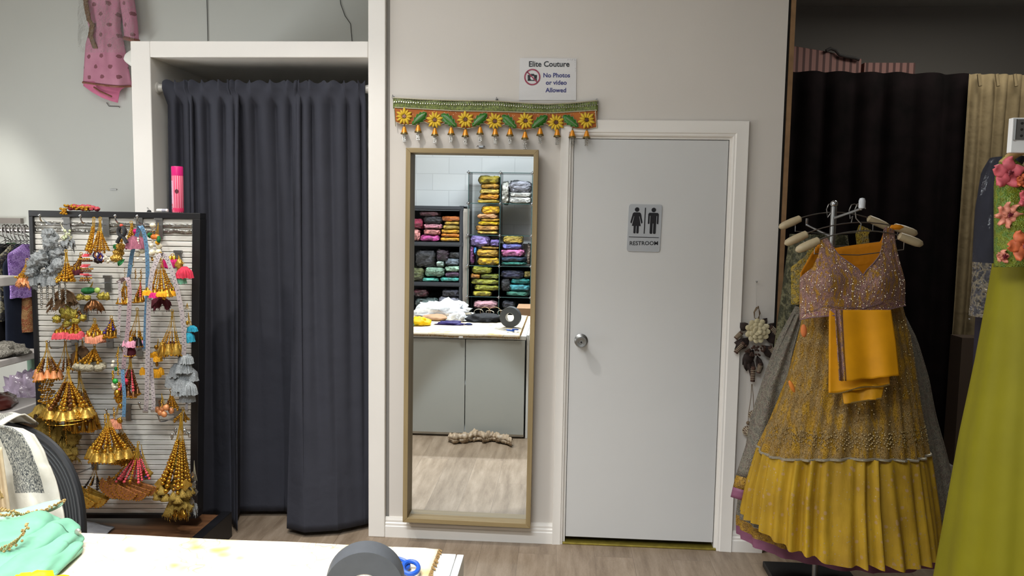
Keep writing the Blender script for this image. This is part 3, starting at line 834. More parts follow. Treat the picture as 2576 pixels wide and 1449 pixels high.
cells = {
 'A1': ('top left glass cube', [((775, 980, 235, 312), '#a8941f', 'olive mustard'), ((795, 980, 312, 362), '#b9892f', 'bronze gold'), ((785, 975, 362, 410), '#d9bb55', 'pale yellow'), ((780, 975, 410, 464), '#e79a1e', 'orange'), ((765, 975, 464, 500), '#d0b24a', 'straw yellow')]),
 'A2': ('second left glass cube', [((800, 980, 528, 602), '#f0b414', 'bright yellow'), ((760, 960, 602, 648), '#e2a877', 'peach'), ((790, 980, 648, 674), '#c4942f', 'dull gold'), ((770, 980, 674, 713), '#f7c80c', 'vivid yellow'), ((745, 970, 713, 766), '#e5a653', 'apricot'), ((760, 965, 766, 802), '#e8bf58', 'soft yellow')]),
 'A3': ('third left glass cube', [((690, 885, 812, 915), '#9b86c9', 'lilac'), ((885, 980, 850, 915), '#7d6cb0', 'violet'), ((800, 980, 915, 942), '#8e6c22', 'brown gold'), ((755, 975, 942, 1020), '#c09428', 'ochre'), ((760, 980, 1020, 1098), '#d0a51c', 'golden yellow'), ((692, 728, 918, 1090), '#8a4a86', 'magenta upright'), ((730, 754, 925, 995), '#3f7fc0', 'blue')]),
 'A4': ('fourth left glass cube', [((710, 900, 1108, 1180), '#a2a236', 'olive green'), ((695, 790, 1180, 1228), '#b0762e', 'rust orange'), ((792, 975, 1182, 1228), '#747a2c', 'dark olive'), ((695, 975, 1228, 1285), '#8f9030', 'moss green'), ((730, 980, 1285, 1342), '#9a9b35', 'yellow green'), ((715, 900, 1342, 1396), '#b5a838', 'acid green')]),
 'B1': ('top right glass cube', [((998, 1064, 305, 500), '#efecdf', 'cream upright'), ((1066, 1280, 288, 394), '#9c9ca8', 'grey'), ((1075, 1282, 394, 440), '#f4f2ec', 'off white'), ((1066, 1282, 440, 500), '#fbfaf6', 'white')]),
 'B3': ('third right glass cube', [((1010, 1200, 818, 890), '#c8a84c', 'sand yellow'), ((1000, 1195, 890, 942), '#6a6cb0', 'blue violet'), ((990, 1215, 942, 1014), '#d87ab0', 'pink striped'), ((990, 1238, 1014, 1064), '#243a52', 'dark navy'), ((990, 1238, 1064, 1098), '#3f8f82', 'sea green'), ((1243, 1276, 905, 1080), '#6a5a50', 'taupe upright')]),
 'B4': ('fourth right glass cube', [((990, 1208, 1150, 1226), '#20203a', 'midnight blue'), ((1212, 1278, 1160, 1218), '#7a6a30', 'bronze'), ((1085, 1275, 1226, 1278), '#1f7f7c', 'teal'), ((992, 1082, 1228, 1345), '#2a2a30', 'black'), ((1040, 1270, 1278, 1346), '#3f8a94', 'blue green'), ((1040, 1262, 1346, 1396), '#3f7f6c', 'pine green')]),
 'C1': ('top shelf of the black unit', [((205, 400, 575, 626), '#5c343c', 'plum brown'), ((242, 425, 626, 696), '#26242a', 'black'), ((245, 425, 696, 748), '#cf8a98', 'dusty pink'), ((242, 408, 748, 806), '#f09a94', 'salmon pink'), ((210, 398, 806, 868), '#d85aa8', 'hot pink'), ((120, 238, 650, 748), '#8a2440', 'crimson'), ((120, 208, 750, 862), '#f0a09a', 'coral'), ((415, 602, 625, 676), '#c06a28', 'copper'), ((440, 602, 676, 708), '#d9b04a', 'wheat'), ((428, 602, 708, 752), '#bfa045', 'khaki gold'), ((412, 602, 752, 790), '#d7a02c', 'amber'), ((412, 602, 790, 828), '#e08a2e', 'tangerine'), ((402, 602, 828, 872), '#cf9a2a', 'honey')]),
 'C2': ('middle shelf of the black unit', [((170, 362, 955, 1115), '#3a3a3e', 'glittering black'), ((366, 488, 945, 1056), '#3a2a34', 'dark wine'), ((490, 602, 970, 1030), '#2a2a2c', 'black patterned'), ((448, 602, 1030, 1100), '#6f7a85', 'slate grey'), ((366, 446, 1058, 1112), '#b8d0c4', 'pale mint'), ((450, 602, 1100, 1162), '#9fc2a8', 'soft green'), ((255, 448, 1115, 1208), '#8fb29a', 'sage green'), ((450, 602, 1162, 1210), '#4a2f48', 'aubergine'), ((400, 602, 1210, 1256), '#4fb0a4', 'turquoise'), ((225, 392, 1216, 1256), '#5fb8a8', 'aqua'), ((120, 250, 1120, 1256), '#5a5f3a', 'dark khaki')]),
 'C3': ('lower shelf of the black unit', [((150, 290, 1330, 1400), '#4a2028', 'maroon'), ((420, 602, 1330, 1402), '#3a3a46', 'charcoal')]),
}
cells8 = {
 'C3': ('lower shelf of the black unit', [((385, 602, 30, 112), '#8a8a98', 'silver grey'), ((165, 383, 42, 135), '#5a6a68', 'grey green')]),
 'A5': ('fifth left glass cube', [((725, 955, 68, 140), '#d9a5b0', 'blush pink')]),
 'B5': ('fifth right glass cube', [((1000, 1120, 70, 140), '#30303a', 'ink black')]),
}
sd = 1
for tab, sh in ((cells, m7), (cells8, m8)):
    for key, (where, items) in tab.items():
        for zr, colr, cn in items:
            crumple_pack('garment_pack', f'{cn} folded garment in clear plastic, {where}', zr, colr, 'packed garments in the ' + where, sh, sd * 3.17, True); sd += 1
# cardboard boxes at the right of the counter
cbx = m8(1140, 140, -.2)
CARD = mat('cardboard', '#8b6a4c', .85, var=.08, vscale=6)
cb = thing('cardboard_box', 'brown cardboard box standing behind the right end of the counter, in the mirror', 'box', (cbx.x + .25, .0, 0))
x0 = m8(1140, 140, .25).x; z1 = m8(1140, 135, .25).z
obj('box_body', MB().box(x0, x0 + .5, -.15, .25, 0, z1), CARD, cb, smooth=False)
obj('tape', MB().box(x0 + .2, x0 + .26, -.151, .252, z1 - .12, z1 + .002), mat('box_tape', '#a58b66', .4), cb, smooth=False)
q = m8(1250, 420, 1.3)
bxl = thing('storage_carton', 'slim carton with a green label beside the right end of the counter', 'box', (CXR + .09, 1.3, 0))
obj('box_body', MB().box(CXR + .045, CXR + .20, 1.0, 1.5, 0, q.z - .02), CARD, bxl, smooth=False)
obj('lid', MB().box(CXR + .042, CXR + .203, .997, 1.503, q.z - .02, q.z + .012), mat('carton_lid', '#cfd3cf', .6), bxl, smooth=False)
o = obj('label', MB().box(CXR + .05, CXR + .12, 1.500, 1.505, q.z - .07, q.z - .024), mat('green_label', '#a9c987', .6), bxl, smooth=False); o['label'] = 'pale green paper label'
# ================================================================== PAPER NOTICE
def face(Y):                                          # map: picture point -> world at depth Y
    return lambda px, py, d=0: at(px, py, Y - d)
pt = face(W - .002)
pn = thing('paper_notice', 'white paper notice with a crossed out camera, taped above the embroidered door hanging', 'notice', (at(1378, 246, W).x, W, at(1378, 246, W).z))
PAPER = mat('paper', '#dedcda', .7)
qs = [(1308, 146), (1450, 147), (1449, 252), (1305, 252)]
def sheet(qs, d0, d1):
    a = [pt(x, y, d0) for x, y in qs]; b = [pt(x, y, d1) for x, y in qs]
    return MB().add(a + b, [(0, 1, 2, 3), (7, 6, 5, 4), (0, 4, 5, 1), (1, 5, 6, 2), (2, 6, 7, 3), (3, 7, 4, 0)])
obj('paper', sheet(qs, 0, .0015), PAPER, pn, smooth=False)
obj('clear_sleeve', sheet([(1302, 144), (1452, 144), (1451, 256), (1300, 256)], .004, .005), film('sleeve_film', gloss=.06, bump=.1), pn, smooth=False)
INK = mat('black_ink', '#15151a', .8); NAVY = mat('navy_ink', '#2c2f74', .8); REDI = mat('red_ink', '#9c2f4a', .8)
def wtext(name, s, x0, x1, ybase, size_px, m_, par, Y, bold):
    o = at((x0 + x1) / 2, ybase, Y); wd = (at(x1, ybase, Y) - at(x0, ybase, Y)).length
    u = (at(x1, ybase, Y) - at(x0, ybase, Y)).normalized()
    up = Vector((0, 0, 1)); up = (up - u * up.dot(u)).normalized()
    sz = size_px * Y / FPX
    return text_mesh(name, s, sz, o, u, up, m_, par, .0003, bold * sz, 'CENTER', wd)
YT = W - .0042
wtext('lettering', 'Elite Couture', 1330, 1432, 167.5, 21, INK, pn, YT, .022)
wtext('lettering', 'No Photos', 1366.5, 1433.5, 194.5, 16, NAVY, pn, YT, .022)
wtext('lettering', 'or video', 1373, 1425.5, 213, 16, NAVY, pn, YT, .022)
wtext('lettering', 'Allowed', 1372.5, 1424.5, 232, 16, NAVY, pn, YT, .022)
s_ = W / FPX
cc = at(1339, 194, YT)
def loc(a, b, d=0): return Vector((cc.x + a * s_, YT - d, cc.z + b * s_))
cm = MB()
for bx in ((-11.5, 11.5, -9, 5.5),): cm.prism([(bx[0], bx[2]), (bx[1], bx[2]), (bx[1], bx[3]), (5, 5.5), (4, 8), (-4, 8), (-5, 5.5), (bx[0], bx[3])], lambda a, b, t: loc(a, b, t), .0004)
obj('camera_symbol', cm, INK, pn, smooth=False)
rg = MB().lathe([(3.2 * s_, 0), (4.8 * s_, 0), (4.8 * s_, .0004), (3.2 * s_, .0004)], (0, 0, 0), 24, 'Y')
obj('lens_ring', MB().add([Vector((loc(0, -2).x + p.x, YT - .0006 - p.y, loc(0, -2).z + p.z)) for p in rg.v], rg.f), PAPER, pn, smooth=False)
ring = MB()
def annulus(m, r0, r1, d, n=40):
    vs = []
    for k in range(n):
        w = 2 * PI * k / n
        for r in (r0, r1): vs.append(loc(r * math.cos(w), r * math.sin(w), d)); 
    fs = [(2 * k, 2 * k + 1, (2 * k + 3) % (2 * n), (2 * k + 2) % (2 * n)) for k in range(n)]
    m.add(vs, fs)
annulus(ring, 16.6, 20, .0012)
a_ = 1.6
ring.add([loc(-13.2 - a_ * .7, 13.2 - a_ * .7, .0012), loc(13.2 - a_ * .7, -13.2 - a_ * .7, .0012), loc(13.2 + a_ * .7, -13.2 + a_ * .7, .0012), loc(-13.2 + a_ * .7, 13.2 + a_ * .7, .0012)], [(0, 1, 2, 3)])
obj('prohibition_ring', ring, REDI, pn, smooth=False)
sk = MB()                                             # faint pencil scribble at the corner
random.seed(3)
for x in (1429, 1434, 1439, 1444):
    sk.tube([at(x + random.uniform(-1, 1), 148 + random.uniform(0, 5), YT) for _ in range(4)], .0004, 4)
for y in (152, 158, 163, 172, 178): sk.tube([at(1447 + random.uniform(-2, 1), y + random.uniform(-2, 2), YT) for _ in range(3)], .0004, 4)
obj('pencil_scribble', sk, mat('pencil', '#8d8790', .8), pn)

# ================================================================== RESTROOM SIGN
YS = W + .0035
rs = thing('restroom_sign', 'silver restroom sign with a woman and a man pictogram on the white door', 'sign', (at(1621, 632, YS).x, YS, at(1621, 632, YS).z))
s0 = at(1621, 574, YS); ks = YS / FPX
tilt_ = -.010
def sl(a, b, d=0): return Vector((s0.x + (a + b * .022) * ks, YS - d, s0.z + (b + a * tilt_) * ks))
def rrect(w, h, r, n=5):
    out = []
    for cx, cz, a0 in ((w - r, h - r, 0), (-w + r, h - r, 90), (-w + r, -h + r, 180), (w - r, -h + r, 270)):
        for k in range(n + 1):
            w_ = rad(a0 + 90 * k / n); out.append((cx + r * math.cos(w_), cz + r * math.sin(w_)))
    return out
obj('plate', MB().prism(rrect(41, 58.5, 6), lambda a, b, t: sl(a, b, t), .004), mat('sign_silver', '#aeb1b4', .42, .25), rs, smooth=False, bevel=.0008)
fg = lambda poly, m: m.prism(poly, lambda a, b, t: sl(a, b, .0042 + t), .0012)
def circ(cx, cz, r, n=20): return [(cx + r * math.cos(2 * PI * k / n), cz + r * math.sin(2 * PI * k / n)) for k in range(n)]
w_ = MB(); cx = -20.5
fg(circ(cx, 45.5, 5.6), w_)
fg([(cx - 7, 38.5), (cx + 7, 38.5), (cx + 10, 36), (cx + 15, 14), (cx + 13.5, 11), (cx + 11.5, 12), (cx + 7, 29), (cx + 6, 29), (cx + 11, 5), (cx + 6.5, 5), (cx + 6.5, -12), (cx + 5, -13.5), (cx + 2, -13.5), (cx + .8, -12), (cx + .8, 5),
    (cx - .8, 5), (cx - .8, -12), (cx - 2, -13.5), (cx - 5, -13.5), (cx - 6.5, -12), (cx - 6.5, 5), (cx - 11, 5), (cx - 6, 29), (cx - 7, 29), (cx - 11.5, 12), (cx - 13.5, 11), (cx - 15, 14), (cx - 10, 36)], w_)
obj('woman_pictogram', w_, INK, rs, smooth=False)
w_ = MB(); cx = 20.5
fg(circ(cx, 45.5, 5.6), w_)
fg([(cx - 10, 38.5), (cx + 10, 38.5), (cx + 13, 35.5), (cx + 13, 12), (cx + 11.5, 10), (cx + 9, 12), (cx + 9, 31), (cx + 7.5, 31), (cx + 7.5, -11.5), (cx + 6, -13.5), (cx + 2.2, -13.5), (cx + .8, -11.5), (cx + .8, 12),
    (cx - .8, 12), (cx - .8, -11.5), (cx - 2.2, -13.5), (cx - 6, -13.5), (cx - 7.5, -11.5), (cx - 7.5, 31), (cx - 9, 31), (cx - 9, 12), (cx - 11.5, 10), (cx - 13, 12), (cx - 13, 35.5)], w_)
obj('man_pictogram', w_, INK, rs, smooth=False)
obj('divider_bar', fg([(-1.4, -13.5), (1.0, -13.5), (1.0, 50.5), (-1.4, 50.5)], MB()), INK, rs, smooth=False)
obj('rule_line', fg([(-37.5, -23.2), (36.5, -23.2), (36.5, -21.8), (-37.5, -21.8)], MB()), INK, rs, smooth=False)
wtext('lettering', 'RESTROOM', 1584, 1655, 616.5, 14.5, INK, rs, YS - .0048, .012)

# ================================================================== EMBROIDERED DOOR HANGING (toran)
YTn = W - .012
tp = at(1246, 320, W)
tor = thing('embroidered_door_hanging', 'green and orange embroidered door hanging with yellow flowers and little bells above the mirror', 'door hanging', (tp.x, W, tp.z))
def lerp_keys(keys, x):
    for (a, ya), (b, yb) in zip(keys, keys[1:]):
        if x <= b: 
            t = (x - a) / (b - a); return ya + (yb - ya) * max(0, min(1, t))
    return keys[-1][1]
top_k = [(988, 247), (1060, 251), (1150, 254), (1250, 255), (1330, 261), (1380, 263), (1440, 260), (1504, 254)]
mid_k = [(990, 270), (1060, 274), (1150, 279), (1230, 280), (1330, 283), (1390, 284), (1440, 281), (1503, 277)]
def tz(px, py, d): return at(px, py, YTn - d)
N = NT('green_brocade'); v = N.mapping()
N.set(Base_Color=N.ramp(N.noise(v, 120, 3), [(.4, lin('#55602a')), (.6, lin('#7d8a3c'))]), Roughness=.45, Sheen_Weight=.2); N.bump(N.noise(v, 60, 3), .5, .005)
obj('green_band', MB().grid(lambda u, vv: tz(989 + 515 * u, lerp_keys(top_k, 989 + 515 * u) * (1 - vv) + (lerp_keys(mid_k, 989 + 515 * u) + 3) * vv, .006 + .004 * nz(u * 26, vv) + .003 * math.sin(u * 40)), 90, 4), N.m, tor, thick=.003, angle=180)
# orange panel with scalloped lower edge
def low(px):
    base = lerp_keys([(993, 306), (1015, 314), (1040, 313), (1060, 303), (1095, 318), (1125, 306), (1140, 318), (1172, 324), (1200, 319), (1215, 308), (1245, 324), (1275, 309), (1290, 322), (1322, 327), (1352, 321), (1370, 310), (1400, 325), (1430, 312), (1440, 322), (1476, 326), (1502, 320)], px)
    return base
N = NT('orange_velvet'); v = N.mapping()
dots = N.n('TexVoronoi', ins={'Scale': 95.0}); N.l(v, dots.inputs['Vector'])
dm = N.math('LESS_THAN', dots.outputs['Distance'], .17)
N.set(Base_Color=N.mix(dm, N.ramp(N.noise(v, 20, 3), [(.3, lin('#9c5014')), (.7, lin('#b8671c'))]), lin('#e8cfa8')), Roughness=.7); N.bump(dm, .6, .002)
ORNG = N.m
obj('orange_panel', MB().grid(lambda u, vv: tz(993 + 509 * u, lerp_keys(mid_k, 993 + 509 * u) * (1 - vv) + low(993 + 509 * u) * vv, .009), 150, 8), ORNG, tor, thick=.005, angle=180)
SCORD = mat('silver_zari', '#b9b49c', .4, .5, var=.2, vscale=300)
obj('upper_piping', MB().tube([tz(993 + 509 * i / 60, lerp_keys(mid_k, 993 + 509 * i / 60), .014) for i in range(61)], .0028, 6), SCORD, tor)
obj('lower_piping', MB().tube([tz(993 + 509 * i / 150, low(993 + 509 * i / 150), .011) for i in range(151)], .0018, 6), SCORD, tor)
for xa, xb in ((992, 995), (1498, 1501.5)):
    obj('side_piping', MB().tube([tz(xa, 275, .012), tz(xb, 322 if xa > 1000 else 318, .012)], .0026, 6), SCORD, tor)
fr_ = MB(); random.seed(8)
for i in range(86):
    px = 991 + 511 * i / 85; y0 = lerp_keys(top_k, px)
    fr_.tube([tz(px, y0, .012), tz(px + 1, y0 + 7 + random.random() * 2, .014)], .0009, 4)
    fr_.ball(tz(px + 1, y0 + 8 + random.random() * 2, .014), .0042, 6, 4)
obj('mirror_bead_fringe', fr_, mat('fringe_silver', '#b8b7ac', .2, .8), tor)
obj('top_cord', MB().tube([tz(988 + 516 * i / 60, lerp_keys(top_k, 988 + 516 * i / 60) - 1, .010) for i in range(61)], .0032, 6), SCORD, tor)
YEL = mat('yellow_petal', '#d7b21c', .5, var=.12, vscale=150, sheen=.2); BRN = mat('brown_bead', '#6e4a3c', .35, .4, var=.3, vscale=300)
flowers = [(1017, 293), (1094, 302), (1171, 301), (1245, 305), (1322, 304), (1399, 308), (1476, 302)]
for k, (fx, fy) in enumerate(flowers):
    c0 = tz(fx, fy, .016); pet_ = MB(); n = 12; R = 21 * s_
    for i in range(n):
        w0 = 2 * PI * i / n + k * .3; r_ = R * (1 + .10 * math.sin(i * 2.7 + k)); d = Vector((math.cos(w0), 0, math.sin(w0))); tn = Vector((-d.z, 0, d.x))
        vs = []; fs = []
        for j, (f, wd) in enumerate(((.25, .10), (.45, .17), (.7, .17), (.88, .09), (1.0, .0))):
            for q_, h_ in ((-1, .000), (0, .0045), (1, .000)):
                vs.append(c0 + d * r_ * f + tn * r_ * wd * q_ * 1.0 + Vector((0, -h_ * (1 if f < .95 else .2), 0)))
        for j in range(4):
            for q_ in range(2):
                a = j * 3 + q_; fs.append((a, a + 1, a + 4, a + 3))
        pet_.add(vs, fs)
    fo = obj('flower', pet_, YEL, tor, angle=180, thick=.001)
    cm = MB()
    for i in range(14):
        a = i * 2.4; r_ = 4.6 * s_ * math.sqrt(i / 14)
        cm.ball(c0 + Vector((r_ * math.cos(a), -.004, r_ * math.sin(a))), .0032, 6, 4)
    obj('flower_centre', cm, BRN, fo)
LEAF = mat('green_leaf_satin', '#2f6d1f', .35, var=.2, vscale=60)
leaves = [((1037, 314), (1073, 283)), ((1149, 319), (1110, 287)), ((1188, 318), (1225, 286)), ((1299, 322), (1263, 290)), ((1338, 322), (1377, 291)), ((1455, 319), (1416, 291))]
for (x0, y0), (x1, y1) in leaves:
    a, b = tz(x0, y0, .016), tz(x1, y1, .016); ax = b - a; L = ax.length; ax.normalize(); sd_ = Vector((-ax.z, 0, ax.x))
    prof = [(0, 0), (.12, .14), (.18, .10), (.34, .24), (.38, .17), (.56, .28), (.60, .20), (.76, .24), (.80, .16), (.92, .13), (1, .0)]
    vs = []; fs = []
    for f, wd in prof:
        for q_ in (-1, 0, 1): vs.append(a + ax * L * f + sd_ * L * wd * q_ - Vector((0, .004 if q_ == 0 else 0, 0)))
    for j in range(len(prof) - 1):
        for q_ in range(2):
            i = j * 3 + q_; fs.append((i, i + 1, i + 4, i + 3))
    lf = obj('leaf', MB().add(vs, fs), LEAF, tor, thick=.0015, angle=30)
    out = [a + ax * L * f + sd_ * L * wd for f, wd in prof] + [a + ax * L * f - sd_ * L * wd for f, wd in reversed(prof)]
    obj('leaf_piping', MB().tube([p - Vector((0, .001, 0)) for p in out], .0011, 4).tube([a + ax * L * f - Vector((0, .0055, 0)) for f in (.08, .4, .8)], .001, 4), SCORD, lf)
bells = [(1017, 318), (1052, 314), (1094, 322), (1135, 320), (1171, 325), (1208, 319), (1246, 323), (1283, 323), (1321, 331), (1359, 322), (1402, 325), (1440, 327), (1476, 328)]
BELLM = mat('orange_bell', '#d98a14', .3, .2); RIMM = mat('bell_rim', '#8e7a4a', .3, .8)
for k, (bx, by) in enumerate(bells):
    t0 = tz(bx, by, .018); z = t0.z
    bt = obj('bell', MB().lathe([(.002, 0), (.006, -.002), (.009, -.010), (.013, -.022), (.0165, -.032), (.0155, -.032), (.012, -.022), (.002, -.004)], t0, 16), BELLM, tor)
    b2 = MB().lathe([(.0165, -.030), (.0195, -.036), (.0185, -.038), (.0155, -.033)], t0, 16, cap=False); 
    obj('bell_loop', MB().lathe([(.0004, .010), (.003, .008), (.0035, 0), (.0004, -.001)], t0, 8), RIMM, bt)
    obj('bell_rim', b2, RIMM, bt)
    ts = MB(); random.seed(k)
    for j in range(5):
        ox, oy = .006 * math.cos(j * 1.26), .006 * math.sin(j * 1.26)
        for i in range(7):
            ts.ball((t0.x + ox + random.uniform(-.0015, .0015), t0.y + oy, z - .036 - .0062 * i * (1.25 if k == 8 else 1)), .0031, 6, 4)
    obj('bead_tassel', ts, SILVER, bt)
for hx, hy in ((990, 246), (1250, 252), (1501, 255)):
    p = at(hx, hy, W)
    hk = MB().tube([p + Vector((0, -.001, 0)), p + Vector((0, -.012, .0)), p + Vector((0, -.020, .004)), p + Vector((0, -.022, .012))], .0024, 6).ball(p + Vector((0, -.006, .002)), .0075, 10, 6)
    solo('wall_hook', hk, CHROME, {990: 'small chrome wall hook at the left end of the door hanging', 1250: 'small chrome wall hook at the middle of the door hanging', 1501: 'small chrome wall hook at the right end of the door hanging'}[hx], 'hook', p)

# ================================================================== DRIED FLOWER WALL CHARM right of the door
YC = W - .03
cb_ = at(1898, 960, W)
ch = thing('dried_flower_charm', 'wall charm of cream petals, dark leaves and rolled bark, right of the restroom door', 'wall decor', (cb_.x, W, cb_.z))
def cp_(px, py, d=0): return at(px, py, YC - d)
TWINE = mat('twine', '#6d5b46', .9, var=.2, vscale=200); CPET = mat('cream_petal', '#c9bd98', .6, var=.1, vscale=60)
DLEAF = mat('dark_dried_leaf', '#2b1d18', .8, var=.3, vscale=60); BARK = mat('rolled_bark', '#4a3226', .8, var=.3, vscale=50); BTWN = mat('pale_twine', '#b5a88e', .8)
obj('hanging_thread', MB().tube([at(1902, 709, W - .006), cp_(1903, 745), cp_(1903, 772)], .0008, 5), mat('thread_white', '#b9b6b0', .7), ch)
tw = MB()
for k in range(6):
    tw.tube([cp_(1903 + k * 1.2, 772), cp_(1896 + k * .5, 785, .004 * k), cp_(1898, 800), cp_(1905 + k, 803), cp_(1913 - k * .6, 788), cp_(1906 + k * .5, 770)], .0016, 5)
obj('twine_loop', tw, TWINE, ch)
random.seed(4)
def leaf_blade(m, a, b, wpx, y0=0):
    a = Vector(a); b = Vector(b); ax = b - a; L = ax.length; ax.normalize(); sdv = Vector((-ax.z, 0, ax.x)); w = wpx * s_
    vs = []; fs = []
    for f, k in ((0, .1), (.25, .8), (.5, 1), (.75, .7), (1, .02)):
        for q_ in (-1, 0, 1): vs.append(a + ax * L * f + sdv * w * k * q_ + Vector((0, -.012 * math.sin(f * PI) + (.006 if q_ == 0 else 0), 0)))
    for j in range(4):
        for q_ in range(2):
            i = j * 3 + q_; fs.append((i, i + 1, i + 4, i + 3))
    m.add(vs, fs)
for (x0, y0), (x1, y1), wpx in [((1885, 850), (1848, 880), 13), ((1880, 830), (1862, 812), 12), ((1920, 840), (1948, 812), 12), ((1925, 850), (1960, 850), 14), ((1920, 870), (1950, 900), 14), ((1895, 880), (1868, 918), 14), ((1888, 895), (1893, 958), 9), ((1905, 895), (1914, 938), 9), ((1878, 900), (1878, 934), 9), ((1910, 820), (1930, 800), 9), ((1878, 862), (1847, 862), 11)]:
    m_ = MB(); leaf_blade(m_, cp_(x0, y0), cp_(x1, y1), wpx); obj('dark_leaf', m_, DLEAF, ch, thick=.0012)
for (x0, y0), (x1, y1) in [((1866, 836), (1850, 852)), ((1872, 862), (1850, 888)), ((1938, 822), (1958, 842)), ((1936, 872), (1950, 890)), ((1895, 922), (1893, 960)), ((1914, 914), (1907, 938))]:
    a, b = cp_(x0, y0, .012), cp_(x1, y1, .012)
    bo = obj('rolled_bark', MB().tube([a, b], .011, 10), BARK, ch)
    sp_ = MB(); ax = (b - a); L = ax.length; ax.normalize(); o1 = ax.orthogonal().normalized(); o2 = ax.cross(o1)
    sp_.tube([a + ax * L * (.15 + .7 * i / 48) + (o1 * math.cos(i * .8) + o2 * math.sin(i * .8)) * .0122 for i in range(49)], .0011, 4)
    obj('twine_wrap', sp_, BTWN, bo)
for ring_, (n, r_, L, d) in enumerate(((11, 21, 17, .016), (8, 12, 15, .024), (5, 5, 11, .032))):
    for i in range(n):
        w0 = 2 * PI * i / n + ring_ * .4 + random.uniform(-.12, .12); d_ = Vector((math.cos(w0), 0, math.sin(w0)))
        c0 = cp_(1905, 832, d) + d_ * r_ * s_
        tn = Vector((-d_.z, 0, d_.x))
        obj('cream_petal', MB().oball(c0, d_ * L * s_ * .62 + Vector((0, -.006, 0)), tn * 8.2 * s_, Vector((0, -.006, 0)), 10, 7), CPET, ch)
for i in range(34):
    c0 = cp_(1873 + random.random() * 50, 868 + random.random() * 26, .016 + random.random() * .008)
    if abs(c0.x - cp_(1898, 880).x) > 24 * s_: continue
    obj('seed_pod', MB().lathe([(.0004, 0), (.0055, .0), (.0058, .010), (.0036, .011), (.0028, .007), (.0004, .007)], (0, 0, 0), 9, 'Y') and MB().add([Vector((c0.x + p.x, c0.y - p.y, c0.z + p.z)) for p in MB().lathe([(.0004, 0), (.0050, .0), (.0054, .010), (.0034, .011), (.0028, .007), (.0004, .007)], (0, 0, 0), 9, 'Y').v], MB().lathe([(.0004, 0), (.0050, .0), (.0054, .010), (.0034, .011), (.0028, .007), (.0004, .007)], (0, 0, 0), 9, 'Y').f), BARK, ch)
obj('cord', MB().tube([cp_(1891, 966), cp_(1889, 1000), cp_(1883, 1040), cp_(1882, 1062)], .0016, 6), TWINE, ch)
obj('cord', MB().tube([cp_(1892, 966), cp_(1895, 1000), cp_(1896, 1034)], .0016, 6), TWINE, ch)
for bx, by, r_ in ((1895, 1044, 11.5), (1881, 1084, 12.5)):
    c0 = cp_(bx, by); bo = obj('wound_ball', MB().ball(c0, r_ * s_, 14, 10), BARK, ch); m_ = MB()
    for k in range(5):
        ax = Vector((math.cos(k * 1.3), .4 * math.sin(k * 2.1), math.sin(k * 1.3))).normalized(); o1 = ax.orthogonal().normalized(); o2 = ax.cross(o1)
        for off in (-.35, .0, .35):
            rr_ = math.sqrt(1 - off * off) * r_ * s_ * 1.03
            m_.tube([c0 + ax * off * r_ * s_ + (o1 * math.cos(2 * PI * i / 18) + o2 * math.sin(2 * PI * i / 18)) * rr_ for i in range(19)], .0013, 4)
    obj('twine_wrap', m_, BTWN, bo)
obj('bead', MB().ball(cp_(1882, 1064), 5 * s_, 10, 7), TWINE, ch)
p = at(1902, 708, W)
solo('wall_nail', MB().tube([p + Vector((0, -.001, 0)), p + Vector((0, -.012, 0))], .0016, 6).ball(p + Vector((0, -.013, 0)), .0042, 8, 6), STEEL, 'steel nail in the wall above the dried flower charm', 'nail', p)
# ================================================================== SLATTED DISPLAY BOARD (left)
YD0, YD1 = 3.46, 3.60                                  # depth of its top and bottom edges
dTL, dTR, dBR, dBL = at(75, 529, YD0), at(497, 536, YD0), at(490, 1302, YD1), at(106, 1302, YD1)
def dsp(u, v, d=0):
    p = (dTL * (1 - u) + dTR * u) * (1 - v) + (dBL * (1 - u) + dBR * u) * v
    return p + Vector((0, -d, 0))
def ydep(py):                                          # depth of the board face at a picture height
    t = (py - 532) / (1302 - 532); return YD0 + (YD1 - YD0) * max(0, min(1, t))
def on(px, py, d=0.0): return at(px, py, ydep(py) - d)
bd = thing('slatted_display_board', 'white slatted display board in a black frame, hung with tassels, on a wooden base', 'display stand', ((dBL.x + dBR.x) / 2, YD1, 0))
fm_ = mat('black_frame', '#17171a', .4)
def strip(u0, v0, u1, v1, d0, d1):
    vs = [dsp(u0, v0, d0), dsp(u1, v0, d0), dsp(u1, v1, d0), dsp(u0, v1, d0), dsp(u0, v0, d1), dsp(u1, v0, d1), dsp(u1, v1, d1), dsp(u0, v1, d1)]
    return MB().add(vs, [(0, 1, 2, 3), (7, 6, 5, 4), (0, 4, 5, 1), (1, 5, 6, 2), (2, 6, 7, 3), (3, 7, 4, 0)])
obj('frame_top', strip(0, -.0, 1.022, .018, -.05, .012), fm_, bd, smooth=False, bevel=.002)
obj('frame_bottom', strip(0, .985, 1.022, 1.0, -.05, .012), fm_, bd, smooth=False, bevel=.002)
obj('frame_side', strip(0, .018, .026, .985, -.05, .012), fm_, bd, smooth=False, bevel=.002)
obj('frame_side', strip(.976, .018, 1.022, .985, -.055, .012), fm_, bd, smooth=False, bevel=.002)
NS = 57
def slat_profile():
    out = []
    for i in range(NS):
        a = i / NS; b = (i + 1) / NS; g = .13 / NS
        out += [(a, -.012), (a + g, -.012), (a + g, -.001), (a + g * 1.6, .0), (b - g * .6, .0), (b, -.003)]
    return out
sp_ = slat_profile(); vs = []; fs = []
for vv, d in sp_:
    v2 = .018 + vv * .967
    vs += [dsp(.026, v2, d), dsp(.976, v2, d)]
for i in range(len(sp_) - 1): fs.append((2 * i, 2 * i + 1, 2 * i + 3, 2 * i + 2))
N = NT('slat_white'); v = N.mapping()
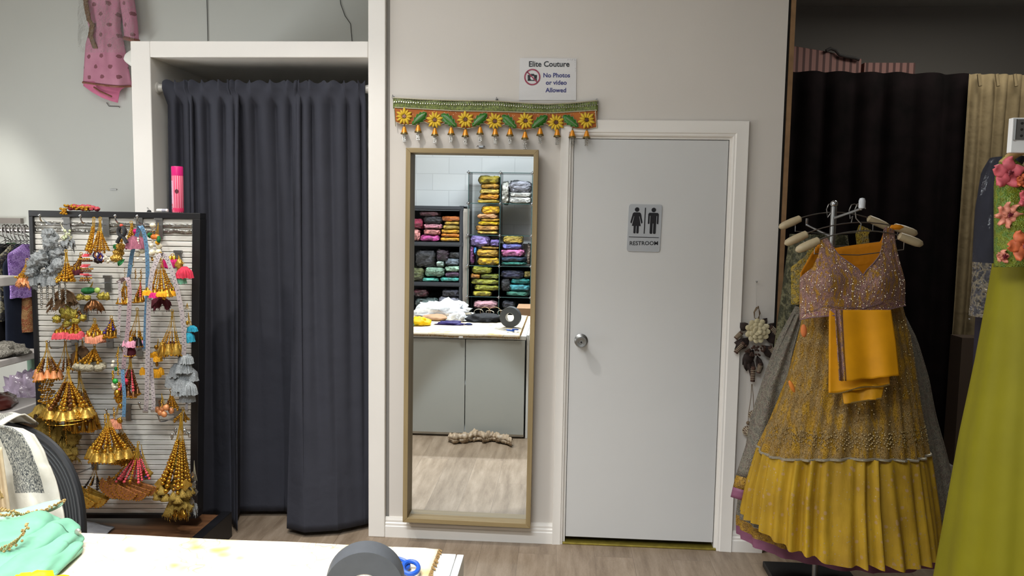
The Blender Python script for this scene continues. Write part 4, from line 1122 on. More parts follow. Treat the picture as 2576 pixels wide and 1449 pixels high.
fo_ = N.n('SeparateXYZ'); N.l(v, fo_.inputs[0])
band = N.noise(N.mapping(scale=(3, 1, 26)), 1.5, 3)
N.set(Base_Color=N.ramp(band, [(.3, lin('#d2cfc6')), (.6, lin('#f0ede4'))]), Roughness=.3, Metallic=.0)
N.bump(N.noise(N.mapping(scale=(4, 4, 30)), 2, 3), .12, .01)
obj('slat_panel', MB().add(vs, fs), N.m, bd, angle=20)
obj('back_panel', strip(.026, .018, .976, .985, -.05, -.016), fm_, bd, smooth=False)
# foil wrinkle strips along two top slats
FOIL = mat('silver_foil', '#a5a39c', .25, .9, bump=.9, bscale=30, bdist=.01)
fl = MB()
for v0, v1, sdv in ((.034, .046, 1), (.052, .064, 7)):
    fl.grid(lambda u, t: dsp(.03 + .94 * u, v0 + (v1 - v0) * t + .003 * nz(u * 14, sdv), .004 + .003 * nz(u * 40, t * 3, sdv)), 90, 3)
obj('torn_foil', fl, FOIL, bd, thick=.0006, angle=180)
# wooden base
pb0, pb1 = on(200, 1302), on(560, 1302)
BASEW = wood('walnut_board', '#5b3d28', '#7c5638', 0, .45)
zb = dBL.z
obj('base_board', MB().box(dBL.x - .02, dBR.x + .05, YD1 - .62, YD1 + .16, .035, zb - .012), BASEW, bd, smooth=False, bevel=.004)
obj('plinth', MB().box(dBL.x, dBR.x + .02, YD1 - .55, YD1 + .12, 0, .035), fm_, bd, smooth=False)
obj('base_edge', MB().box(dBR.x + .05, dBR.x + .10, YD1 - .63, YD1 + .20, 0, zb - .008), fm_, bd, smooth=False, bevel=.003)
# polythene scrap on the base
q = on(228, 1318, .1)
scrap = MB().grid(lambda u, t: Vector((q.x - .09 + .20 * u, YD1 - .10 - .12 * t + .02 * u, zb - .008 + .05 * (1 - t) * (1 - u * .8) + .012 * abs(nz(u * 9, t * 6)))), 14, 8)
solo('plastic_scrap', scrap, mat('grey_polythene', '#8a8a8c', .25, bump=.5, bscale=30, bdist=.01), 'scrap of grey plastic lying on the wooden base of the slatted display', 'plastic', (q.x, YD1 - .1, zb - .01), thick=.001, angle=180)
solo('white_stick', MB().tube([Vector((q.x + .0, YD1 - .27, zb + .000)), Vector((q.x + .045, YD1 - .27, zb + .002))], .0055, 8), mat('white_plastic_stick', '#dad8d2', .4), 'short white plastic stick on the base of the slatted display', 'stick', (q.x, YD1 - .27, zb - .01))

# ---- hooks
def slat_hook(px, py, ln, label, drop=60):
    p = on(px, py)
    h = thing('slat_hook', label, 'hook', p)
    s = p.y / FPX
    obj('bracket', MB().box(p.x - 9 * s, p.x + 9 * s, p.y - .008, p.y - .001, p.z - drop * s, p.z + 10 * s).box(p.x - 11 * s, p.x + 11 * s, p.y - .014, p.y - .001, p.z + 4 * s, p.z + 11 * s), STEEL, h, smooth=False, bevel=.001)
    e = p + Vector((-.02, -ln, .006))
    obj('arm', MB().tube([p + Vector((0, -.008, -.015)), p + Vector((-.012, -ln * .7, -.012)), e + Vector((.001, .01, -.012)), e, e + Vector((0, -.004, .018))], .0032, 8), CHROME, h)
    obj('arm_tip', MB().ball(e + Vector((0, -.004, .02)), .0062, 8, 6), CHROME, h)
    return h
hooks = [(170, 556, .16, 'steel hook at the upper left of the display, behind the silver tassels', 45), (268, 557, .16, 'steel hook at the top of the display holding the fan of gold strings', 40),
         (352, 557, .16, 'steel hook at the top of the display holding the blue measuring tape', 40), (402, 558, .15, 'steel hook at the top of the display holding the green and orange beads', 45),
         (450, 640, .12, 'steel hook near the right edge of the display above the mint tassel', 34), (273, 703, .13, 'bare steel hook on the display, left of the white measuring tape', 32),
         (215, 778, .12, 'steel hook on the display behind the gold rosettes', 30), (278, 850, .12, 'steel hook on the display right of the coral tassels', 26), (352, 872, .12, 'steel hook behind the pale pink tassel', 26),
         (190, 860, .16, 'long steel hook on the left of the display above the gold wire stack', 22), (322, 1026, .14, 'steel hook on the display right of the peach tassel', 32),
         (402, 1010, .14, 'steel hook above the amber cluster on the display', 20), (448, 1040, .14, 'steel hook on the right of the display above the big gold bundle', 20), (240, 1165, .16, 'steel hook above the half moon pendants', 16)]
for h in hooks: slat_hook(*h)

# ---- hanging tassel bundles
CORAL = threads('coral_thread', '#dd5560'); PEACH = threads('peach_thread', '#e79a78'); PINK = threads('pale_pink_thread', '#eaa3b8')
MAG = threads('magenta_thread', '#c9186c'); REDT = threads('red_thread', '#cf2f4a'); MINT = threads('mint_thread', '#8ed2ae')
AMB = threads('amber_thread', '#eda512'); TEAL = threads('teal_thread', '#2596b0'); SILT = mat('silver_thread', '#9da1a2', .45, .4, var=.35, vscale=260, bump=.9, bscale=420, bdist=.004)
GLDT = mat('gold_tulle', '#a0843a', .5, .4, var=.35, vscale=220, bump=.9, bscale=360, bdist=.004); DGRN = mat('green_felt', '#1d6b34', .8, var=.15, vscale=80); LIME = mat('lime_bead', '#b6d26a', .6)
MAUVE = threads('mauve_thread', '#9c5a6c'); PEW = mat('pewter_pompom', '#a39b84', .75, .2, var=.35, vscale=160, bump=.8, bscale=240, bdist=.005)
CRB = mat('coral_bead', '#d8525c', .3, coat=.4); BRZ = mat('bronze_bead', '#7c5230', .28, .75, var=.2, vscale=90); DKB = mat('dark_bead', '#241c18', .35, .3); PUR = mat('purple_bead', '#3c2a7a', .35)
ORB = mat('orange_bead', '#d9772a', .4); WHB = mat('cream_pearl', '#e9e2cc', .3, coat=.4); PEACHF = mat('peach_satin', '#d9905c', .4, .2, var=.2, vscale=60); DRED = mat('wine_thread', '#5a1a28', .85)
GLDF = mat('gold_fabric', '#b9923e', .35, .6, var=.3, vscale=70, bump=.4, bscale=90, bdist=.004)
GBALL = mat('gold_wire_ball', '#b9a84a', .4, .65, var=.35, vscale=120, bump=.8, bscale=160, bdist=.006)
PGRN = mat('pale_green_pearl', '#c9d2a8', .3, .15, coat=.4)

def thread_tassel(m, top, ln, r, flare=1.25, n=18, seed=0):
    """brush of threads as a ribbed flared skirt with ragged end, and a bound neck"""
    def fn(u, v):
        w = 2 * PI * u; rr = r * (.38 + .62 * min(1, v * 2.6)) * (1 + (flare - 1) * v)
        rr *= 1 + (.10 * math.sin(w * n + seed) + .22 * nz(math.cos(w) * 2.2 + seed, math.sin(w) * 2.2, v)) * min(1, v * 3)
        z = -ln * v * (1 + (.30 * nz(u * 37 + seed, seed) if v > .9 else 0))
        return Vector(top) + Vector((rr * math.cos(w), rr * math.sin(w) * .85, z))
    m.grid(fn, n * 2, 6, closed=True)
    e = [fn(i / (n * 2), 1.0) for i in range(n * 2)]
    m.add(e + [Vector(top) + Vector((0, 0, -ln * .8))], [(i, (i + 1) % (n * 2), n * 2) for i in range(n * 2)])
    return m

def strand_path(a, b, bow=.2, n=8):
    a = Vector(a); b = Vector(b); out = []
    for i in range(n + 1):
        t = i / n; p = a.lerp(b, t)
        h = a.lerp(b, t ** 1.5)
        out.append(Vector((h.x, h.y, p.z)))
    return out
def along(path, t):
    k = t * (len(path) - 1); i = min(int(k), len(path) - 2); return path[i].lerp(path[i + 1], k - i)

def bundle(label, hook, bot, wpx, n=9, d=.10, beads=(GOLD,), bead_from=.35, br=.0052, grow=1.4, cord=GCORD, end=None, endm=GOLD, endpx=14, endln=18, vary=.12, seed=0, name='tassel_bundle', cat='tassel', gap=2.0, ends=None, skew=.5):
    """bundle of strings from a hook, fanning out; beads below, an ornament at each tip"""
    rnd = random.Random(seed * 7 + 3)
    a = on(hook[0], hook[1], d); b = on(bot[0], bot[1], d); s = b.y / FPX
    b.y = a.y
    t = thing(name, label, cat, (b.x, b.y, b.z))
    strings = MB()
    for i in range(n):
        w = 2 * PI * (i + .5 * rnd.random()) / n
        k = .55 + .45 * rnd.random() if i % 3 == 0 else .85 + .15 * rnd.random()
        e = b + Vector((math.cos(w) * wpx * s * .5 * k, math.sin(w) * min(.06, wpx * s * .42) * k, (rnd.random() - .2) * vary * (a.z - b.z) * .8 - abs(math.sin(w)) * .004 + (endln * s if end in ('tassel', 'bell', 'pom', 'disc') else 0)))
        pth = strand_path(a + Vector((rnd.uniform(-.006, .006), rnd.uniform(-.004, .004), 0)), e)
        m = MB(); m.tube(pth, .0011, 4)
        cm_ = beads[i % len(beads)]
        L = sum((pth[q + 1] - pth[q]).length for q in range(len(pth) - 1)); tpos = bead_from * L; first = tpos
        bm_ = MB(); alt = MB()
        while tpos < L:
            f = (tpos - first) / max(1e-6, L - first); r = br * (.62 + (grow - .62) * f) * (.8 + .4 * rnd.random())
            bm_.ball(along(pth, tpos / L), r, 7, 5)
            tpos += r * gap
        so = obj('string', m, cord, t)
        if bm_.v: obj('beads', bm_, cm_, so)
        ee = (ends[i % len(ends)] if ends else (end, endm))
        if ee[0] == 'tassel':
            eo = obj('thread_tassel', thread_tassel(MB(), e, endln * s, endpx * s * .5, seed=i), ee[1], t)
            obj('tassel_cap', MB().lathe([(.001, .012), (endpx * s * .24, .006), (endpx * s * .30, -.004), (endpx * s * .34, -.010)], e, 10), GOLD, eo)
        elif ee[0] == 'bell':
            obj('bell_cup', MB().lathe([(.001, .004), (endpx * s * .22, 0), (endpx * s * .36, -endln * s * .5), (endpx * s * .52, -endln * s * .95), (endpx * s * .50, -endln * s), (endpx * s * .3, -endln * s * .6), (.001, -endln * s * .3)], e, 12), ee[1], t)
            rm = MB()
            for q in range(9):
                rm.ball(e + Vector((endpx * s * .5 * math.cos(q * .7), endpx * s * .5 * math.sin(q * .7), -endln * s * 1.05)), .0042, 6, 4)
            obj('bead_rim', rm, GOLD, t)
        elif ee[0] == 'pom':
            obj('pompom', MB().ball(e - Vector((0, 0, endln * s * .5)), endpx * s * .5, 14, 10, (1, .8, endln / endpx), .25, i), ee[1], t)
        elif ee[0] == 'disc':
            c0 = e - Vector((0, 0, endln * s * .35)); an = -.5 + .25 * math.cos(w); R_ = endpx * s * .5
            hp = [(R_ * math.cos(an + PI + PI * q / 12), R_ * math.sin(an + PI + PI * q / 12)) for q in range(13)]
            do = obj('half_moon', MB().prism(hp, lambda x, z, th: c0 + Vector((x, -.012 - th, z)), .006), ee[1], t, smooth=False, bevel=.001)
            rm = MB()
            for x, z in hp: rm.ball(c0 + Vector((x, -.017, z)), .0040, 6, 4)
            for q in range(7): rm.ball(c0 + Vector((R_ * .6 * math.cos(PI + PI * q / 6 + an), -.019, R_ * .6 * math.sin(PI + PI * q / 6 + an))), .0035, 6, 4)
            obj('bead_edging', rm, GOLD, do)
        elif ee[0] == 'bead':
            obj('end_bead', MB().ball(e, endpx * s * .5, 12, 8), ee[1], t)
        elif ee[0] == 'cone':
            obj('tulle_cone', MB().grid(lambda u, v: e + Vector((endpx * s * .5 * v * math.cos(2 * PI * u) * (1 + .15 * math.sin(u * 50)), endpx * s * .4 * v * math.sin(2 * PI * u), .008 - endln * s * v)), 30, 3, closed=True), ee[1], t, thick=.0008, angle=180)
    obj('top_loop', MB().tube([a + Vector((.006 * math.cos(q), .0, .006 * math.sin(q) + .004)) for q in [i * .63 for i in range(11)]], .0016, 5), cord, t)
    return t

def cluster(label, c, parts, d=.09, hook=None, cord=GCORD, name='tassel_cluster', cat='tassel', seed=0):
    """irregular ornament: list of (part name, kind, dx, dy, size px, length px, material)"""
    c0 = on(c[0], c[1], d); s = c0.y / FPX
    t = thing(name, label, cat, c0)
    if hook:
        a = on(hook[0], hook[1], d); a.y = c0.y
        m = MB()
        for k in range(4): m.tube(strand_path(a, c0 + Vector((.006 * (k - 1.5), .004 * (k % 2), .0)), 0, 5), .0012, 4)
        obj('string', m, cord, t)
    for i, (pn_, kind, dx, dy, sz, ln, m_) in enumerate(parts):
        p = c0 + Vector((dx * s, -.012 * (i % 3), -dy * s))
        mb = MB()
        if kind == 'ball': mb.ball(p, sz * s * .5, 14, 9, (1, .9, ln / sz), .08, i + seed)
        elif kind == 'rough': mb.ball(p, sz * s * .5, 20, 14, (1, .8, ln / sz), .55, i * 3.1 + seed)
        elif kind == 'tassel': thread_tassel(mb, p, ln * s, sz * s * .5, seed=i + seed)
        elif kind == 'string':
            n = max(2, int(ln / 5)); 
            for q in range(n): mb.ball(p - Vector((.0015 * math.sin(q * 2), 0, q * ln * s / n)), sz * s * .5, 7, 5)
        elif kind == 'rose':
            for lay in range(4):
                for q in range(5 + lay):
                    w = 2 * PI * q / (5 + lay) + lay; rr = sz * s * .12 * (lay + .4)
                    mb.oball(p + Vector((rr * math.cos(w), -.004 * (4 - lay), rr * math.sin(w) * ln / sz)), Vector((math.cos(w), 0, math.sin(w))) * sz * s * .10, Vector((-math.sin(w), 0, math.cos(w))) * sz * s * .16, Vector((0, -.010, 0)), 8, 6)
        elif kind == 'ruffle':
            q0 = seed * 3.7 + i * 5.3; tx, ty = .5 * nz(q0, 1.1), .5 * nz(q0, 7.7)
            def rf(u, v):
                a = 2 * PI * u; ca, sa = math.cos(a), math.sin(a)
                r = sz * s * .5 * (.16 + .84 * v ** .8) * (1 + .45 * nz(ca * 1.3 + q0, sa * 1.3) + .22 * v * math.sin(a * 7 + 3 * nz(ca * 2, sa * 2, q0)))
                z = -ln * s * (v ** 1.2) * (1 + .9 * nz(ca * 2 + q0, sa * 2, v)) + r * (tx * ca + ty * sa) + .16 * ln * s * math.sin(a * 13 + q0) * v
                return p + Vector((r * ca, r * sa * .8, z))
            mb.grid(rf, 66, 6, closed=True)
            for q in range(44):
                e0 = rf(q / 44, 1.0); mb.tube([e0, e0 + Vector((.006 * nz(q * 1.7, q0), 0, -ln * s * (.18 + .22 * abs(nz(q * 2.3, q0)))))], .0009, 3, cap=False)
        elif kind == 'puff':
            q0 = seed * 3.7 + i * 5.3; base_ = MB().ball((0, 0, 0), 1, 34, 22)
            vs_ = []
            for w_ in base_.v:
                k_ = 1 + .42 * noise.fractal(w_ * 2.2 + Vector((q0, q0 * .6, 0)), 1.0, 2.0, 5)
                k_ -= .22 * abs(nz(w_.x * 5 + q0, w_.y * 5, w_.z * 5))
                vs_.append(p + Vector((w_.x * sz * .5, w_.y * sz * .4, w_.z * ln * .5)) * s * k_ if False else p + Vector((w_.x * sz * .5 * k_ * s, w_.y * sz * .4 * k_ * s, w_.z * ln * .5 * k_ * s)))
            mb.add(vs_, base_.f)
            rq = random.Random(i * 13 + seed)
            for _ in range(70):
                w_ = rq.choice(vs_); o_ = (w_ - p); o_ = o_.normalized() if o_.length > 1e-6 else Vector((0, -1, 0))
                mb.tube([w_ - o_ * .004, w_ + o_ * (.008 + .010 * rq.random()) + Vector((0, 0, -.006 * rq.random()))], .0007, 3, cap=False)
        elif kind == 'hex': mb.prism([(sz * s * .5 * math.cos(q * PI / 3 + .3), sz * s * .5 * math.sin(q * PI / 3 + .3)) for q in range(6)], lambda x, z, th: p + Vector((x, -.03 - th, z)), .003)
        elif kind == 'leaf': leaf_blade(mb, p, p + Vector((-sz * s, -.004, -ln * s)), sz * .35)
        elif kind == 'ringed':
            mb.tube([p + Vector((sz * s * .5 * math.cos(q * .42), -.004 * math.sin(q), ln * s * .5 * math.sin(q * .42))) for q in range(16)], .0032, 6)
        elif kind == 'fan':
            mb.grid(lambda u, v: p + Vector((sz * s * .5 * v * math.sin((u - .5) * 2.2), -.01 - .01 * math.sin(u * 30), -ln * s * v * math.cos((u - .5) * 2.2) )), 30, 4)
        elif kind == 'disk': mb.lathe([(.001, .004), (sz * s * .5, .003), (sz * s * .5, -.003), (.001, -.004)], p, 18)
        elif kind == 'beadring':
            mb.tube([p + Vector((sz * s * .5 * math.cos(q * .4), sz * s * .5 * math.sin(q * .4), 0)) for q in range(17)], .0012, 4, cap=False)
            for q in range(12): mb.ball(p + Vector((sz * s * .5 * math.cos(q * .524), sz * s * .5 * math.sin(q * .524), 0)), ln * s * .5, 7, 5)
        elif kind == 'quad': mb.prism([(0, ln * s * .5), (sz * s * .5, 0), (0, -ln * s * .5), (-sz * s * .5, 0)], lambda x, z, th: p + Vector((x, -.02 - th, z + .2 * x)), .004)
        obj(pn_, mb, m_, t, angle=180 if kind in ('puff', 'rough') else 50, thick=.0008 if kind in ('ruffle', 'fan', 'leaf') else 0)
    return t
R_ = random.Random(2)

# 1 big silver bunch, upper left
parts = []
for i, (dx, dy, sz, ln) in enumerate([(0, 8, 30, 30), (-4, 30, 34, 34), (8, 48, 38, 36), (-12, 62, 40, 40), (16, 74, 40, 36), (-20, 88, 46, 40), (6, 96, 50, 40), (-42, 104, 38, 36), (26, 104, 34, 40), (-26, 122, 50, 36), (2, 124, 46, 34), (-48, 124, 30, 26)]):
    parts.append(('silver_ruffle', 'puff' if i % 3 else 'ruffle', dx, dy, sz, ln * (1 if i % 3 else .7), SILT))
for i, (dx, dy) in enumerate(((-30, 124), (-10, 130), (10, 126), (24, 116), (-44, 128))): parts.append(('silver_tassel', 'tassel', dx, dy, 26, 30, SILT))
for dx, dy in ((14, 28), (-4, 60), (18, 50), (2, 78)): parts.append(('mirror_disc', 'hex', dx, dy, 12, 12, CHROME))
for i in range(13): parts.append(('bead_string', 'string', -34 + i * 5.6, 126 + R_.random() * 18, 5.5, 56 + R_.random() * 24, SILVER))
for i in range(4): parts.append(('bead_string', 'string', 18 + i * 5, 84 + R_.random() * 10, 5, 46, SILVER))
cluster('big bunch of silver ruffles and silver bead strings at the upper left of the display', (128, 566), parts, .13, (105, 548), SILT, seed=1)
# 2 pale pearl pouch
cluster('small pouch of pale green pearls beside the silver ruffles', (170, 592), [('pearl', 'ball', R_.uniform(-16, 12), R_.uniform(-16, 10), 7, 7, PGRN) for _ in range(16)] + [('tulle_pouch', 'ruffle', 4, 4, 34, 24, SILT), ('ring', 'ringed', 6, 6, 28, 14, SCORD)], .11, (150, 560), SCORD, seed=3)
# 3 gold cone with brown fringe
bundle('cone of gold bead strings with brown feathery base, below the silver bunch', (166, 634), (167, 704), 48, 14, .16, (GOLD,), .42, .0050, 1.7, seed=3, end='bead', endm=GOLD, endpx=8, endln=6)
cluster('brown feathery fringe under the gold cone', (163, 726), [('feather', 'ruffle', dx, dy, 60, 24, mat('brown_feather%d' % k, '#8a6a4a', .9, var=.3, vscale=90)) for k, (dx, dy) in enumerate(((-8, 2), (6, 10), (-2, 20)))], .07, seed=5)
# 4 peach scalloped cup at the left edge
bundle('gold beads with a scalloped peach cup overhanging the left edge of the display', (68, 656), (62, 700), 30, 9, .15, (GOLD,), .2, .0052, 1.3, seed=4)
cluster('scalloped peach satin cup below gold beads at the left edge of the display', (64, 692), [('satin_cup', 'ruffle', 0, 0, 46, 22, PEACHF), ('satin_cup', 'ruffle', 8, 6, 40, 18, PEACHF), ('bead_rim', 'beadring', 0, 4, 32, 4, GOLD)], .15, seed=8)
# 5 fan of gold strings top
for k, x in enumerate((236, 243, 249, 255, 261, 267)):
    pass
bundle('fan of long gold strings with gold beads at the top of the display', (252, 552), (258, 632), 50, 13, .12, (GOLD,), .40, .0044, 1.2, seed=5)
bundle('narrow column of gold beads left of the gold string fan', (236, 552), (226, 632), 18, 6, .13, (GOLD,), .25, .0055, 1.5, seed=6)
cluster('chain of blue, orange and white beads below the gold string fan', (252, 640), [('bead', 'ringed', -10, 2, 16, 20, PUR), ('bead', 'ringed', -1, 0, 16, 20, ORB), ('bead', 'ringed', 9, 6, 14, 18, PUR), ('bead', 'ringed', 2, 12, 18, 16, ORB)] + [('pearl', 'ball', 18 + 6 * (q % 4), 4 + 6 * (q // 4) + (q % 2) * 3, 8, 8, WHB) for q in range(12)] + [('dark_flower', 'rough', -2, 16, 22, 14, DKB)], .11, (250, 600), seed=2)
# 6 coral disc column
pp = []
for k, dy in enumerate((0, 27, 51)):
    pp += [('coral_disc', 'disk', 0, dy, 22, 8, CRB), ('coral_disc', 'disk', 0, dy + 4, 20, 8, CRB), ('bead_ring', 'beadring', 0, dy + 11, 24, 4.5, GOLD), ('bead_ring', 'beadring', 0, dy + 16, 22, 4.5, BRZ)]
cluster('stacked column of coral discs and gold bead rings on the display', (219, 640), pp, .14, (222, 610), seed=4)
bundle('copper bead strings left of the coral disc column', (204, 640), (196, 690), 26, 8, .10, (BRZ, GOLD), .15, .0045, 1.4, seed=7, end='tassel', endm=DRED, endpx=10, endln=14)
# 8 green cylinder
cluster('dark green felt barrel with a lime bead and gold wire balls', (222, 731), [('green_barrel', 'ball', 0, 0, 36, 18, DGRN), ('lime_bead', 'ball', 29, -2, 15, 15, LIME), ('wire_ball', 'rough', -14, 16, 20, 17, GBALL), ('wire_ball', 'rough', 36, 14, 22, 20, GBALL), ('wire_ball', 'rough', 54, 14, 16, 18, GBALL), ('wire_ball', 'rough', 6, 18, 18, 14, GBALL), ('brown_cone', 'ruffle', 12, 24, 44, 26, BRZ)], .12, (232, 708), seed=6)
# 10 gold rosettes with leaf
cluster('gold satin rosette bunch with one green leaf under the black clamp', (303, 628), [('gold_rose', 'rose', -4, 8, 30, 24, GLDF), ('gold_rose', 'rose', 6, -8, 24, 20, GLDF), ('gold_rose', 'rose', -2, 22, 32, 18, GLDF), ('gold_bead', 'ball', 2, -24, 8, 10, GOLD), ('leaf', 'leaf', 2, -12, 16, 8, DGRN), ('leaf', 'leaf', 18, 24, 16, 18, DGRN)], .13, (306, 592), seed=9)
bundle('thin gold bead strings between the black clamp and the mauve tassel', (330, 562), (332, 604), 22, 7, .11, (GOLD,), .2, .004, 1.4, seed=8)
# 12 mauve tassel with pearl strand
cluster('mauve thread tassel with a pearl strand and cream ribbed ball', (344, 600), [('mauve_tassel', 'tassel', -2, -8, 44, 34, MAUVE), ('red_bow', 'rough', 2, -18, 14, 14, MAG), ('pearl_strand', 'string', 12, 0, 7, 24, WHB), ('ribbed_ball', 'ball', 14, 30, 18, 19, PEARL), ('ribbed_ball', 'ball', 5, 40, 13, 14, PEARL), ('pearl', 'ball', 9, 52, 7, 7, WHB), ('pearl', 'ball', 17, 54, 7, 7, WHB)], .13, (350, 570), seed=3)
cluster('pale green bead with gold chain fringe below the mauve tassel', (330, 668), [('green_bead', 'ball', -4, 0, 10, 9, MINT), ('green_bead', 'ball', 4, 0, 9, 8, MINT)] + [('chain', 'string', -10 + q * 5, 8 + (q % 3) * 4, 3, 26, OLDGOLD) for q in range(11)], .10, (334, 640), seed=3)
# 13 green orange beads with cream balls
cluster('green and orange beads above cream ribbed balls at the upper right of the display', (392, 598), [('gold_string', 'string', -8, -28, 3, 24, GOLD), ('gold_string', 'string', 4, -28, 3, 24, GOLD), ('cream_ball', 'ball', 0, -32, 16, 13, PEARL), ('orange_bead', 'ball', -6, -2, 15, 14, ORB), ('orange_bead', 'ball', 7, -2, 15, 14, ORB), ('green_knot', 'rough', 15, 4, 10, 16, DGRN), ('green_knot', 'rough', -16, -6, 12, 14, DGRN), ('amber_bead', 'ball', 8, 12, 12, 11, AMB), ('cream_ball', 'ball', -6, 20, 13, 13, PEARL), ('cream_ball', 'ball', 8, 22, 16, 16, PEARL), ('cream_ball', 'ball', 10, 36, 16, 15, PEARL), ('cream_ball', 'ball', -4, 38, 17, 18, PEARL), ('pearl', 'ball', -9, 10, 7, 7, WHB)] + [('pearl', 'ball', -8 + q * 5, 52 + (q % 2) * 5, 6, 6, OLDGOLD) for q in range(4)], .12, (396, 560), seed=5)
# 15 pink and amber tassels
bundle('gold strings with pink and amber thread tassels at the right of the display', (404, 640), (410, 728), 66, 9, .15, (GOLD,), .45, .005, 1.4, seed=9, ends=[('tassel', AMB), ('tassel', MAG), ('tassel', AMB), ('bell', GOLD), ('tassel', REDT)], endpx=24, endln=16)
# 16
bundle('magenta thread tassels on gold strings near the right edge of the display', (434, 644), (430, 672), 26, 4, .11, (GOLD,), .9, .004, 1, seed=10, end='tassel', endm=MAG, endpx=18, endln=24)
cluster('red thread tassel with gold braid sticking out past the right edge of the display', (458, 664), [('gold_braid', 'rough', -8, 2, 18, 30, GLDF), ('red_tassel', 'tassel', 10, 6, 34, 30, REDT)], .13, (448, 642), seed=7)
cluster('mint green thread tassel near the right edge of the display', (452, 690), [('mint_tassel', 'tassel', 0, 0, 28, 24, MINT)], .14, (446, 646), seed=9)
cluster('dark wine gold trimmed drape behind the pink and amber tassels', (408, 746), [('wine_cloth', 'ruffle', -4, 0, 52, 24, DRED), ('gold_bell', 'ball', 8, 4, 10, 12, GOLD)], .09, (406, 700), seed=4)
# 19, 20
bundle('gold bells with purple drops left of the blue measuring tape', (314, 708), (316, 762), 30, 7, .11, (GOLD,), .3, .0045, 1.4, seed=11, end='bell', endm=GOLD, endpx=12, endln=12)
bundle('red and gold filigree beads right of the blue measuring tape', (352, 704), (354, 756), 24, 6, .10, (GOLD, CRB), .2, .005, 1.3, seed=12, end='bell', endm=OLDGOLD, endpx=12, endln=12)
# 21 rosettes
cluster('cluster of big gold wire rosettes on the left half of the display', (172, 790), [('wire_rosette', 'rough', -4, -4, 34, 34, GBALL), ('wire_rosette', 'rough', 18, 0, 22, 24, GBALL), ('wire_rosette', 'rough', -24, 12, 20, 20, GBALL), ('wire_rosette', 'rough', -4, 26, 22, 20, GBALL), ('wire_rosette', 'rough', 44, 8, 18, 18, GBALL), ('wire_rosette', 'rough', 28, 16, 20, 16, GBALL), ('copper_bead', 'ball', 30, -6, 9, 9, BRZ), ('copper_bead', 'ball', 38, -2, 8, 8, BRZ), ('copper_bead', 'ball', 32, 4, 8, 8, GOLD)], .12, (196, 772), seed=2)
cluster('hanging crystal charm on a thin wire left of the gold rosettes', (140, 776), [('crystal', 'ball', -4, 0, 9, 8, SILVER), ('crystal', 'ball', 4, 0, 9, 8, SILVER)] + [('wire', 'string', -6 + q * 4, 6, 1.5, 14, SILVER) for q in range(4)], .03, (140, 752), SCORD, seed=2)
# 22
bundle('pair of coral thread tassels with gold caps, left one of the coral group', (165, 800), (160, 850), 28, 4, .13, (OLDGOLD,), .5, .005, 1.3, seed=13, end='tassel', endm=CORAL, endpx=22, endln=20)
bundle('coral thread tassels under a gold filigree cap, right of the coral group', (188, 800), (192, 850), 34, 6, .14, (GOLD,), .45, .005, 1.5, seed=14, end='tassel', endm=CORAL, endpx=20, endln=18)
# 23
bundle('gold bead cone with soft peach tassels in the middle of the display', (238, 806), (242, 860), 42, 10, .12, (GOLD,), .3, .0048, 1.3, seed=15, end='tassel', endm=PEACH, endpx=14, endln=20)
bundle('antique gold beads with purple drops right of the peach tassels', (280, 800), (281, 846), 34, 9, .11, (OLDGOLD, GOLD, PUR), .15, .0055, 1.4, seed=16, end='bell', endm=OLDGOLD, endpx=10, endln=12)
# 25
bundle('gold strings with pale pink thread tassels behind the measuring tapes', (345, 780), (342, 852), 42, 7, .11, (GOLD,), .75, .005, 1.2, seed=17, ends=[('tassel', PINK), ('tassel', PINK), ('bell', DKB), ('bell', GOLD)], endpx=20, endln=20)
# 26
bundle('bunch of pale gold fluted bells on gold cords at the right of the display', (433, 784), (433, 866), 50, 8, .14, (GOLD,), .62, .004, 1.2, seed=18, ends=[('bell', GLDF), ('bell', GLDF), ('bell', OLDGOLD)], endpx=24, endln=26)
cluster('wine coloured gold edged drape under the pale gold bells', (432, 868), [('wine_cloth', 'ruffle', 0, -8, 60, 24, DRED)], .10, seed=4)
cluster('teal thread tassels sticking out past the right edge of the display', (478, 822), [('teal_tassel', 'tassel', 6, -4, 22, 16, TEAL), ('teal_tassel', 'tassel', 0, 14, 26, 24, TEAL), ('gold_cap', 'ball', 0, -12, 8, 12, GOLD)], .12, (472, 786), seed=5)
# 28
cluster('amber orange thread tassels behind the long measuring tape', (392, 890), [('amber_tassel', 'tassel', 0, -6, 26, 18, AMB), ('amber_tassel', 'tassel', 6, 4, 24, 14, AMB), ('amber_tassel', 'tassel', 6, 38, 20, 22, AMB), ('amber_tassel', 'tassel', -6, 40, 16, 20, AMB), ('amber_tassel', 'tassel', 16, 34, 14, 20, AMB), ('amber_tassel', 'tassel', -30, 34, 12, 20, AMB), ('gold_bead', 'ball', 2, -18, 12, 12, OLDGOLD), ('gold_bead', 'ball', 6, 26, 8, 14, OLDGOLD)], .08, (396, 852), seed=5)
# 29 silver tassels right
pp = []
for dx, dy, sz, ln in [(-22, 36, 34, 40), (-8, 14, 30, 36), (16, 4, 34, 32), (26, 26, 34, 34), (10, 44, 40, 42), (28, 58, 34, 36), (16, 80, 34, 36), (-4, 62, 30, 36), (22, -14, 30, 26)]:
    pp.append(('silver_tassel', 'tassel', dx, dy, sz, ln, SILT))
pp += [('silver_bead', 'string', -24 + q * 6, 30 + (q % 2) * 8, 5, 26, SILVER) for q in range(5)]
cluster('large bunch of silver thread tassels at the right edge of the display', (454, 900), pp, .13, (434, 882), SILT, seed=3)
# 30
bundle('gold bead cone ringed with pewter grey pompoms', (238, 870), (231, 932), 68, 9, .13, (GOLD,), .25, .0052, 1.4, seed=19, end='pom', endm=PEW, endpx=26, endln=20)
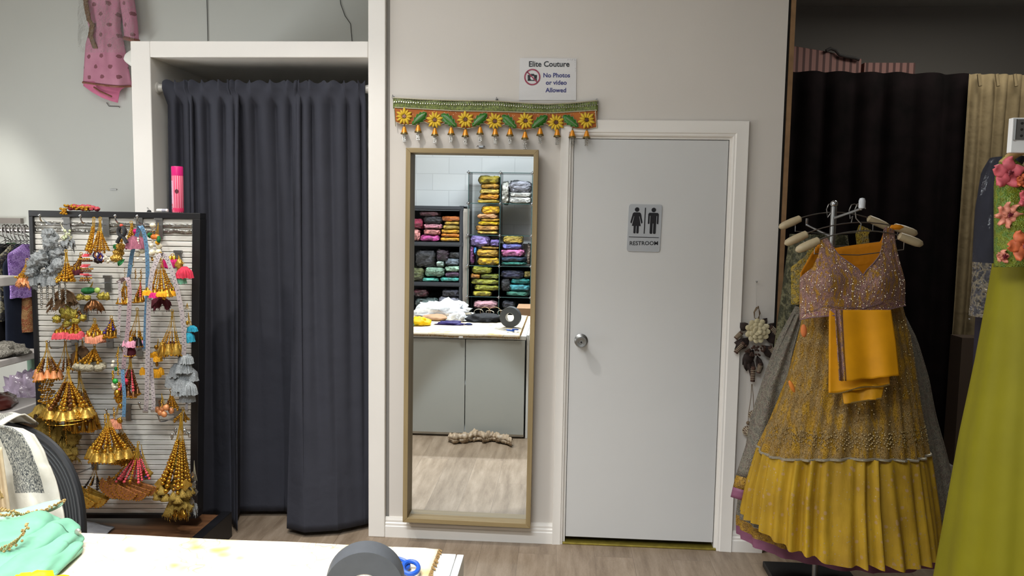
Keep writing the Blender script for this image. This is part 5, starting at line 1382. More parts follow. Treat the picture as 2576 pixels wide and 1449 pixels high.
# 31
bundle('copper and gold bead cluster with looped wire at the left of the display', (118, 862), (124, 950), 60, 11, .14, (BRZ, GOLD), .58, .0052, 1.3, seed=20, end='bell', endm=PEACHF, endpx=20, endln=20)
bundle('copper beads on long thin cords hanging from the long left hook', (165, 858), (168, 930), 50, 8, .11, (BRZ, OLDGOLD), .62, .005, 1.3, seed=21)
bundle('flat gold chain drop below the coral tassels', (192, 868), (192, 930), 20, 7, .12, (GOLD,), .25, .0035, 1.1, seed=22)
cluster('brown net pouch below the coral tassels', (208, 876), [('net_pouch', 'ruffle', 0, -6, 60, 40, mat('brown_net', '#6b4f33', .85, var=.3, vscale=80))], .07, (205, 850), seed=2)
# 32 wire stack at the left with strings
pp = [('gold_wire_coil', 'beadring', 0, dy, 26 + (q % 2) * 4, 6, (GOLD, OLDGOLD)[q % 2]) for q, dy in enumerate((0, 9, 18, 28, 38, 48, 56))]
pp += [('gold_fan', 'ruffle', -14, 60, 62, 26, GLDT), ('bead_string', 'string', 10, 40, 4.5, 130, GOLD), ('bead_string', 'string', -10, 70, 4, 40, OLDGOLD), ('bead_string', 'string', 50, 120, 4, 50, GOLD)]
cluster('gold wire coil stack with fringed gold fan at the left of the display', (120, 960), pp, .13, (128, 900), seed=3)
cluster('heap of old gold tulle petals with fringe behind the chair back', (140, 1070), [('tulle_petal', ('puff', 'ruffle')[q % 2], dx, dy, sz, ln, GLDT) for q, (dx, dy, sz, ln) in enumerate(((-18, -14, 56, 50), (10, -4, 60, 40), (-24, 16, 54, 50), (16, 24, 64, 40), (-6, 44, 60, 54), (26, 54, 66, 34), (46, 30, 44, 54), (-30, 60, 40, 34), (40, 72, 50, 40)))], .10, (140, 1010), seed=7)
# 33 large gold bundle left
bundle('large gold and plum bead bundle with beaded bell rim, largest of the left half', (172, 928), (178, 1042), 112, 17, .17, (GOLD, GOLD, BRZ), .35, .0068, 1.6, seed=23, end='bell', endm=GLDF, endpx=34, endln=20, vary=.06)
cluster('gold flower patches and swagged bead chain around the large gold bundle', (178, 1040), [('gold_flower', 'rose', -8, 2, 20, 18, GOLD), ('gold_flower', 'rose', 22, 0, 22, 20, GOLD), ('bead_chain', 'beadring', 0, 16, 100, 4.5, GOLD), ('bead_chain', 'beadring', 12, 10, 84, 4.5, GOLD)], .20, seed=3)
bundle('old gold bell bundle behind the large gold bundle, with tiny hanging bells', (198, 930), (218, 1072), 84, 15, .09, (OLDGOLD, BRZ), .45, .005, 1.5, seed=24, end='bell', endm=OLDGOLD, endpx=16, endln=24)
cluster('long slim gold tassel drop hanging beside the chair back', (174, 1150), [('gold_cap', 'ball', 0, 22, 9, 12, GOLD), ('thread_drop', 'tassel', 0, 28, 17, 42, GLDT), ('string', 'string', 0, 0, 2, 22, OLDGOLD)], .12, (172, 1120), seed=3)
# 36 green ball strand
cluster('gold bead strand with a bright green ball and white crystals', (294, 900), [('bead_strand', 'string', 2, -10, 5, 60, GOLD), ('crystal', 'ball', -8, 20, 10, 10, WHB), ('crystal', 'ball', -2, 8, 8, 8, WHB), ('green_bead', 'ball', -4, 30, 8, 12, DGRN), ('gold_bead', 'string', -8, 36, 6, 30, GOLD), ('green_ball', 'ball', 2, 60, 14, 14, mat('bright_green', '#1f9a3a', .4)), ('crystal', 'rough', -6, 76, 22, 22, PEARL), ('bead_strand', 'string', 8, 66, 7, 46, GOLD), ('gold_bell', 'ball', 6, 92, 16, 20, GOLD), ('gold_bell', 'ball', 2, 112, 18, 22, GOLD), ('gold_bead', 'ball', 10, 128, 10, 14, GOLD)], .14, (296, 872), seed=3)
# 37
bundle('red and bronze bead bundle right of the green ball strand', (328, 900), (326, 994), 52, 12, .12, (BRZ, BRZ, CRB), .38, .0050, 1.5, seed=25, end='bell', endm=BRZ, endpx=14, endln=14)
cluster('small embroidered brown pouch above the red and bronze bead bundle', (330, 880), [('pouch', 'ball', 0, 6, 24, 30, DRED), ('gold_edge', 'beadring', 0, 14, 26, 4, GOLD), ('red_pompom', 'rough', -10, 82, 14, 16, REDT), ('red_pompom', 'rough', -22, 82, 10, 12, REDT)], .13, (334, 862), seed=3)
# 38 peach + big gold bundle in the middle
cluster('peach thread tassel between gold strings above the middle gold bundle', (290, 1050), [('peach_tassel', 'tassel', -8, 4, 22, 24, PEACH), ('peach_tassel', 'tassel', 6, 4, 22, 24, PEACH), ('gold_string', 'string', -20, -10, 5, 50, GOLD), ('gold_string', 'string', -4, -26, 4, 30, GOLD), ('gold_cap', 'rough', 16, 6, 14, 16, GOLD), ('gold_string', 'string', 6, -26, 4, 30, GOLD)], .13, (296, 1012), seed=3)
bundle('large gold bead bundle with scalloped gold cups, in the middle lower display', (272, 1046), (280, 1148), 100, 16, .17, (GOLD,), .36, .0066, 1.4, seed=26, end='bell', endm=GLDF, endpx=28, endln=22, vary=.08)
bundle('brown gold strings with fringe behind the middle gold bundle', (300, 1060), (322, 1156), 66, 11, .09, (OLDGOLD,), .4, .006, 1.3, seed=27, end='bell', endm=OLDGOLD, endpx=24, endln=18)
# 39
cluster('amber petal cluster with gold coin beads at the right of the display', (412, 1018), [('amber_petal', 'ball', dx, dy, 15, 17, PEACHF) for dx, dy in ((-18, 14), (-6, 20), (8, 22), (20, 16), (0, 8), (14, 4))] + [('gold_coin', 'ball', 2, 8, 18, 10, GOLD), ('bead', 'string', -8, -12, 5, 20, BRZ), ('bead', 'string', 2, -14, 5, 20, GOLD), ('bead', 'string', 12, -10, 5, 20, BRZ)], .14, (405, 990), seed=3)
bundle('yellow gold bead fan behind the amber petal cluster', (430, 984), (436, 1028), 40, 9, .10, (GOLD,), .2, .0048, 1.3, seed=28)
# 40 big right bundle
bundle('long antique gold bell strings at the upper right gold bundle', (460, 1030), (456, 1058), 48, 9, .12, (OLDGOLD, GOLD), .3, .0045, 1.4, seed=29)
bundle('long gold bead bundle with net squares, hanging to the bottom right of the display', (456, 1046), (446, 1224), 92, 18, .15, (GOLD, GOLD, OLDGOLD), .36, .0074, 1.5, seed=30, end='cone', endm=GLDT, endpx=26, endln=24, vary=.2)
cluster('gold mesh squares and lower gold cone on the bottom right bundle', (446, 1226), [('mesh_square', 'quad', -22, -4, 40, 34, GLDF), ('mesh_square', 'quad', 32, -14, 34, 32, GLDF), ('mesh_square', 'quad', -36, -18, 26, 26, GLDF), ('gold_cone', 'ruffle', 4, 22, 70, 40, GLDT), ('gold_cone', 'ruffle', 8, 44, 40, 30, OLDGOLD), ('gold_bead', 'rough', -24, 24, 20, 16, GOLD), ('wire_ball', 'rough', 0, -70, 30, 36, GBALL), ('fringe', 'ruffle', 4, 62, 22, 14, GLDT)], .18, seed=3)
cluster('silver leaf and crystal spray left and right of the right gold strings', (456, 1084), [('silver_leaf', 'rough', -16, 0, 8, 16, SILVER), ('silver_leaf', 'rough', -22, 14, 7, 14, SILVER), ('silver_leaf', 'rough', 16, -4, 8, 18, SILVER), ('silver_leaf', 'rough', 22, 10, 7, 16, SILVER), ('crystal', 'ball', 18, 4, 8, 8, SILVER), ('crystal', 'ball', -18, 6, 8, 8, SILVER)], .14, (456, 1040), SCORD, seed=3)
cluster('silver leaf drops at the bottom right corner of the display', (490, 1210), [('silver_leaf', 'quad', dx, dy, 14, 20, SILVER) for dx, dy in ((0, -20), (6, 4), (-2, 16), (8, 26), (-8, 40), (4, 46))] + [('silver_fringe', 'ruffle', -14, 50, 36, 30, SILT), ('silver_string', 'string', 4, 0, 4, 40, SILVER)], .12, (486, 1160), SCORD, seed=3)
# 41, 42
bundle('pair of dark bead strands ending in gold half moon pendants, lower left of the display', (240, 1172), (240, 1256), 56, 6, .12, (DKB, OLDGOLD, DKB), .5, .0052, 1.4, seed=31, end='disc', endm=GLDF, endpx=62, endln=34, vary=.04)
bundle('coral bead strands fanning into gold edged half moons, bottom middle of the display', (348, 1116), (338, 1236), 108, 13, .14, (CRB, GOLD, CRB), .45, .0062, 1.2, seed=32, end='disc', endm=mat('copper_brocade', '#9a6236', .4, .4, var=.35, vscale=120, bump=.6, bscale=200, bdist=.004), endpx=56, endln=34, vary=.06)
cluster('small half moon charm with purple stones on a bead string, right of the coral strands', (370, 1180), [('half_moon', 'fan', 0, -4, 40, 30, GLDF), ('bead_string', 'string', -14, -50, 5, 50, PUR), ('stone', 'ball', 4, 16, 9, 6, PUR)], .11, (352, 1120), seed=3)
for k, (x, y, lab) in enumerate(((470, 778, 'short silver wire charm at the right edge of the display above the teal tassels'), (352, 1204, 'thin dark bead strand behind the coral half moons'))):
    cluster(lab, (x, y), [('bead_string', 'string', 0, 0, 4, 26, (SILVER, DKB)[k])], .06, (x, y - 16), seed=k)

# ---- measuring tapes
def tape(label, pts, m1, wpx=13, d=.15, m2=None):
    pth = []
    ctrl = [on(x, y, dd if dd is not None else d) for x, y, dd in pts]
    for i in range(len(ctrl) - 1):
        for k in range(8):
            t = k / 8; p0 = ctrl[max(i - 1, 0)]; p1 = ctrl[i]; p2 = ctrl[i + 1]; p3 = ctrl[min(i + 2, len(ctrl) - 1)]
            pth.append(.5 * ((2 * p1) + (p2 - p0) * t + (2 * p0 - 5 * p1 + 4 * p2 - p3) * t * t + (3 * p1 - p0 - 3 * p2 + p3) * t ** 3))
    pth.append(ctrl[-1])
    t_ = thing('measuring_tape', label, 'measuring tape', ctrl[-1])
    obj('tape', MB().ribbon(pth, wpx * 2.9 / FPX, .0010), m1, t_, angle=60)
    marks = MB(); acc = 0
    for i in range(1, len(pth) - 1):
        seg = pth[i + 1] - pth[i]; L = seg.length
        if L < 1e-5: continue
        n = max(1, int(L / .0085)); tg = seg.normalized(); sd_ = Vector((1, 0, 0)); sd_ = (sd_ - tg * sd_.dot(tg)).normalized(); nr = tg.cross(sd_)
        if nr.y > 0: nr = -nr
        for k in range(n):
            p = pth[i] + seg * (k / n) + nr * .0009
            hw = wpx * 2.9 / FPX * (.12 if (acc % 3) else .24)
            marks.obox(p + sd_ * (wpx * 2.9 / FPX * (.16 if acc % 2 else -.18)), sd_ * hw, tg * .0011, nr * .0002); acc += 1
    obj('scale_marks', marks, mat('tape_ink', '#4c4852', .7) if 'tape_ink' not in bpy.data.materials else bpy.data.materials['tape_ink'], t_, smooth=False)
    p = pth[-1]
    obj('end_clip', MB().obox(p, Vector((wpx * 1.75 / FPX, 0, 0)), Vector((0, .0012, 0)), Vector((0, 0, .006))), CHROME, t_, smooth=False)
TAPEW = mat('tape_white', '#b7abaa', .5); TAPEP = mat('tape_pink_white', '#b49a9e', .5); TAPEB = mat('tape_blue', '#5f88a8', .5); TAPEG = mat('tape_grey', '#a3a0a4', .5)
tape('grey and blue measuring tape draped over the top hook of the display', [(322, 720, .13), (330, 650, .13), (345, 590, .145), (352, 570, .16), (362, 585, .165), (370, 640, .16), (371, 720, .15), (367, 800, .14), (364, 880, .13)], TAPEB, 12)
tape('long white measuring tape with its loop on the gold string hook at the right', [(456, 990, .14), (452, 940, .15), (463, 880, .17), (459, 800, .18), (446, 730, .18), (424, 660, .175), (408, 640, .17), (396, 652, .18), (380, 700, .19), (374, 780, .19), (372, 880, .185), (369, 1000, .18), (366, 1036, .17)], TAPEW, 14)
tape('pinkish measuring tape hanging in the middle of the display from a low hook', [(297, 712, .12), (320, 700, .15), (326, 740, .16), (322, 820, .16), (313, 900, .155), (310, 930, .15)], TAPEP, 13)
tape('short blue tipped measuring tape end hanging over the peach tassel', [(308, 930, .17), (310, 960, .18), (313, 1000, .185), (311, 1052, .185)], TAPEB, 11)
tape('short pale measuring tape end beside the amber petals', [(380, 900, .16), (382, 950, .17), (386, 1000, .18), (385, 1034, .18)], TAPEW, 12)
tape('thin grey ribbon tape end at the far right of the display', [(462, 912, .15), (466, 960, .16), (470, 1000, .165), (469, 1032, .16)], TAPEG, 8)
tape('narrow cream measuring tape at the left of the pinkish one', [(300, 706, .14), (302, 760, .15), (300, 800, .15), (298, 846, .15)], TAPEW, 9)

# ---- black spring clamp
c0 = on(306, 586, .17); s = c0.y / FPX
cl_ = thing('spring_clamp', 'black spring clamp with a red tip hung near the top of the display', 'clamp', c0)
cv = lambda dx, dy: c0 + Vector((dx * s, 0, -dy * s))
BLK = mat('clamp_black', '#1b1b1d', .55)
for sx_ in (-1, 1):
    obj('jaw', MB().tube([cv(sx_ * 1, -16), cv(sx_ * 7, -11), cv(sx_ * 9, -3), cv(sx_ * 6, 5), cv(-sx_ * 2, 11)], [4.6 * s, 5.4 * s, 5.6 * s, 5.2 * s, 4.6 * s], 8), BLK, cl_)
    obj('handle', MB().tube([cv(-sx_ * 1, 7), cv(-sx_ * 7, 15), cv(-sx_ * 13, 26)], [4.6 * s, 5 * s, 5.2 * s], 8), BLK, cl_)
o = obj('tip', MB().ball(cv(0, -19), 4.6 * s, 10, 7), mat('red_tip', '#c2402a', .5), cl_); o['label'] = 'red rubber tip'

# ---- things on top of the display
def ontop(px, py, dy=0.0): return at(px, py, YD0 + .012)
zt = dTL.z
def topz(px): t = (px - 75) / 415; return (dTL.z * (1 - t) + dTR.z * t) + .0005
p = ontop(448, 530); k_ = p.y / FPX; bz_ = topz(448)
can = thing('hair_spray_can', 'tall pink striped aerosol can standing on top of the display board', 'aerosol can', (p.x, YD0 + .012, bz_))
N = NT('can_pink_stripes'); u = N.n('SeparateXYZ'); N.l(N.tc.outputs['UV'], u.inputs[0])
stp = N.math('SINE', N.math('MULTIPLY', u.outputs[0], 2 * PI * 16))
bodyc = N.mix(N.math('GREATER_THAN', stp, .1), lin('#d04666'), lin('#e78aa0'))
N.set(Base_Color=bodyc, Roughness=.35)
ht = 118 * k_; r = 14.2 * k_
obj('can_body', MB().lathe([(.001, 0), (r * .94, 0), (r, .004), (r, ht * .80), (r * .97, ht * .81)], (p.x, YD0 + .012, bz_), 32), N.m, can)
obj('base_band', MB().lathe([(r * 1.002, .004), (r * 1.01, .005), (r * 1.01, .020), (r * 1.002, .021)], (p.x, YD0 + .012, bz_), 32, cap=False), mat('can_red', '#cf2f5c', .35), can)
o = obj('cap', MB().lathe([(r * 1.0, ht * .80), (r * 1.01, ht * .80), (r * 1.01, ht * .985), (r * .96, ht), (.001, ht)], (p.x, YD0 + .012, bz_), 32), mat('can_cap', '#c8206f', .3), can); o['label'] = 'magenta plastic cap'
LBL = mat('can_label', '#d9b6cc', .45); lb = MB()
def lblpt(a, h): return Vector((p.x + r * 1.006 * math.sin(a), YD0 + .012 - r * 1.006 * math.cos(a), bz_ + h))
lb.grid(lambda u, v: lblpt(rad(-78 + 52 * u), ht * (.19 + .50 * v)), 8, 2)
obj('text_panel', lb, LBL, can)
tl_ = MB(); random.seed(9)
for q in range(22):
    h = ht * (.21 + .46 * q / 22); a0 = rad(-74 + random.random() * 6); a1 = rad(-34 - random.random() * 18)
    tl_.tube([lblpt(a0 + (a1 - a0) * j / 4, h) + Vector((0, -.0006, 0)) for j in range(5)], .0006, 4)
obj('small_print', tl_, mat('print_grey', '#9a7f94', .6), can)
obj('round_mark', MB().grid(lambda u, v: lblpt(rad(-52) + .30 * v * math.cos(2 * PI * u), ht * .105 + .30 * v * r * math.sin(2 * PI * u)) + Vector((0, -.0008, 0)), 16, 2, closed=True), LBL, can)
obj('round_mark', MB().grid(lambda u, v: lblpt(rad(-52) + .10 * v * math.cos(2 * PI * u), ht * .105 + .10 * v * r * math.sin(2 * PI * u)) + Vector((0, -.0014, 0)), 10, 2, closed=True), INK, can)
obj('printed_bow', MB().grid(lambda u, v: lblpt(rad(18) + (.34 * v * (.55 + .45 * abs(math.cos(2 * PI * u)))) * math.cos(2 * PI * u), ht * .46 + .40 * v * r * math.sin(2 * PI * u)) + Vector((0, -.0008, 0)), 20, 2, closed=True), mat('print_dark', '#5a1f2c', .5), can)
# red and gold garland
g0 = ontop(208, 530)
gr = thing('hair_garland', 'red and gold twisted hair garland lying on top of the display board', 'garland', (g0.x, YD0 + .0, topz(208)))
REDS = mat('dull_red_cloth', '#b0404a', .6, var=.25, vscale=60)
m_ = MB()
for i, (px, dz, rr) in enumerate(((180, 8, 8), (190, 10, 9), (200, 9, 8), (212, 9, 10), (222, 9, 9), (234, 8, 8), (244, 6, 7))):
    q = ontop(px, 530); m_ = MB().ball(Vector((q.x, YD0 + .01 - .004 * (i % 2), topz(px) + dz * k_)), rr * k_, 14, 9, (1.2, 1, .85), .4, i * 2.2)
    obj('red_rosette', m_, REDS, gr)
m_ = MB(); random.seed(6)
for i in range(40):
    px = 168 + random.random() * 72; q = ontop(px, 530); m_.ball(Vector((q.x, YD0 - .012 + random.random() * .02, topz(px) + (3 + random.random() * (12 if px < 195 else 8)) * k_)), .0062, 7, 5)
obj('gold_beads', m_, GOLD, gr)
m_ = MB()
for i in range(18):
    q = ontop(163 + random.random() * 16, 530); m_.ball(Vector((q.x, YD0 - .020 - random.random() * .004, topz(170) + (-8 + random.random() * 14) * k_)), .006, 7, 5)
obj('gold_bead_end', m_, GOLD, gr)
q = ontop(412, 530)
lo_ = MB(); lo_.lathe([(.0005, -.027), (.007, -.026), (.008, -.022), (.008, .022), (.007, .026), (.0005, .027)], (q.x, YD0 + .0, topz(412) + .0085), 14, 'X')
tt = thing('lip_balm_tube', 'small white capsule shaped tube lying on the display top beside the pink can', 'tube', (q.x, YD0, topz(412)))
obj('tube_body', lo_, mat('white_tube', '#dcdad6', .35), tt)
obj('grey_label', MB().lathe([(.0082, .000), (.0083, .001), (.0083, .018), (.0082, .019)], (q.x, YD0, topz(412) + .0085), 14, 'X', cap=False), mat('tube_label', '#9c9ca6', .5), tt)
q = ontop(378, 530); z0 = topz(378)
bc = thing('binder_clip', 'tiny black clip with wire on the display top, left of the white tube', 'clip', (q.x, YD0, z0))
obj('clip_body', MB().prism([(-.009, 0), (.010, 0), (.006, .009), (-.004, .009)], lambda a, b, t: Vector((q.x + a, YD0 - .004 + t, z0 + b)), .010), BLK, bc, smooth=False)
obj('wire_handle', MB().tube([Vector((q.x - .002, YD0, z0 + .008)), Vector((q.x - .010, YD0 + .002, z0 + .020)), Vector((q.x - .008, YD0 + .004, z0 + .022)), Vector((q.x + .002, YD0 + .004, z0 + .008))], .0011, 5), STEEL, bc)
# ================================================================== PINK TUNIC on the rear wall
YP = YB - .035
pk = at(270, 235, YP)
tn_ = thing('pink_tunic', 'dusty pink printed tunic in a clear cover hanging high on the grey rear wall', 'garment', (pk.x, YB, pk.z))
N = NT('pink_print'); v = N.mapping(scale=(1, 1, 1))
sp3 = N.n('SeparateXYZ'); N.l(v, sp3.inputs[0])
PP = .105
row = N.math('FLOOR', N.math('DIVIDE', sp3.outputs[2], PP * .62))
xs_ = N.math('ADD', N.math('DIVIDE', sp3.outputs[0], PP), N.math('MULTIPLY', N.math('MODULO', N.math('ADD', row, 40), 2), .5))
fx_ = N.math('SUBTRACT', N.math('FRACT', N.math('ADD', xs_, 40)), .5)
fz_ = N.math('SUBTRACT', N.math('FRACT', N.math('ADD', N.math('DIVIDE', sp3.outputs[2], PP * .62), 40)), .5)
rr_ = N.math('SQRT', N.math('ADD', N.math('POWER', N.math('MULTIPLY', fx_, 1.0), 2), N.math('POWER', N.math('MULTIPLY', fz_, .7), 2)))
rr_ = N.math('ADD', rr_, N.math('MULTIPLY', N.math('SUBTRACT', N.noise(v, 90, 2), .5), .16))
mk = N.math('LESS_THAN', rr_, .135)
N.set(Base_Color=N.mix(mk, N.ramp(N.noise(v, 8, 3), [(.3, lin('#c07f97')), (.7, lin('#d193a9'))]), lin('#8a5560')), Roughness=.8); N.bump(N.noise(v, 12, 3), .25, .02)
PINKP = N.m; PINKL = cloth('pink_lining', '#d67a9b'); TRIMP = mat('bronze_edging', '#8a5a4a', .5, .3, var=.3, vscale=150)
Lk = [(-90, 224), (0, 212), (60, 222), (75, 226), (110, 216), (150, 213), (212, 209)]
Rk = [(-90, 312), (0, 318), (40, 306), (70, 303), (110, 312), (150, 320), (212, 331)]
def tunic(u, vv):
    y = -90 + (212 + 90 + 6 * math.sin(u * 3 - .8)) * vv
    a, b = lerp_keys(Lk, y), lerp_keys(Rk, y)
    bulge = .05 * math.sin(PI * u) + .012 * nz(u * 5, vv * 4) + .006 * math.sin(u * 16 + vv * 2)
    return at(a + (b - a) * u, y, YP - bulge)
obj('tunic_body', MB().grid(tunic, 26, 40), PINKP, tn_, thick=.004, angle=180)
obj('tunic_hem', MB().tube([tunic(i / 30, 1.0) + Vector((0, -.004, 0)) for i in range(31)], .0075, 6), TRIMP, tn_)
def slv(u, vv):
    y = -60 + 160 * vv; c = 306 + 16 * vv + 10 * math.sin(vv * 2); hw = 20 - 2 * vv
    return at(c - hw + 2 * hw * u, y + (2 * u - 1) * 4, YP - .02 - .04 * math.sin(PI * u))
obj('sleeve', MB().grid(slv, 10, 16), PINKP, tn_, thick=.004, angle=180)
obj('sleeve_cuff', MB().tube([slv(i / 10, 1.0) for i in range(11)], .013, 6), TRIMP, tn_)
def under(u, vv):
    bot = lerp_keys([(208, 216), (230, 232), (255, 246), (280, 255), (296, 259), (300, 226), (330, 212)], 208 + 122 * u)
    y = 205 + (bot - 205) * vv
    return at(210 + 122 * u, y, YP - .012 - .02 * math.sin(u * 5))
obj('under_layer', MB().grid(under, 24, 6), PINKL, tn_, thick=.003, angle=180)
obj('piping', MB().tube([at(x, y, YP - .045) for x, y in ((236, 219), (252, 230), (268, 237), (281, 243))], .006, 5), TRIMP, tn_)
def emb(u, vv):
    pth = [(212, -40), (216, 10), (224, 50), (232, 62), (228, 90), (240, 122)]
    k = u * 5; i = min(int(k), 4); f = k - i
    x = pth[i][0] + (pth[i + 1][0] - pth[i][0]) * f; y = pth[i][1] + (pth[i + 1][1] - pth[i][1]) * f
    return at(x + (vv - .5) * (12 + 5 * nz(u * 30, 3)), y, YP - .046 - .004 * nz(u * 40, vv * 3))
obj('embroidery', MB().grid(emb, 50, 3), mat('bronze_embroidery', '#7d6248', .5, .3, var=.4, vscale=120, bump=.8, bscale=160, bdist=.004), tn_, thick=.004, angle=180)
def bag(u, vv):
    x = lerp_keys([(0, 196), (.2, 208), (.8, 322), (1, 337)], u)
    w = 2 * PI * u
    y = -90 + (240 - 100 * (u < .12) ) * vv
    return at(x + 3 * nz(vv * 8, u * 4), -90 + 222 * vv, YP - .075 - .02 * nz(u * 4, vv * 6))
obj('clear_cover', MB().grid(bag, 20, 30), film('tunic_cover', gloss=.15, scale=26, bump=1.0), tn_, angle=180)

# thin wires and marks on the rear wall
WIRE = mat('dark_wire', '#3a3836', .7)
for k, (pts, lab) in enumerate((([(519, -60), (521, 20), (523, 104)], 'straight thin black wire down the rear wall above the fitting room'), ([(850, -60), (857, 10), (868, 40), (882, 60), (886, 107)], 'curved thin black wire on the rear wall left of the white post'))):
    solo('wall_wire', MB().tube([at(x, y, YB - .005) for x, y in pts], .0022, 5), WIRE, lab, 'wire', at(*pts[-1], YB))
solo('wall_staple', MB().box(*(lambda p: (p.x - .022, p.x + .022, YB - .006, YB, p.z - .004, p.z + .004))(at(286, 477, YB))), STEEL, 'tiny metal staple on the grey rear wall left of the fitting room', 'staple', at(286, 477, YB), smooth=False)
solo('wall_wire', MB().tube([at(x, y, YB - .005) for x, y in ((268, 258), (274, 267), (300, 268), (301, 271))], .002, 5), WIRE, 'bent bare wire hanger foot just below the pink tunic', 'wire', at(300, 268, YB))
# white plastic piece poking out behind the frame
q = at(322, 158, W + .06); hornx = at(309, 158, W + .06).x
wp = MB()
def horn(u, vv):
    w = 2 * PI * u; L = (FX0 - hornx) * vv
    r = .046 * (1 - vv) ** .6 + .003
    return Vector((FX0 + .006 - L, q.y + r * .8 * math.cos(w), q.z + r * 1.3 * math.sin(w) * (1 + .3 * math.sin(w)) - .05 * vv * 0 + .02 * vv))
wp.grid(horn, 20, 10, closed=True)
solo('speaker_horn', wp, mat('ivory_plastic', '#d9d8d0', .4), 'white cone shaped plastic fitting on the fitting room frame, beside the pink tunic', 'wall fitting', (FX0, q.y, q.z), angle=180)

# ================================================================== LEFT GONDOLA WITH WHITE SHELVES, CLOTHES RAIL
GXR = -2.62                                           # right face of the gondola
GY1 = 3.76
gz_ = lambda py: at(60, py, GY1).z
gon = thing('shelf_gondola', 'gondola with thick white shelves over a brown base at the left edge', 'shelving', (GXR - .25, 3.3, 0))
SHW = mat('white_shelf', '#cfc9c4', .4)
for (y0, y1), nm in (((876, 892), 0), ((1000, 1021), 1)):
    z1, z0 = gz_(y0), gz_(y1)
    obj('shelf', MB().box(GXR - .5, GXR, 2.4, GY1, z0, z1), SHW, gon, smooth=False, bevel=.004)
zt_ = gz_(1021)
obj('base_cabinet', MB().box(GXR - .48, GXR - .01, 2.42, GY1 - .01, 0, zt_), wood('brown_panel', '#5c3f26', '#71502f', 2), gon, smooth=False)
zs = at(48, 693, GY1 - .1).z; zs0 = at(48, 716, GY1 - .1).z
xs0 = at(48, 700, GY1 - .1).x
obj('shelf', MB().box(xs0 - .5, xs0, 2.4, GY1 - .1, zs0, zs), SHW, gon, smooth=False, bevel=.004)
obj('upright', MB().box(GXR - .50, GXR - .46, 2.42, GY1 - .02, zt_, zs0), mat('gondola_back', '#4a3a30', .7), gon, smooth=False)
pq = at(46, 556, YB - .05)
solo('wall_plaque', MB().box(pq.x - .5, pq.x, YB - .03, YB, pq.z - .018, pq.z + .018), mat('grey_bracket', '#8b837d', .6), 'grey horizontal bracket strip on the rear wall at the left edge', 'bracket', (pq.x - .2, YB, pq.z), smooth=False)
# rail
YR = 4.35
rl_ = at(40, 578, YR)
rail = thing('clothes_rail', 'chrome clothes rail crowded with hangers, behind the left end of the slatted display', 'clothes rail', (rl_.x - .3, YR, 0))
obj('rail_tube', MB().tube([(rl_.x - 1.0, YR, rl_.z), (rl_.x + .12, YR, rl_.z)], .017, 14), mat('rail_grey', '#a7a29c', .3, .7), rail)
obj('upright', MB().tube([(rl_.x + .10, YR, 0), (rl_.x + .10, YR, rl_.z - .017)], .014, 12), STEEL, rail)
obj('upright', MB().tube([(rl_.x - .96, YR, 0), (rl_.x - .96, YR, rl_.z - .017)], .014, 12), STEEL, rail)
HANG = mat('hanger_wire', '#6f6a66', .35, .6)
def hanging(px_, label, col, hw, y1, seed, mat_=None, Yo=0.0, cat='garment', shoulder=625):
    top = at(px_, 586, YR + Yo); s = (YR + Yo) / FPX
    t = thing('hanging_garment', label, cat, (top.x, YR + Yo, at(px_, y1, YR + Yo).z), 'clothes on the left rail')
    hz = rl_.z + .017
    obj('hanger', MB().tube([(top.x, YR + .012, hz - .012 + .012), (top.x, YR, hz + .014), (top.x, YR - .022, hz + .006), (top.x, YR - .022, hz - .03), (top.x, YR + Yo, hz - .08), (top.x + .003, YR + Yo, hz - .10), (top.x + .05, YR + Yo - .02, hz - .16)], .0028, 6).tube([(top.x + .003, YR + Yo, hz - .10), (top.x - .05, YR + Yo + .02, hz - .16)], .0028, 6), HANG, t)
    m_ = mat_ or cloth('rail_cloth_' + str(seed), col)
    z1 = at(px_, y1, YR + Yo).z; z0 = hz - .10
    def fn(u, v):
        w = 2 * PI * u; z = z0 + (z1 - z0) * v
        sh = min(1, .25 + v * 4.5); wv_ = 1 + .16 * math.sin(w * 5 + seed) * min(1, v * 2) + .1 * nz(u * 7, v * 5, seed)
        return Vector((top.x + hw * s * math.cos(w) * sh * wv_, YR + Yo + .15 * math.sin(w) * sh * (1 + .1 * nz(u * 5, v * 3, seed)), z + .02 * nz(u * 8, seed) * v))
    obj('cloth', MB().grid(fn, 40, 26, closed=True), m_, t, angle=180)
    return t
hanging(66, 'lilac sequinned garment on the left rail, beside the display frame', '#7d5aa0', 16, 745, 1, sequin('lilac_net', '#7d5aa0', '#8f6ab4', '#a98acb', 160, .18, 30))
hanging(90, 'peach floral tunic on the left rail, half hidden by the display', '#b98a58', 22, 828, 2, sequin('peach_floral', '#b98a58', '#b05a3c', '#c79a66', 160, .1, 34), .10)
hanging(100, 'sage green garment low on the left rail, behind the display', '#6f8a78', 24, 928, 3, None, .28)
hanging(12, 'black beaded garment on the left rail, leftmost', '#151518', 20, 900, 4)
hanging(26, 'bright green edged garment on the left rail', '#1f6a3c', 6, 690, 5, None, .14)
hanging(38, 'black and gold zigzag garment on the left rail', '#3a352c', 14, 800, 6, sequin('zigzag_gold', '#1a1a1c', '#8b8468', '#242224', 90, .2, 26))
hanging(50, 'dark navy embellished garment on the left rail, next to the lilac one', '#1a2030', 16, 900, 7)
hanging(-10, 'plain black garment on the left rail at the photo edge', '#101012', 18, 900, 8)
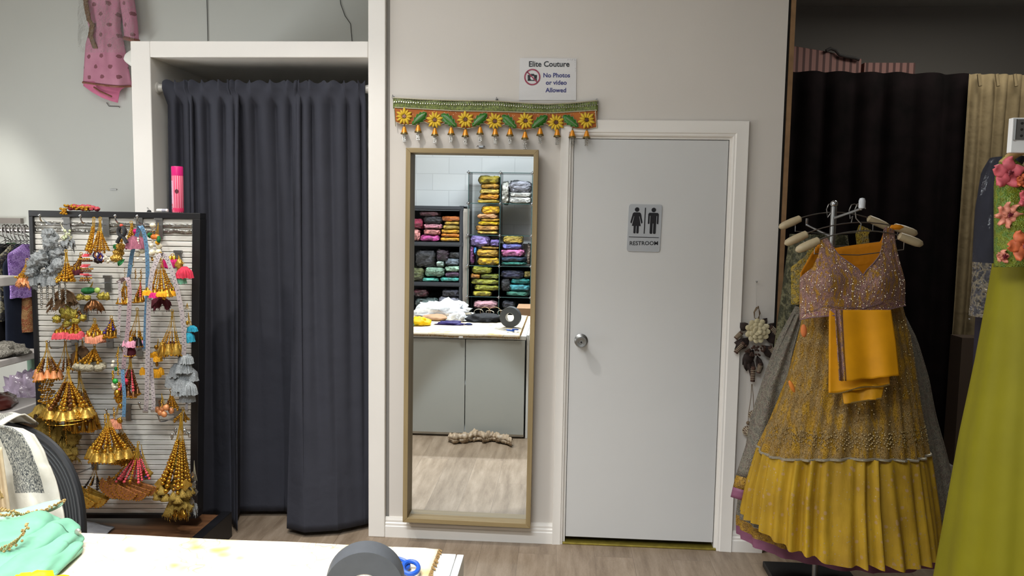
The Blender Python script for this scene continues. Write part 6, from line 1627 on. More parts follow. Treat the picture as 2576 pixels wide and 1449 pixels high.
for k in range(7):
    hx = at(10 + k * 9.5, 578, YR).x
    solo('wire_hanger', MB().tube([(hx, YR + .02, rl_.z + .012), (hx, YR, rl_.z + .030), (hx, YR - .02, rl_.z + .016), (hx + .004, YR - .018, rl_.z - .03), (hx + .008, YR, rl_.z - .06), (hx + .05, YR + .05, rl_.z - .10), (hx - .04, YR - .05, rl_.z - .10), (hx + .008, YR, rl_.z - .06)], .0026, 6), HANG,
         ('empty wire hanger on the left rail, hanger number %s from the photo edge' % ['one', 'two', 'three', 'four', 'five', 'six', 'seven'][k]), 'hanger', (hx, YR, rl_.z - .1), 'empty hangers on the left rail')
# goods on the gondola shelves
zA, zB = gz_(876), gz_(1000)
def shelf_heap(name, label, cat, x, y, z, sx_, sy_, h, m_, seed, jit=.35):
    return solo(name, heap(MB(), (x, y, z), sx_, sy_, h, seed, jit=jit), m_, label, cat, (x, y, z), angle=180)
shelf_heap('beaded_clutch', 'silver beaded clutch heap on the upper white gondola shelf', 'bag', GXR - .12, 3.55, zA, .13, .16, .05, sequin('beaded_silver', '#8f8a80', '#b5b0a4', '#6e695f', 220, .5, 60), 3)
shelf_heap('glossy_pouch', 'maroon glossy pouch on the lower white gondola shelf', 'bag', GXR - .16, 3.52, zB, .12, .15, .07, mat('maroon_gloss', '#5d2c26', .25, coat=.5), 8)
shelf_heap('plastic_packet', 'dark packet with a clear crinkled wrap on the lower gondola shelf, at the back', 'packet', GXR - .34, 3.60, zB, .10, .12, .10, mat('dark_wrap', '#3a3634', .2, coat=.6, bump=.5, bscale=30, bdist=.01), 12)
zc_ = gz_(940)
shelf_heap('garment_bundle', 'rust orange bundle under the upper gondola shelf at the left edge', 'bundle', GXR - .30, 3.30, zB + .003, .12, .16, .16, cloth('rust_bundle', '#6b3a22', .5), 16)
bq = at(82, 1000, 4.2)
bb = thing('plastic_bag_box', 'carton topped by a lilac grey plastic bag, between the gondola and the display', 'box', (bq.x, 4.2, 0))
obj('carton', MB().box(bq.x - .14, bq.x + .14, 4.05, 4.4, 0, bq.z - .03), mat('dim_carton', '#5a4634', .8), bb, smooth=False)
obj('plastic_bag', heap(MB(), (bq.x, 4.2, bq.z - .03), .14, .15, .16, 21, jit=.4, freq=3), mat('lilac_bag', '#8d7f90', .2, coat=.4, bump=.5, bscale=25, bdist=.02), bb, angle=180)

# ================================================================== CHAIR WITH SHAWL (beyond the counter)
YCH = 2.36
def chp(px, py, d=0): return at(px, py, YCH - d)
cc_ = chp(-30, 1350); s = YCH / FPX
AX, AZ = 245 * s, 282 * s
chair = thing('office_chair', 'black mesh back office chair behind the counter at the lower left', 'chair', (cc_.x, YCH - .15, 0))
N = NT('ribbed_mesh'); uvs = N.n('SeparateXYZ'); N.l(N.tc.outputs['UV'], uvs.inputs[0])
rib = N.math('SINE', N.math('MULTIPLY', uvs.outputs[1], 2 * PI * 34))
N.set(Base_Color=N.ramp(rib, [(.3, lin('#1f2021')), (.75, lin('#4b4d4c'))]), Roughness=.7); N.bump(rib, .8, .004)
def back(u, v):                                        # v: 0 centre .. 1 rim
    w = 2 * PI * u
    ex = math.copysign(abs(math.cos(w)) ** .82, math.cos(w)); ez = math.copysign(abs(math.sin(w)) ** .82, math.sin(w))
    Y = YCH + .05 - .06 * v * v * abs(ex) + .03 * v * ez
    return at(-30 + 240 * v * ex, 1352 - 286 * v * ez, Y)
obj('backrest', MB().grid(back, 64, 14, closed=True), N.m, chair, thick=.012, angle=180)
obj('back_rim', MB().tube([back(i / 64, 1.0) for i in range(65)], .011, 8), BLACK, chair)
zs_ = .47
obj('seat', MB().grid(lambda u, v: Vector((cc_.x + .22 * v * math.copysign(abs(math.cos(2 * PI * u)) ** .6, math.cos(2 * PI * u)), YCH - .20 + .17 * v * math.copysign(abs(math.sin(2 * PI * u)) ** .6, math.sin(2 * PI * u)), zs_ - .02 * (1 - v * v))), 40, 8, closed=True), mat('seat_fabric', '#222324', .85), chair, thick=.06, angle=180)
obj('back_support', MB().tube([(cc_.x, YCH - .20, zs_ - .06), (cc_.x, YCH + .02, zs_ - .05), (cc_.x, YCH + .08, zs_ + .10)], .02, 10), BLACK, chair)
obj('gas_column', MB().tube([(cc_.x, YCH - .10, .10), (cc_.x, YCH - .10, zs_ - .045)], .026, 12), BLACK, chair)
for k in range(5):
    w = 2 * PI * k / 5 + .3
    lg_ = obj('star_leg', MB().tube([(cc_.x, YCH - .10, .11), (cc_.x + .26 * math.cos(w), YCH - .10 + .26 * math.sin(w), .075)], [.024, .014], 8), BLACK, chair)
    obj('castor', MB().lathe([(.001, -.018), (.028, -.016), (.028, .016), (.001, .018)], (cc_.x + .26 * math.cos(w), YCH - .10 + .26 * math.sin(w), .029), 14, 'X'), BLACK, lg_)
# shawl : wide folded cloth over the chair back, down the near side
N = NT('plaid_shawl'); uvs = N.n('SeparateXYZ'); N.l(N.tc.outputs['UV'], uvs.inputs[0]); v = N.mapping()
U, V_ = uvs.outputs[0], uvs.outputs[1]
def bandm(x, a, b): return N.math('MULTIPLY', N.math('GREATER_THAN', x, a), N.math('LESS_THAN', x, b))
b1 = N.math('MULTIPLY', bandm(U, .66, .88), N.math('LESS_THAN', V_, .52))
b2 = N.math('MULTIPLY', bandm(U, .30, .50), N.math('GREATER_THAN', V_, .42))
b3 = N.math('GREATER_THAN', V_, .93)
wv = N.noise(N.mapping(scale=(500, 500, 160)), 1, 1)
dk = N.math('MAXIMUM', N.math('MAXIMUM', b1, b2), b3)
basec = N.ramp(N.noise(v, 12, 4), [(.3, lin('#b9b3a2')), (.7, lin('#cfcabb'))])
darkc = N.ramp(wv, [(.42, lin('#3c3f40')), (.62, lin('#a9a698'))])
glit = N.math('LESS_THAN', N.voronoi(v, 140), .09)
cfin = N.mix(dk, basec, darkc)
N.set(Base_Color=N.mix(glit, cfin, lin('#f5efd8')), Roughness=.85); N.bump(N.noise(v, 10, 3), .3, .02)
SHAWL = N.m
rk = [(1068, 4), (1075, 55), (1090, 84), (1130, 110), (1180, 132), (1240, 150), (1300, 160), (1400, 168)]
def shawl(u, v):
    y = 1068 + 330 * v
    xr = lerp_keys(rk, y); xl = -190
    e = u ** .9
    x = xl + (xr - xl) * e
    top = lerp_keys([(-190, 1092), (-80, 1070), (0, 1064), (40, 1074), (84, 1088), (150, 1240)], x) if v < .02 else 0
    w = math.sin(u * 17 + 1.5 * v) * .014 + .012 * nz(u * 6, v * 3) + .008 * math.sin(u * 31 - v * 4)
    p = chp(x + 6 * nz(v * 5, u * 3), y + (8 * nz(u * 6, 4.4) if v < .3 else 0), .10 + .06 * v + w * min(1, .3 + v))
    return p
sh = thing('plaid_shawl', 'beige shawl with charcoal checked stripes draped over the chair back', 'shawl', chp(40, 1400))
sm_ = MB().grid(shawl, 60, 44)
obj('shawl_front', sm_, SHAWL, sh, thick=.006, angle=180)
def shawl_top(u, v):
    p0 = shawl(u, 0.0); z = p0.z + .012 * math.sin(PI * v)
    return Vector((p0.x, p0.y + .17 * v, z - .10 * max(0, v - .6)))
obj('shawl_fold', MB().grid(shawl_top, 60, 8), SHAWL, sh, thick=.006, angle=180)
# peach hand end of cloth hanging at the far left
q = chp(15, 1230, .2)
solo('peach_scarf', MB().grid(lambda u, v: chp(-40 + 42 * u + 26 * v * (.3 + .7 * u), 1125 + 190 * v, .22 + .02 * math.sin(u * 6)), 12, 20), cloth('peach_scarf', '#cdb896'), 'plain pale peach scarf over the shawl at the left edge', 'scarf', q, thick=.006, angle=180)

# ================================================================== MINT GREEN DRESS on the counter
MINTC = cloth('mint_satin', '#72a68a', .5, wrinkle=.3, wscale=9)
MINTP = cloth('pale_mint_satin', '#93b79e', .55, wrinkle=.3, wscale=9)
GEMB = mat('gold_zari_trim', '#b99a62', .45, .45, var=.4, vscale=160, bump=.9, bscale=220, bdist=.004)
mg = atz(90, 1440, TZ)
md = thing('mint_dress', 'mint green satin dress with gold trim, heaped on the left end of the counter', 'garment', (mg.x, mg.y, TZ))
def fold(name, pts, rad_, flat, m_, seed, wob=.25):
    """thick soft fold of cloth along a path of (px, py, Y)"""
    zm = TZ + rad_ * flat * .8; ctrl = [at(x, y, Y) if at(x, y, Y).z > zm else atz(x, y, zm) for x, y, Y in pts]
    def fn(u, v):
        s_ = u * (len(ctrl) - 1); i = min(int(s_), len(ctrl) - 2); f = s_ - i
        p0 = ctrl[max(i - 1, 0)]; p1 = ctrl[i]; p2 = ctrl[i + 1]; p3 = ctrl[min(i + 2, len(ctrl) - 1)]
        p = .5 * ((2 * p1) + (p2 - p0) * f + (2 * p0 - 5 * p1 + 4 * p2 - p3) * f * f + (3 * p1 - p0 - 3 * p2 + p3) * f ** 3)
        tg = (p2 - p1).normalized(); sd_ = Vector((-tg.y, tg.x, 0)).normalized(); up = Vector((0, 0, 1))
        w = 2 * PI * v; e = min(1, math.sin(PI * (.035 + .965 * u)) ** .35 if u > .5 else 1)
        r = rad_ * e * (1 + wob * nz(u * 7 + seed, math.cos(w) * 1.2, math.sin(w) * 1.2) + .12 * math.sin(w * 4 + u * 9 + seed))
        q = p + sd_ * math.cos(w) * r * 1.5 + up * math.sin(w) * r * flat
        q.z = max(q.z, TZ + .002)
        return q
    return obj(name, MB().grid(lambda u, v: fn(u, v), 60, 26), m_, md, angle=180)
fold('satin_fold', [(-40, 1640, 1.62), (40, 1530, 1.68), (96, 1462, 1.74), (150, 1418, 1.80), (204, 1378, 1.86)], .015, .8, MINTC, 2.1, .10)
fold('satin_fold', [(-110, 1620, 1.62), (10, 1512, 1.70), (84, 1450, 1.76), (146, 1404, 1.83), (198, 1366, 1.89)], .024, .8, MINTC, 1.1, .10)
fold('satin_fold', [(-160, 1560, 1.66), (-20, 1474, 1.73), (64, 1424, 1.80), (138, 1376, 1.87), (196, 1346, 1.92)], .034, .80, MINTC, 4.2, .12)
fold('satin_fold', [(-180, 1500, 1.70), (-30, 1432, 1.77), (60, 1388, 1.84), (132, 1342, 1.92), (186, 1320, 1.97)], .042, .80, MINTC, 6.2, .12)
fold('satin_fold', [(-180, 1430, 1.75), (-40, 1384, 1.82), (40, 1350, 1.89), (90, 1322, 1.95), (118, 1306, 1.98)], .050, .80, MINTC, 12.5, .12)
fold('pale_flap', [(-160, 1322, 1.88), (-20, 1308, 1.93), (60, 1292, 1.98), (120, 1275, 2.02), (156, 1262, 2.05)], .022, .55, MINTP, 15.5, .10)
def zari(pts, d, wpx, sd):
    m_ = MB(); rnd = random.Random(sd)
    ctrl = [at(x, y, Y - d) for x, y, Y in pts]
    for i in range(len(ctrl) - 1):
        n = max(2, int((ctrl[i + 1] - ctrl[i]).length / .0045))
        for k in range(n):
            p = ctrl[i].lerp(ctrl[i + 1], k / n); sl = wpx * 1.9 / FPX
            m_.ball(p + Vector((rnd.uniform(-.3, .3) * sl, rnd.uniform(-.003, .003), rnd.uniform(-.5, .5) * sl)), .0036, 6, 4)
            m_.tube([p + Vector((-.3 * sl, -.002, -.5 * sl)), p + Vector((.3 * sl, -.003, .5 * sl))], .0014, 4)
    return obj('gold_trim', m_, GEMB, md)
zari([(0, 1296, 1.93), (60, 1292, 1.96), (110, 1284, 2.0), (140, 1270, 2.02), (162, 1258, 2.03), (164, 1268, 2.03)], .03, 7, 1)
zari([(-10, 1388, 1.78), (20, 1376, 1.79), (46, 1358, 1.81), (64, 1334, 1.84), (70, 1320, 1.86)], .09, 20, 2)
zari([(0, 1236, 2.05), (4, 1244, 2.05), (6, 1256, 2.05)], .03, 10, 3)
zari([(-20, 1276, 1.95), (20, 1284, 1.95), (50, 1290, 1.95)], .035, 6, 4)
obj('button', MB().ball(at(196, 1338, 1.86), .009, 12, 8, (1, .6, 1)), mat('silver_button', '#b6b2a6', .3, .6), md)
# ================================================================== RIGHT SIDE : DARK OPENING
YK = 5.6
k0 = at(1975, 176, YK); k1 = at(2437, 186, YK); kb = at(2400, 1105, YK)
BLKC = NT('black_drape'); v = BLKC.mapping(); BLKC.set(Base_Color=BLKC.ramp(BLKC.noise(v, 6, 3), [(.3, lin('#0c0a0a')), (.7, lin('#171112'))]), Roughness=.95); BLKC.b.inputs['Specular IOR Level'].default_value = .05; BLKC = BLKC.m
xk0 = .92
def drape(x0, x1, ztop0, ztop1, zb, Y, pl, amp, seed, gather=False):
    def fn(u, v):
        x = x0 + (x1 - x0) * u; zt = ztop0 + (ztop1 - ztop0) * u
        a = amp * (1 if not gather else (.5 + .5 * v))
        return Vector((x + .3 * a * math.sin(u * pl * 6.28 + 1), Y + a * math.sin(u * pl * 6.28 + 1.4 * nz(u * 6, seed)) + a * .6 * nz(u * 9, v * 3, seed), zt + (zb - zt) * v))
    return MB().grid(fn, 90, 16)
solo('black_curtain', drape(xk0, k1.x, k0.z, k1.z, .05, YK, 9, .03, 2), BLKC, 'black curtain closing off the dark back room, right of the restroom wall', 'curtain', ((xk0 + k1.x) / 2, YK, 0.05), thick=.004, angle=180)
c0_ = at(2437, 186, YK - .1); c1_ = at(2640, 190, YK - .1)
bg = thing('beige_curtain', 'beige pinch pleated curtain in the dark room, behind the lime gown', 'curtain', ((c0_.x + c1_.x) / 2, YK - .1, .05))
BEIG = cloth('beige_drape', '#7c6d51', .9)
obj('curtain_panel', drape(c0_.x, c1_.x + .3, c0_.z, c1_.z, .32, YK - .1, 10, .035, 5, True), BEIG, bg, thick=.004, angle=180)
for i in range(7):
    x = c0_.x + .04 + i * .115
    obj('pinch_pleat', MB().tube([(x, YK - .15, c0_.z - .01), (x + .01, YK - .16, c0_.z - .09)], .012, 6), BEIG, bg)
# slatted crate and striped box on the ledge above the black curtain
YL = 5.95
b0 = at(1990, 112, YL); b1 = at(2160, 175, YL); b2 = at(2303, 158, YL)
PST = NT('pink_stripes'); wvn = PST.n('TexWave', wave_type='BANDS', bands_direction='X', ins={'Scale': 6.5}); PST.l(PST.mapping(), wvn.inputs['Vector'])
PST.set(Base_Color=PST.ramp(wvn.outputs['Fac'], [(.25, lin('#4a2c28')), (.4, lin('#8a625a'))]), Roughness=.7); PST = PST.m
lz = k1.z - .06
struct('trim_ledge', MB().box(.90, 3.2, YL - .2, YL + .45, lz - .05, lz), mat('ledge_dark', '#4a423c', .8), smooth=False)
bx_ = MB().prism([(b0.x - .1, lz), (b1.x + .02, lz), (b1.x + .02, at(2120, 147, YL).z), (at(2075, 128, YL).x, at(2075, 128, YL).z), (b0.x - .1, at(1985, 108, YL).z)], lambda a, b, t: Vector((a, YL + t, b)), .3)
solo('striped_bag', bx_, PST, 'pink striped bag slumped on the ledge above the black curtain, nearest the wall end', 'bag', (b0.x, YL, lz), smooth=False, bevel=.01)
solo('striped_box', MB().box(b1.x + .04, b2.x, YL, YL + .3, lz, b2.z), PST, 'flat pink striped box on the ledge above the black curtain', 'box', (b2.x - .1, YL, lz), smooth=False)
solo('cable_loop', MB().tube([at(x, y, YL - .03) for x, y in ((2078, 128), (2090, 122), (2102, 126), (2112, 138), (2130, 143), (2150, 146), (2162, 150))], .012, 8), mat('cable_dark', '#2c2826', .6), 'dark cable looped over the pink striped bag', 'cable', at(2110, 150, YL))
# low cabinet and its white plinth under the beige curtain
p0 = at(2400, 1062, YK - .46)
lc = thing('low_cabinet', 'brown low cabinet with pale plinth in the dark room below the beige curtain', 'cabinet', (p0.x + .5, YK - .3, 0))
zc1 = at(2410, 850, YK - .46).z
obj('body', MB().box(p0.x + .02, p0.x + 1.2, YK - .45, YK - .30, .10, zc1), mat('brown_cabinet', '#43352a', .7), lc, smooth=False)
obj('plinth', MB().box(p0.x - .02, p0.x + 1.2, YK - .46, YK - .30, 0, .10), mat('pale_plinth', '#8d8984', .6), lc, smooth=False)

# ================================================================== GARMENT RACK WITH YELLOW OUTFITS
YG = 3.30
def gp_(px, py, d=0): return at(px, py, YG - d)
gs = YG / FPX
rk_ = thing('garment_rack', 'chrome garment rack with a black base, holding the yellow outfits right of the restroom wall', 'garment rack', (gp_(2098, 1400).x, YG + .12, 0))
pc = gp_(2098, 520, -.12)
obj('pole', MB().tube([(pc.x, pc.y, .03), (pc.x, pc.y, pc.z)], .0125, 14), STEEL, rk_)
obj('finial', MB().ball((pc.x, pc.y, pc.z + .012), .016, 12, 8), CHROME, rk_)
bc_ = pc.x + .0
obj('base', MB().box(bc_ - .15, bc_ + .24, YG - .25, YG + .42, .0, .028), BLACK, rk_, smooth=False, bevel=.004)
ae = gp_(2168, 512, .22); ae2 = gp_(2030, 556, -.40)
obj('front_arm', MB().tube([(pc.x, pc.y, pc.z - .05), (ae.x, ae.y, ae.z - .02), (ae.x, ae.y, ae.z + .004)], .006, 10), CHROME, rk_)
o = obj('arm_cap', MB().lathe([(.001, .0), (.011, .002), (.0125, .010), (.0125, .030), (.009, .040), (.001, .042)], (ae.x, ae.y - .002, ae.z - .020), 14), mat('clear_cap', '#c9ccd0', .2), rk_)
o['label'] = 'pale plastic arm end cap'
obj('rear_arm', MB().tube([(pc.x, pc.y, pc.z - .13), (ae2.x, ae2.y, ae2.z - .02), (ae2.x, ae2.y, ae2.z + .012)], .006, 10), CHROME, rk_)
HEND = mat('cream_hanger_end', '#b3a281', .4, var=.06, vscale=40); HWIRE = mat('hanger_steel', '#7d7a76', .3, .9)
def hanger(label, L, R, hookpx, d, Lo=30):
    l_, r_ = gp_(*L, d), gp_(*R, d); c = (l_ + r_) / 2; hk_ = gp_(hookpx[0], hookpx[1], d)
    t = thing('padded_hanger', label, 'hanger', (c.x, c.y, min(l_.z, r_.z)))
    mid = Vector((hk_.x, c.y, c.z + .055))
    pth = []
    for i in range(15):
        f = i / 14; p = l_.lerp(r_, f); p.z += .065 * math.sin(PI * f) ** .8; pth.append(p)
    obj('wire', MB().tube(pth, .0028, 6).tube([pth[2] - Vector((0, 0, .01)), pth[2] - Vector((0, 0, .05)), (l_ + r_) / 2 - Vector((0, 0, .03)), pth[12] - Vector((0, 0, .05)), pth[12] - Vector((0, 0, .01))], .0022, 6), HWIRE, t)
    top = Vector((hk_.x, c.y, hk_.z))
    zz = pth[7].z
    obj('hook', MB().tube([Vector((pth[7].x, c.y, zz)), Vector((pth[7].x + .004, c.y, zz + .028)), Vector((top.x - .014, c.y, top.z - .06)), Vector((top.x - .02, c.y, top.z - .025)), Vector((top.x - .012, c.y, top.z - .004)), top, Vector((top.x + .016, c.y, top.z - .010)), Vector((top.x + .020, c.y, top.z - .022))], .0026, 6), HWIRE, t)
    for e, o_ in ((l_, pth[3]), (r_, pth[11])):
        dr = (o_ - e).normalized()
        obj('padded_end', MB().tube([e - dr * .004, e + dr * .004, e + dr * .02, e + dr * .055, e + dr * .092, e + dr * .098], [.004, .013, .0165, .0175, .015, .006], 14), HEND, t)
    return t
hanger('padded cream hanger carrying the sequinned yellow blouse, frontmost on the rack', (2004, 630), (2319, 615), (2165, 511), .16)
hanger('padded cream hanger carrying the pleated yellow skirt, second from the front', (1976, 613), (2305, 588), (2150, 513), .04)
hanger('padded cream hanger at the back of the rack, highest and furthest left', (1962, 572), (2235, 572), (2092, 512), -.14)

# sequinned blouse
CHOLI = sequin('gold_mauve_sequins', '#b07f1e', '#8a6a5c', '#9a7470', 330, .42, 56, .5, .7, .16)
ORL = cloth('marigold_lining', '#c97c0a', .7); 
topk = [(2012, 700), (2022, 690), (2045, 672), (2060, 640), (2064, 604), (2082, 598), (2092, 618), (2110, 642), (2135, 660), (2158, 676), (2170, 692), (2180, 678), (2196, 662), (2212, 642), (2219, 618), (2224, 572), (2248, 568), (2252, 612), (2262, 656), (2272, 690), (2277, 712)]
botk = [(2010, 806), (2040, 800), (2100, 795), (2170, 790), (2230, 781), (2274, 770)]
ch_b = gp_(2145, 800, .16)
chl = thing('embroidered_blouse', 'sleeveless gold and mauve sequinned blouse with V neck on the front hanger', 'blouse', ch_b)
def bl(u, v):
    x = 2012 + 264 * u
    y0 = lerp_keys(topk, x); y1 = lerp_keys(botk, x); y = y0 + (y1 - y0) * v
    xx = (x - 2144) / 134
    bul = .085 * math.sqrt(max(0, 1 - xx * xx)) * (.35 + .65 * min(1, max(0, (y - 590) / 110)))
    bust = .035 * (math.exp(-((x - 2085) / 34) ** 2) + math.exp(-((x - 2220) / 34) ** 2)) * math.exp(-((y - 710) / 42) ** 2)
    return gp_(x, y, .13 + bul + bust + .004 * nz(u * 12, v * 6))
obj('front_panel', MB().grid(bl, 96, 24), CHOLI, chl, thick=.004, angle=180)
def blb(u, v):
    x = 2014 + 258 * u
    y0 = lerp_keys([(2012, 690), (2040, 640), (2056, 618), (2062, 612), (2080, 608), (2100, 624), (2150, 616), (2215, 608), (2224, 580), (2248, 576), (2256, 640), (2276, 700)], x); y1 = lerp_keys(botk, x) - 6
    xx = (x - 2144) / 134
    return gp_(x, y0 + (y1 - y0) * v, .13 - .06 * math.sqrt(max(0, 1 - xx * xx)))
obj('back_panel', MB().grid(blb, 70, 16), ORL, chl, thick=.003, angle=180)
bd_ = MB()
BEADM = mat('mauve_bead', '#a3868a', .25, .6, var=.3, vscale=300)
for i in range(92):
    p = bl(.285 + .52 * i / 92, 0.0); bd_.ball(p + Vector((0, -.004, -.001)), .0028, 6, 4)
for i in range(110):
    p = bl(i / 109, 1.0); bd_.ball(p + Vector((0, -.004, .003)), .0032, 6, 4); bd_.ball(bl(i / 109, .86) + Vector((0, -.004, 0)), .0018, 6, 4)
obj('bead_edging', bd_, BEADM, chl)['kind'] = 'stuff'
sq_ = MB(); rnd = random.Random(77)
for i in range(300):
    p = bl(rnd.random(), rnd.random()); sq_.ball(p + Vector((0, -.003, 0)), .0016 + .0014 * rnd.random(), 5, 4)
obj('sequins', sq_, mat('sequin_bright', '#e0d2b8', .12, .9), chl)['kind'] = 'stuff'
obj('hem_band', MB().grid(lambda u, v: bl(u, .885 + .10 * v) + Vector((0, -.0035, 0)), 90, 4), sequin('mauve_band', '#9c7468', '#8a5f6e', '#a8844e', 230, .5, 60), chl, angle=180)

# pleated skirt in two tiers
YS0 = YG - .02
Lsk = [(770, 2026), (850, 2008), (950, 1982), (1050, 1944), (1130, 1908), (1220, 1884), (1300, 1872), (1400, 1860)]
Rsk = [(770, 2268), (850, 2286), (950, 2302), (1050, 2318), (1130, 2330), (1220, 2340), (1300, 2348), (1400, 2356)]
UPT = sequin('gold_tissue', '#a87e14', '#8c6a2a', '#917646', 300, .42, 30, .5, .7, .22)
LOT = NT('marigold_print'); v = LOT.mapping()
vc = LOT.n('TexVoronoi', ins={'Scale': 30.0}); LOT.l(v, vc.inputs['Vector'])
mo = LOT.math('LESS_THAN', LOT.math('ADD', vc.outputs['Distance'], LOT.math('MULTIPLY', LOT.noise(v, 70, 2), .28)), .36)
mo2 = LOT.math('LESS_THAN', LOT.voronoi(v, 60), .16)
bs = LOT.ramp(LOT.noise(v, 7, 4), [(.3, lin('#95720c')), (.7, lin('#b18c14'))])
cl1 = LOT.mix(LOT.math('MULTIPLY', mo, .42), bs, lin('#a78672')); cl1 = LOT.mix(LOT.math('MULTIPLY', mo2, .6), cl1, lin('#b5a27c'))
LOT.set(Base_Color=cl1, Roughness=LOT.math('SUBTRACT', .75, LOT.math('MULTIPLY', mo2, .4)), Metallic=LOT.math('MULTIPLY', mo2, .5)); LOT.bump(LOT.noise(LOT.mapping(scale=(1, 1, .25)), 26, 3), .5, .01); LOT = LOT.m
def skirt(y, w, seed, hd0=.07, hd1=.27, pl=26, amp=1.0, Y0=YS0, Lk_=Lsk, Rk_=Rsk):
    l_, r_ = lerp_keys(Lk_, y), lerp_keys(Rk_, y)
    t = (y - 770) / 630
    a, b = at(l_, y, Y0), at(r_, y, Y0)
    c = (a + b) / 2; hw = (b.x - a.x) / 2; hd = hd0 + (hd1 - hd0) * t
    ph = w * pl + 4.5 * nz(math.cos(w) * 2.2, math.sin(w) * 2.2, seed + t * .5)
    k = 1 + amp * (.05 + .05 * t) * math.sin(ph) * (.55 + 1.0 * nz(math.cos(w) * 3.2, math.sin(w) * 3.2, seed + 5 + t)) + amp * .05 * nz(math.cos(w) * 7, math.sin(w) * 7, seed + t * 1.5) + .03 * nz(math.cos(w) * 2, math.sin(w) * 2, t * 3)
    tl2 = (c.z * 1.0 + (b.z - a.z) / 2 * math.cos(w))
    return Vector((c.x + hw * math.cos(w) * (1 + (k - 1) * .5), Y0 - hd * math.sin(w) * k, tl2))
def seam_y(w): return 1128 + 30 * (.5 - .5 * math.cos(w)) * 0 + 6 * math.sin(3 * w)
skb = at(2110, 1400, YS0)
skt = thing('pleated_skirt', 'yellow two tier pleated skirt with gold embroidered upper tier, below the sequinned blouse', 'skirt', (skb.x, YS0, skb.z))
obj('upper_tier', MB().grid(lambda u, v: skirt(770 + (seam_y(2 * PI * u) - 770) * v, 2 * PI * u, 1.5, amp=.9), 200, 30, closed=True), UPT, skt, angle=180)
obj('lower_tier', MB().grid(lambda u, v: skirt(seam_y(2 * PI * u) + (1360 + 22 * max(0, math.cos(2 * PI * u)) - 66 * max(0, -math.cos(2 * PI * u)) ** 2 + 9 * nz(u * 26, 2) - seam_y(2 * PI * u)) * v, 2 * PI * u, 3.5, pl=34, amp=1.15), 260, 24, closed=True), LOT, skt, angle=180)
sb_ = MB()
def seam_pt(w, off=0): return skirt(seam_y(w) + off, w, 1.5, amp=.9) + Vector((0, -.006 * math.sin(w), 0))
sb_.tube([seam_pt(2 * PI * i / 200) for i in range(200)] + [seam_pt(0)], .006, 6, cap=False)
obj('seam_trim', sb_, mat('silver_braid', '#a8a08e', .35, .6, var=.3, vscale=300), skt)
emb_ = MB(); rnd = random.Random(12)
for ring_ in range(3):
    for i in range(120):
        w = PI * i / 120 + ring_ * .01; p = skirt(1092 - ring_ * 12 + 6 * math.sin(i * 1.9), w, 1.5, amp=.9); emb_.ball(p + Vector((0, -.006 * math.sin(w), 0)), .0030 + .0014 * rnd.random(), 5, 4)
for i in range(420):
    w = PI * rnd.random(); y = 800 + 320 * rnd.random(); p = skirt(y, w, 1.5, amp=.9); emb_.ball(p + Vector((0, -.004 * math.sin(w), 0)), .0020 + .0016 * rnd.random(), 5, 4)
obj('sequin_spray', emb_, mat('sequin_pale', '#c4b084', .18, .85), skt)['kind'] = 'stuff'
for i in range(1):
    tl3 = MB(); tl3.oball(at(2022, 832, YG - .20), (.012, 0, .004), (0, .010, 0), (-.004, 0, .026), 10, 8)
    o = obj('side_tassel', tl3, mat('orange_tassel', '#c9703a', .8), skt); o['label'] = 'orange cloth tassel at the waist'
tl3 = MB().oball(at(1992, 972, YG - .20), (.008, 0, .004), (0, .008, 0), (-.012, 0, .024), 10, 8)
obj('side_tassel', tl3, mat('orange_tassel_low', '#cf7a2a', .8), skt)

# folded marigold stole hanging in front of the skirt
STOLE = cloth('marigold_stole', '#d08e08', .6, wrinkle=.15, wscale=8)
dpb = gp_(2175, 1010, .26)
dp = thing('folded_stole', 'plain marigold orange stole folded flat, hanging in front of the skirt', 'stole', dpb)
def panel(lk_, rk_, y0, y1, d, sag, seed):
    def fn(u, v):
        y = y0 + (y1 + sag * (u - .5) + 3 * nz(u * 5, seed) - y0) * v
        a, b = lerp_keys(lk_, y), lerp_keys(rk_, y)
        return gp_(a + (b - a) * u, y, d + .035 * v + .010 * math.sin(u * 9 + seed) * (.4 + .6 * v) + .02 * v)
    return MB().grid(fn, 36, 30)
obj('front_fold', panel([(780, 2116), (960, 2128)], [(780, 2240), (860, 2252), (960, 2262)], 780, 952, .245, -14, 1), STOLE, dp, thick=.010, angle=180)
obj('middle_fold', panel([(780, 2086), (1000, 2085)], [(780, 2230), (1000, 2240)], 780, 980, .212, -22, 4), STOLE, dp, thick=.008, angle=180)
obj('lower_fold', panel([(930, 2110), (1020, 2124)], [(930, 2232), (1010, 2214)], 930, 1010, .222, -14, 7), cloth('marigold_dark', '#c0860e', .6), dp, thick=.010, angle=180)
obj('embroidered_strip', panel([(780, 2100), (960, 2112)], [(780, 2120), (960, 2132)], 780, 958, .256, 0, 2), CHOLI, dp, thick=.004, angle=180)
lo2 = MB()
for i in range(60):
    f = i / 59; p = gp_(2086 + 150 * f, 990 - 24 * f + 3 * math.sin(f * 9), .278); lo2.ball(p, .0034, 6, 4)
for i in range(40):
    f = i / 39; p = gp_(2124 + 92 * f, 1016 - 14 * f, .286); lo2.ball(p, .0034, 6, 4)
obj('bead_edging', lo2, mat('gold_seed_bead', '#a98c50', .3, .7), dp)['kind'] = 'stuff'

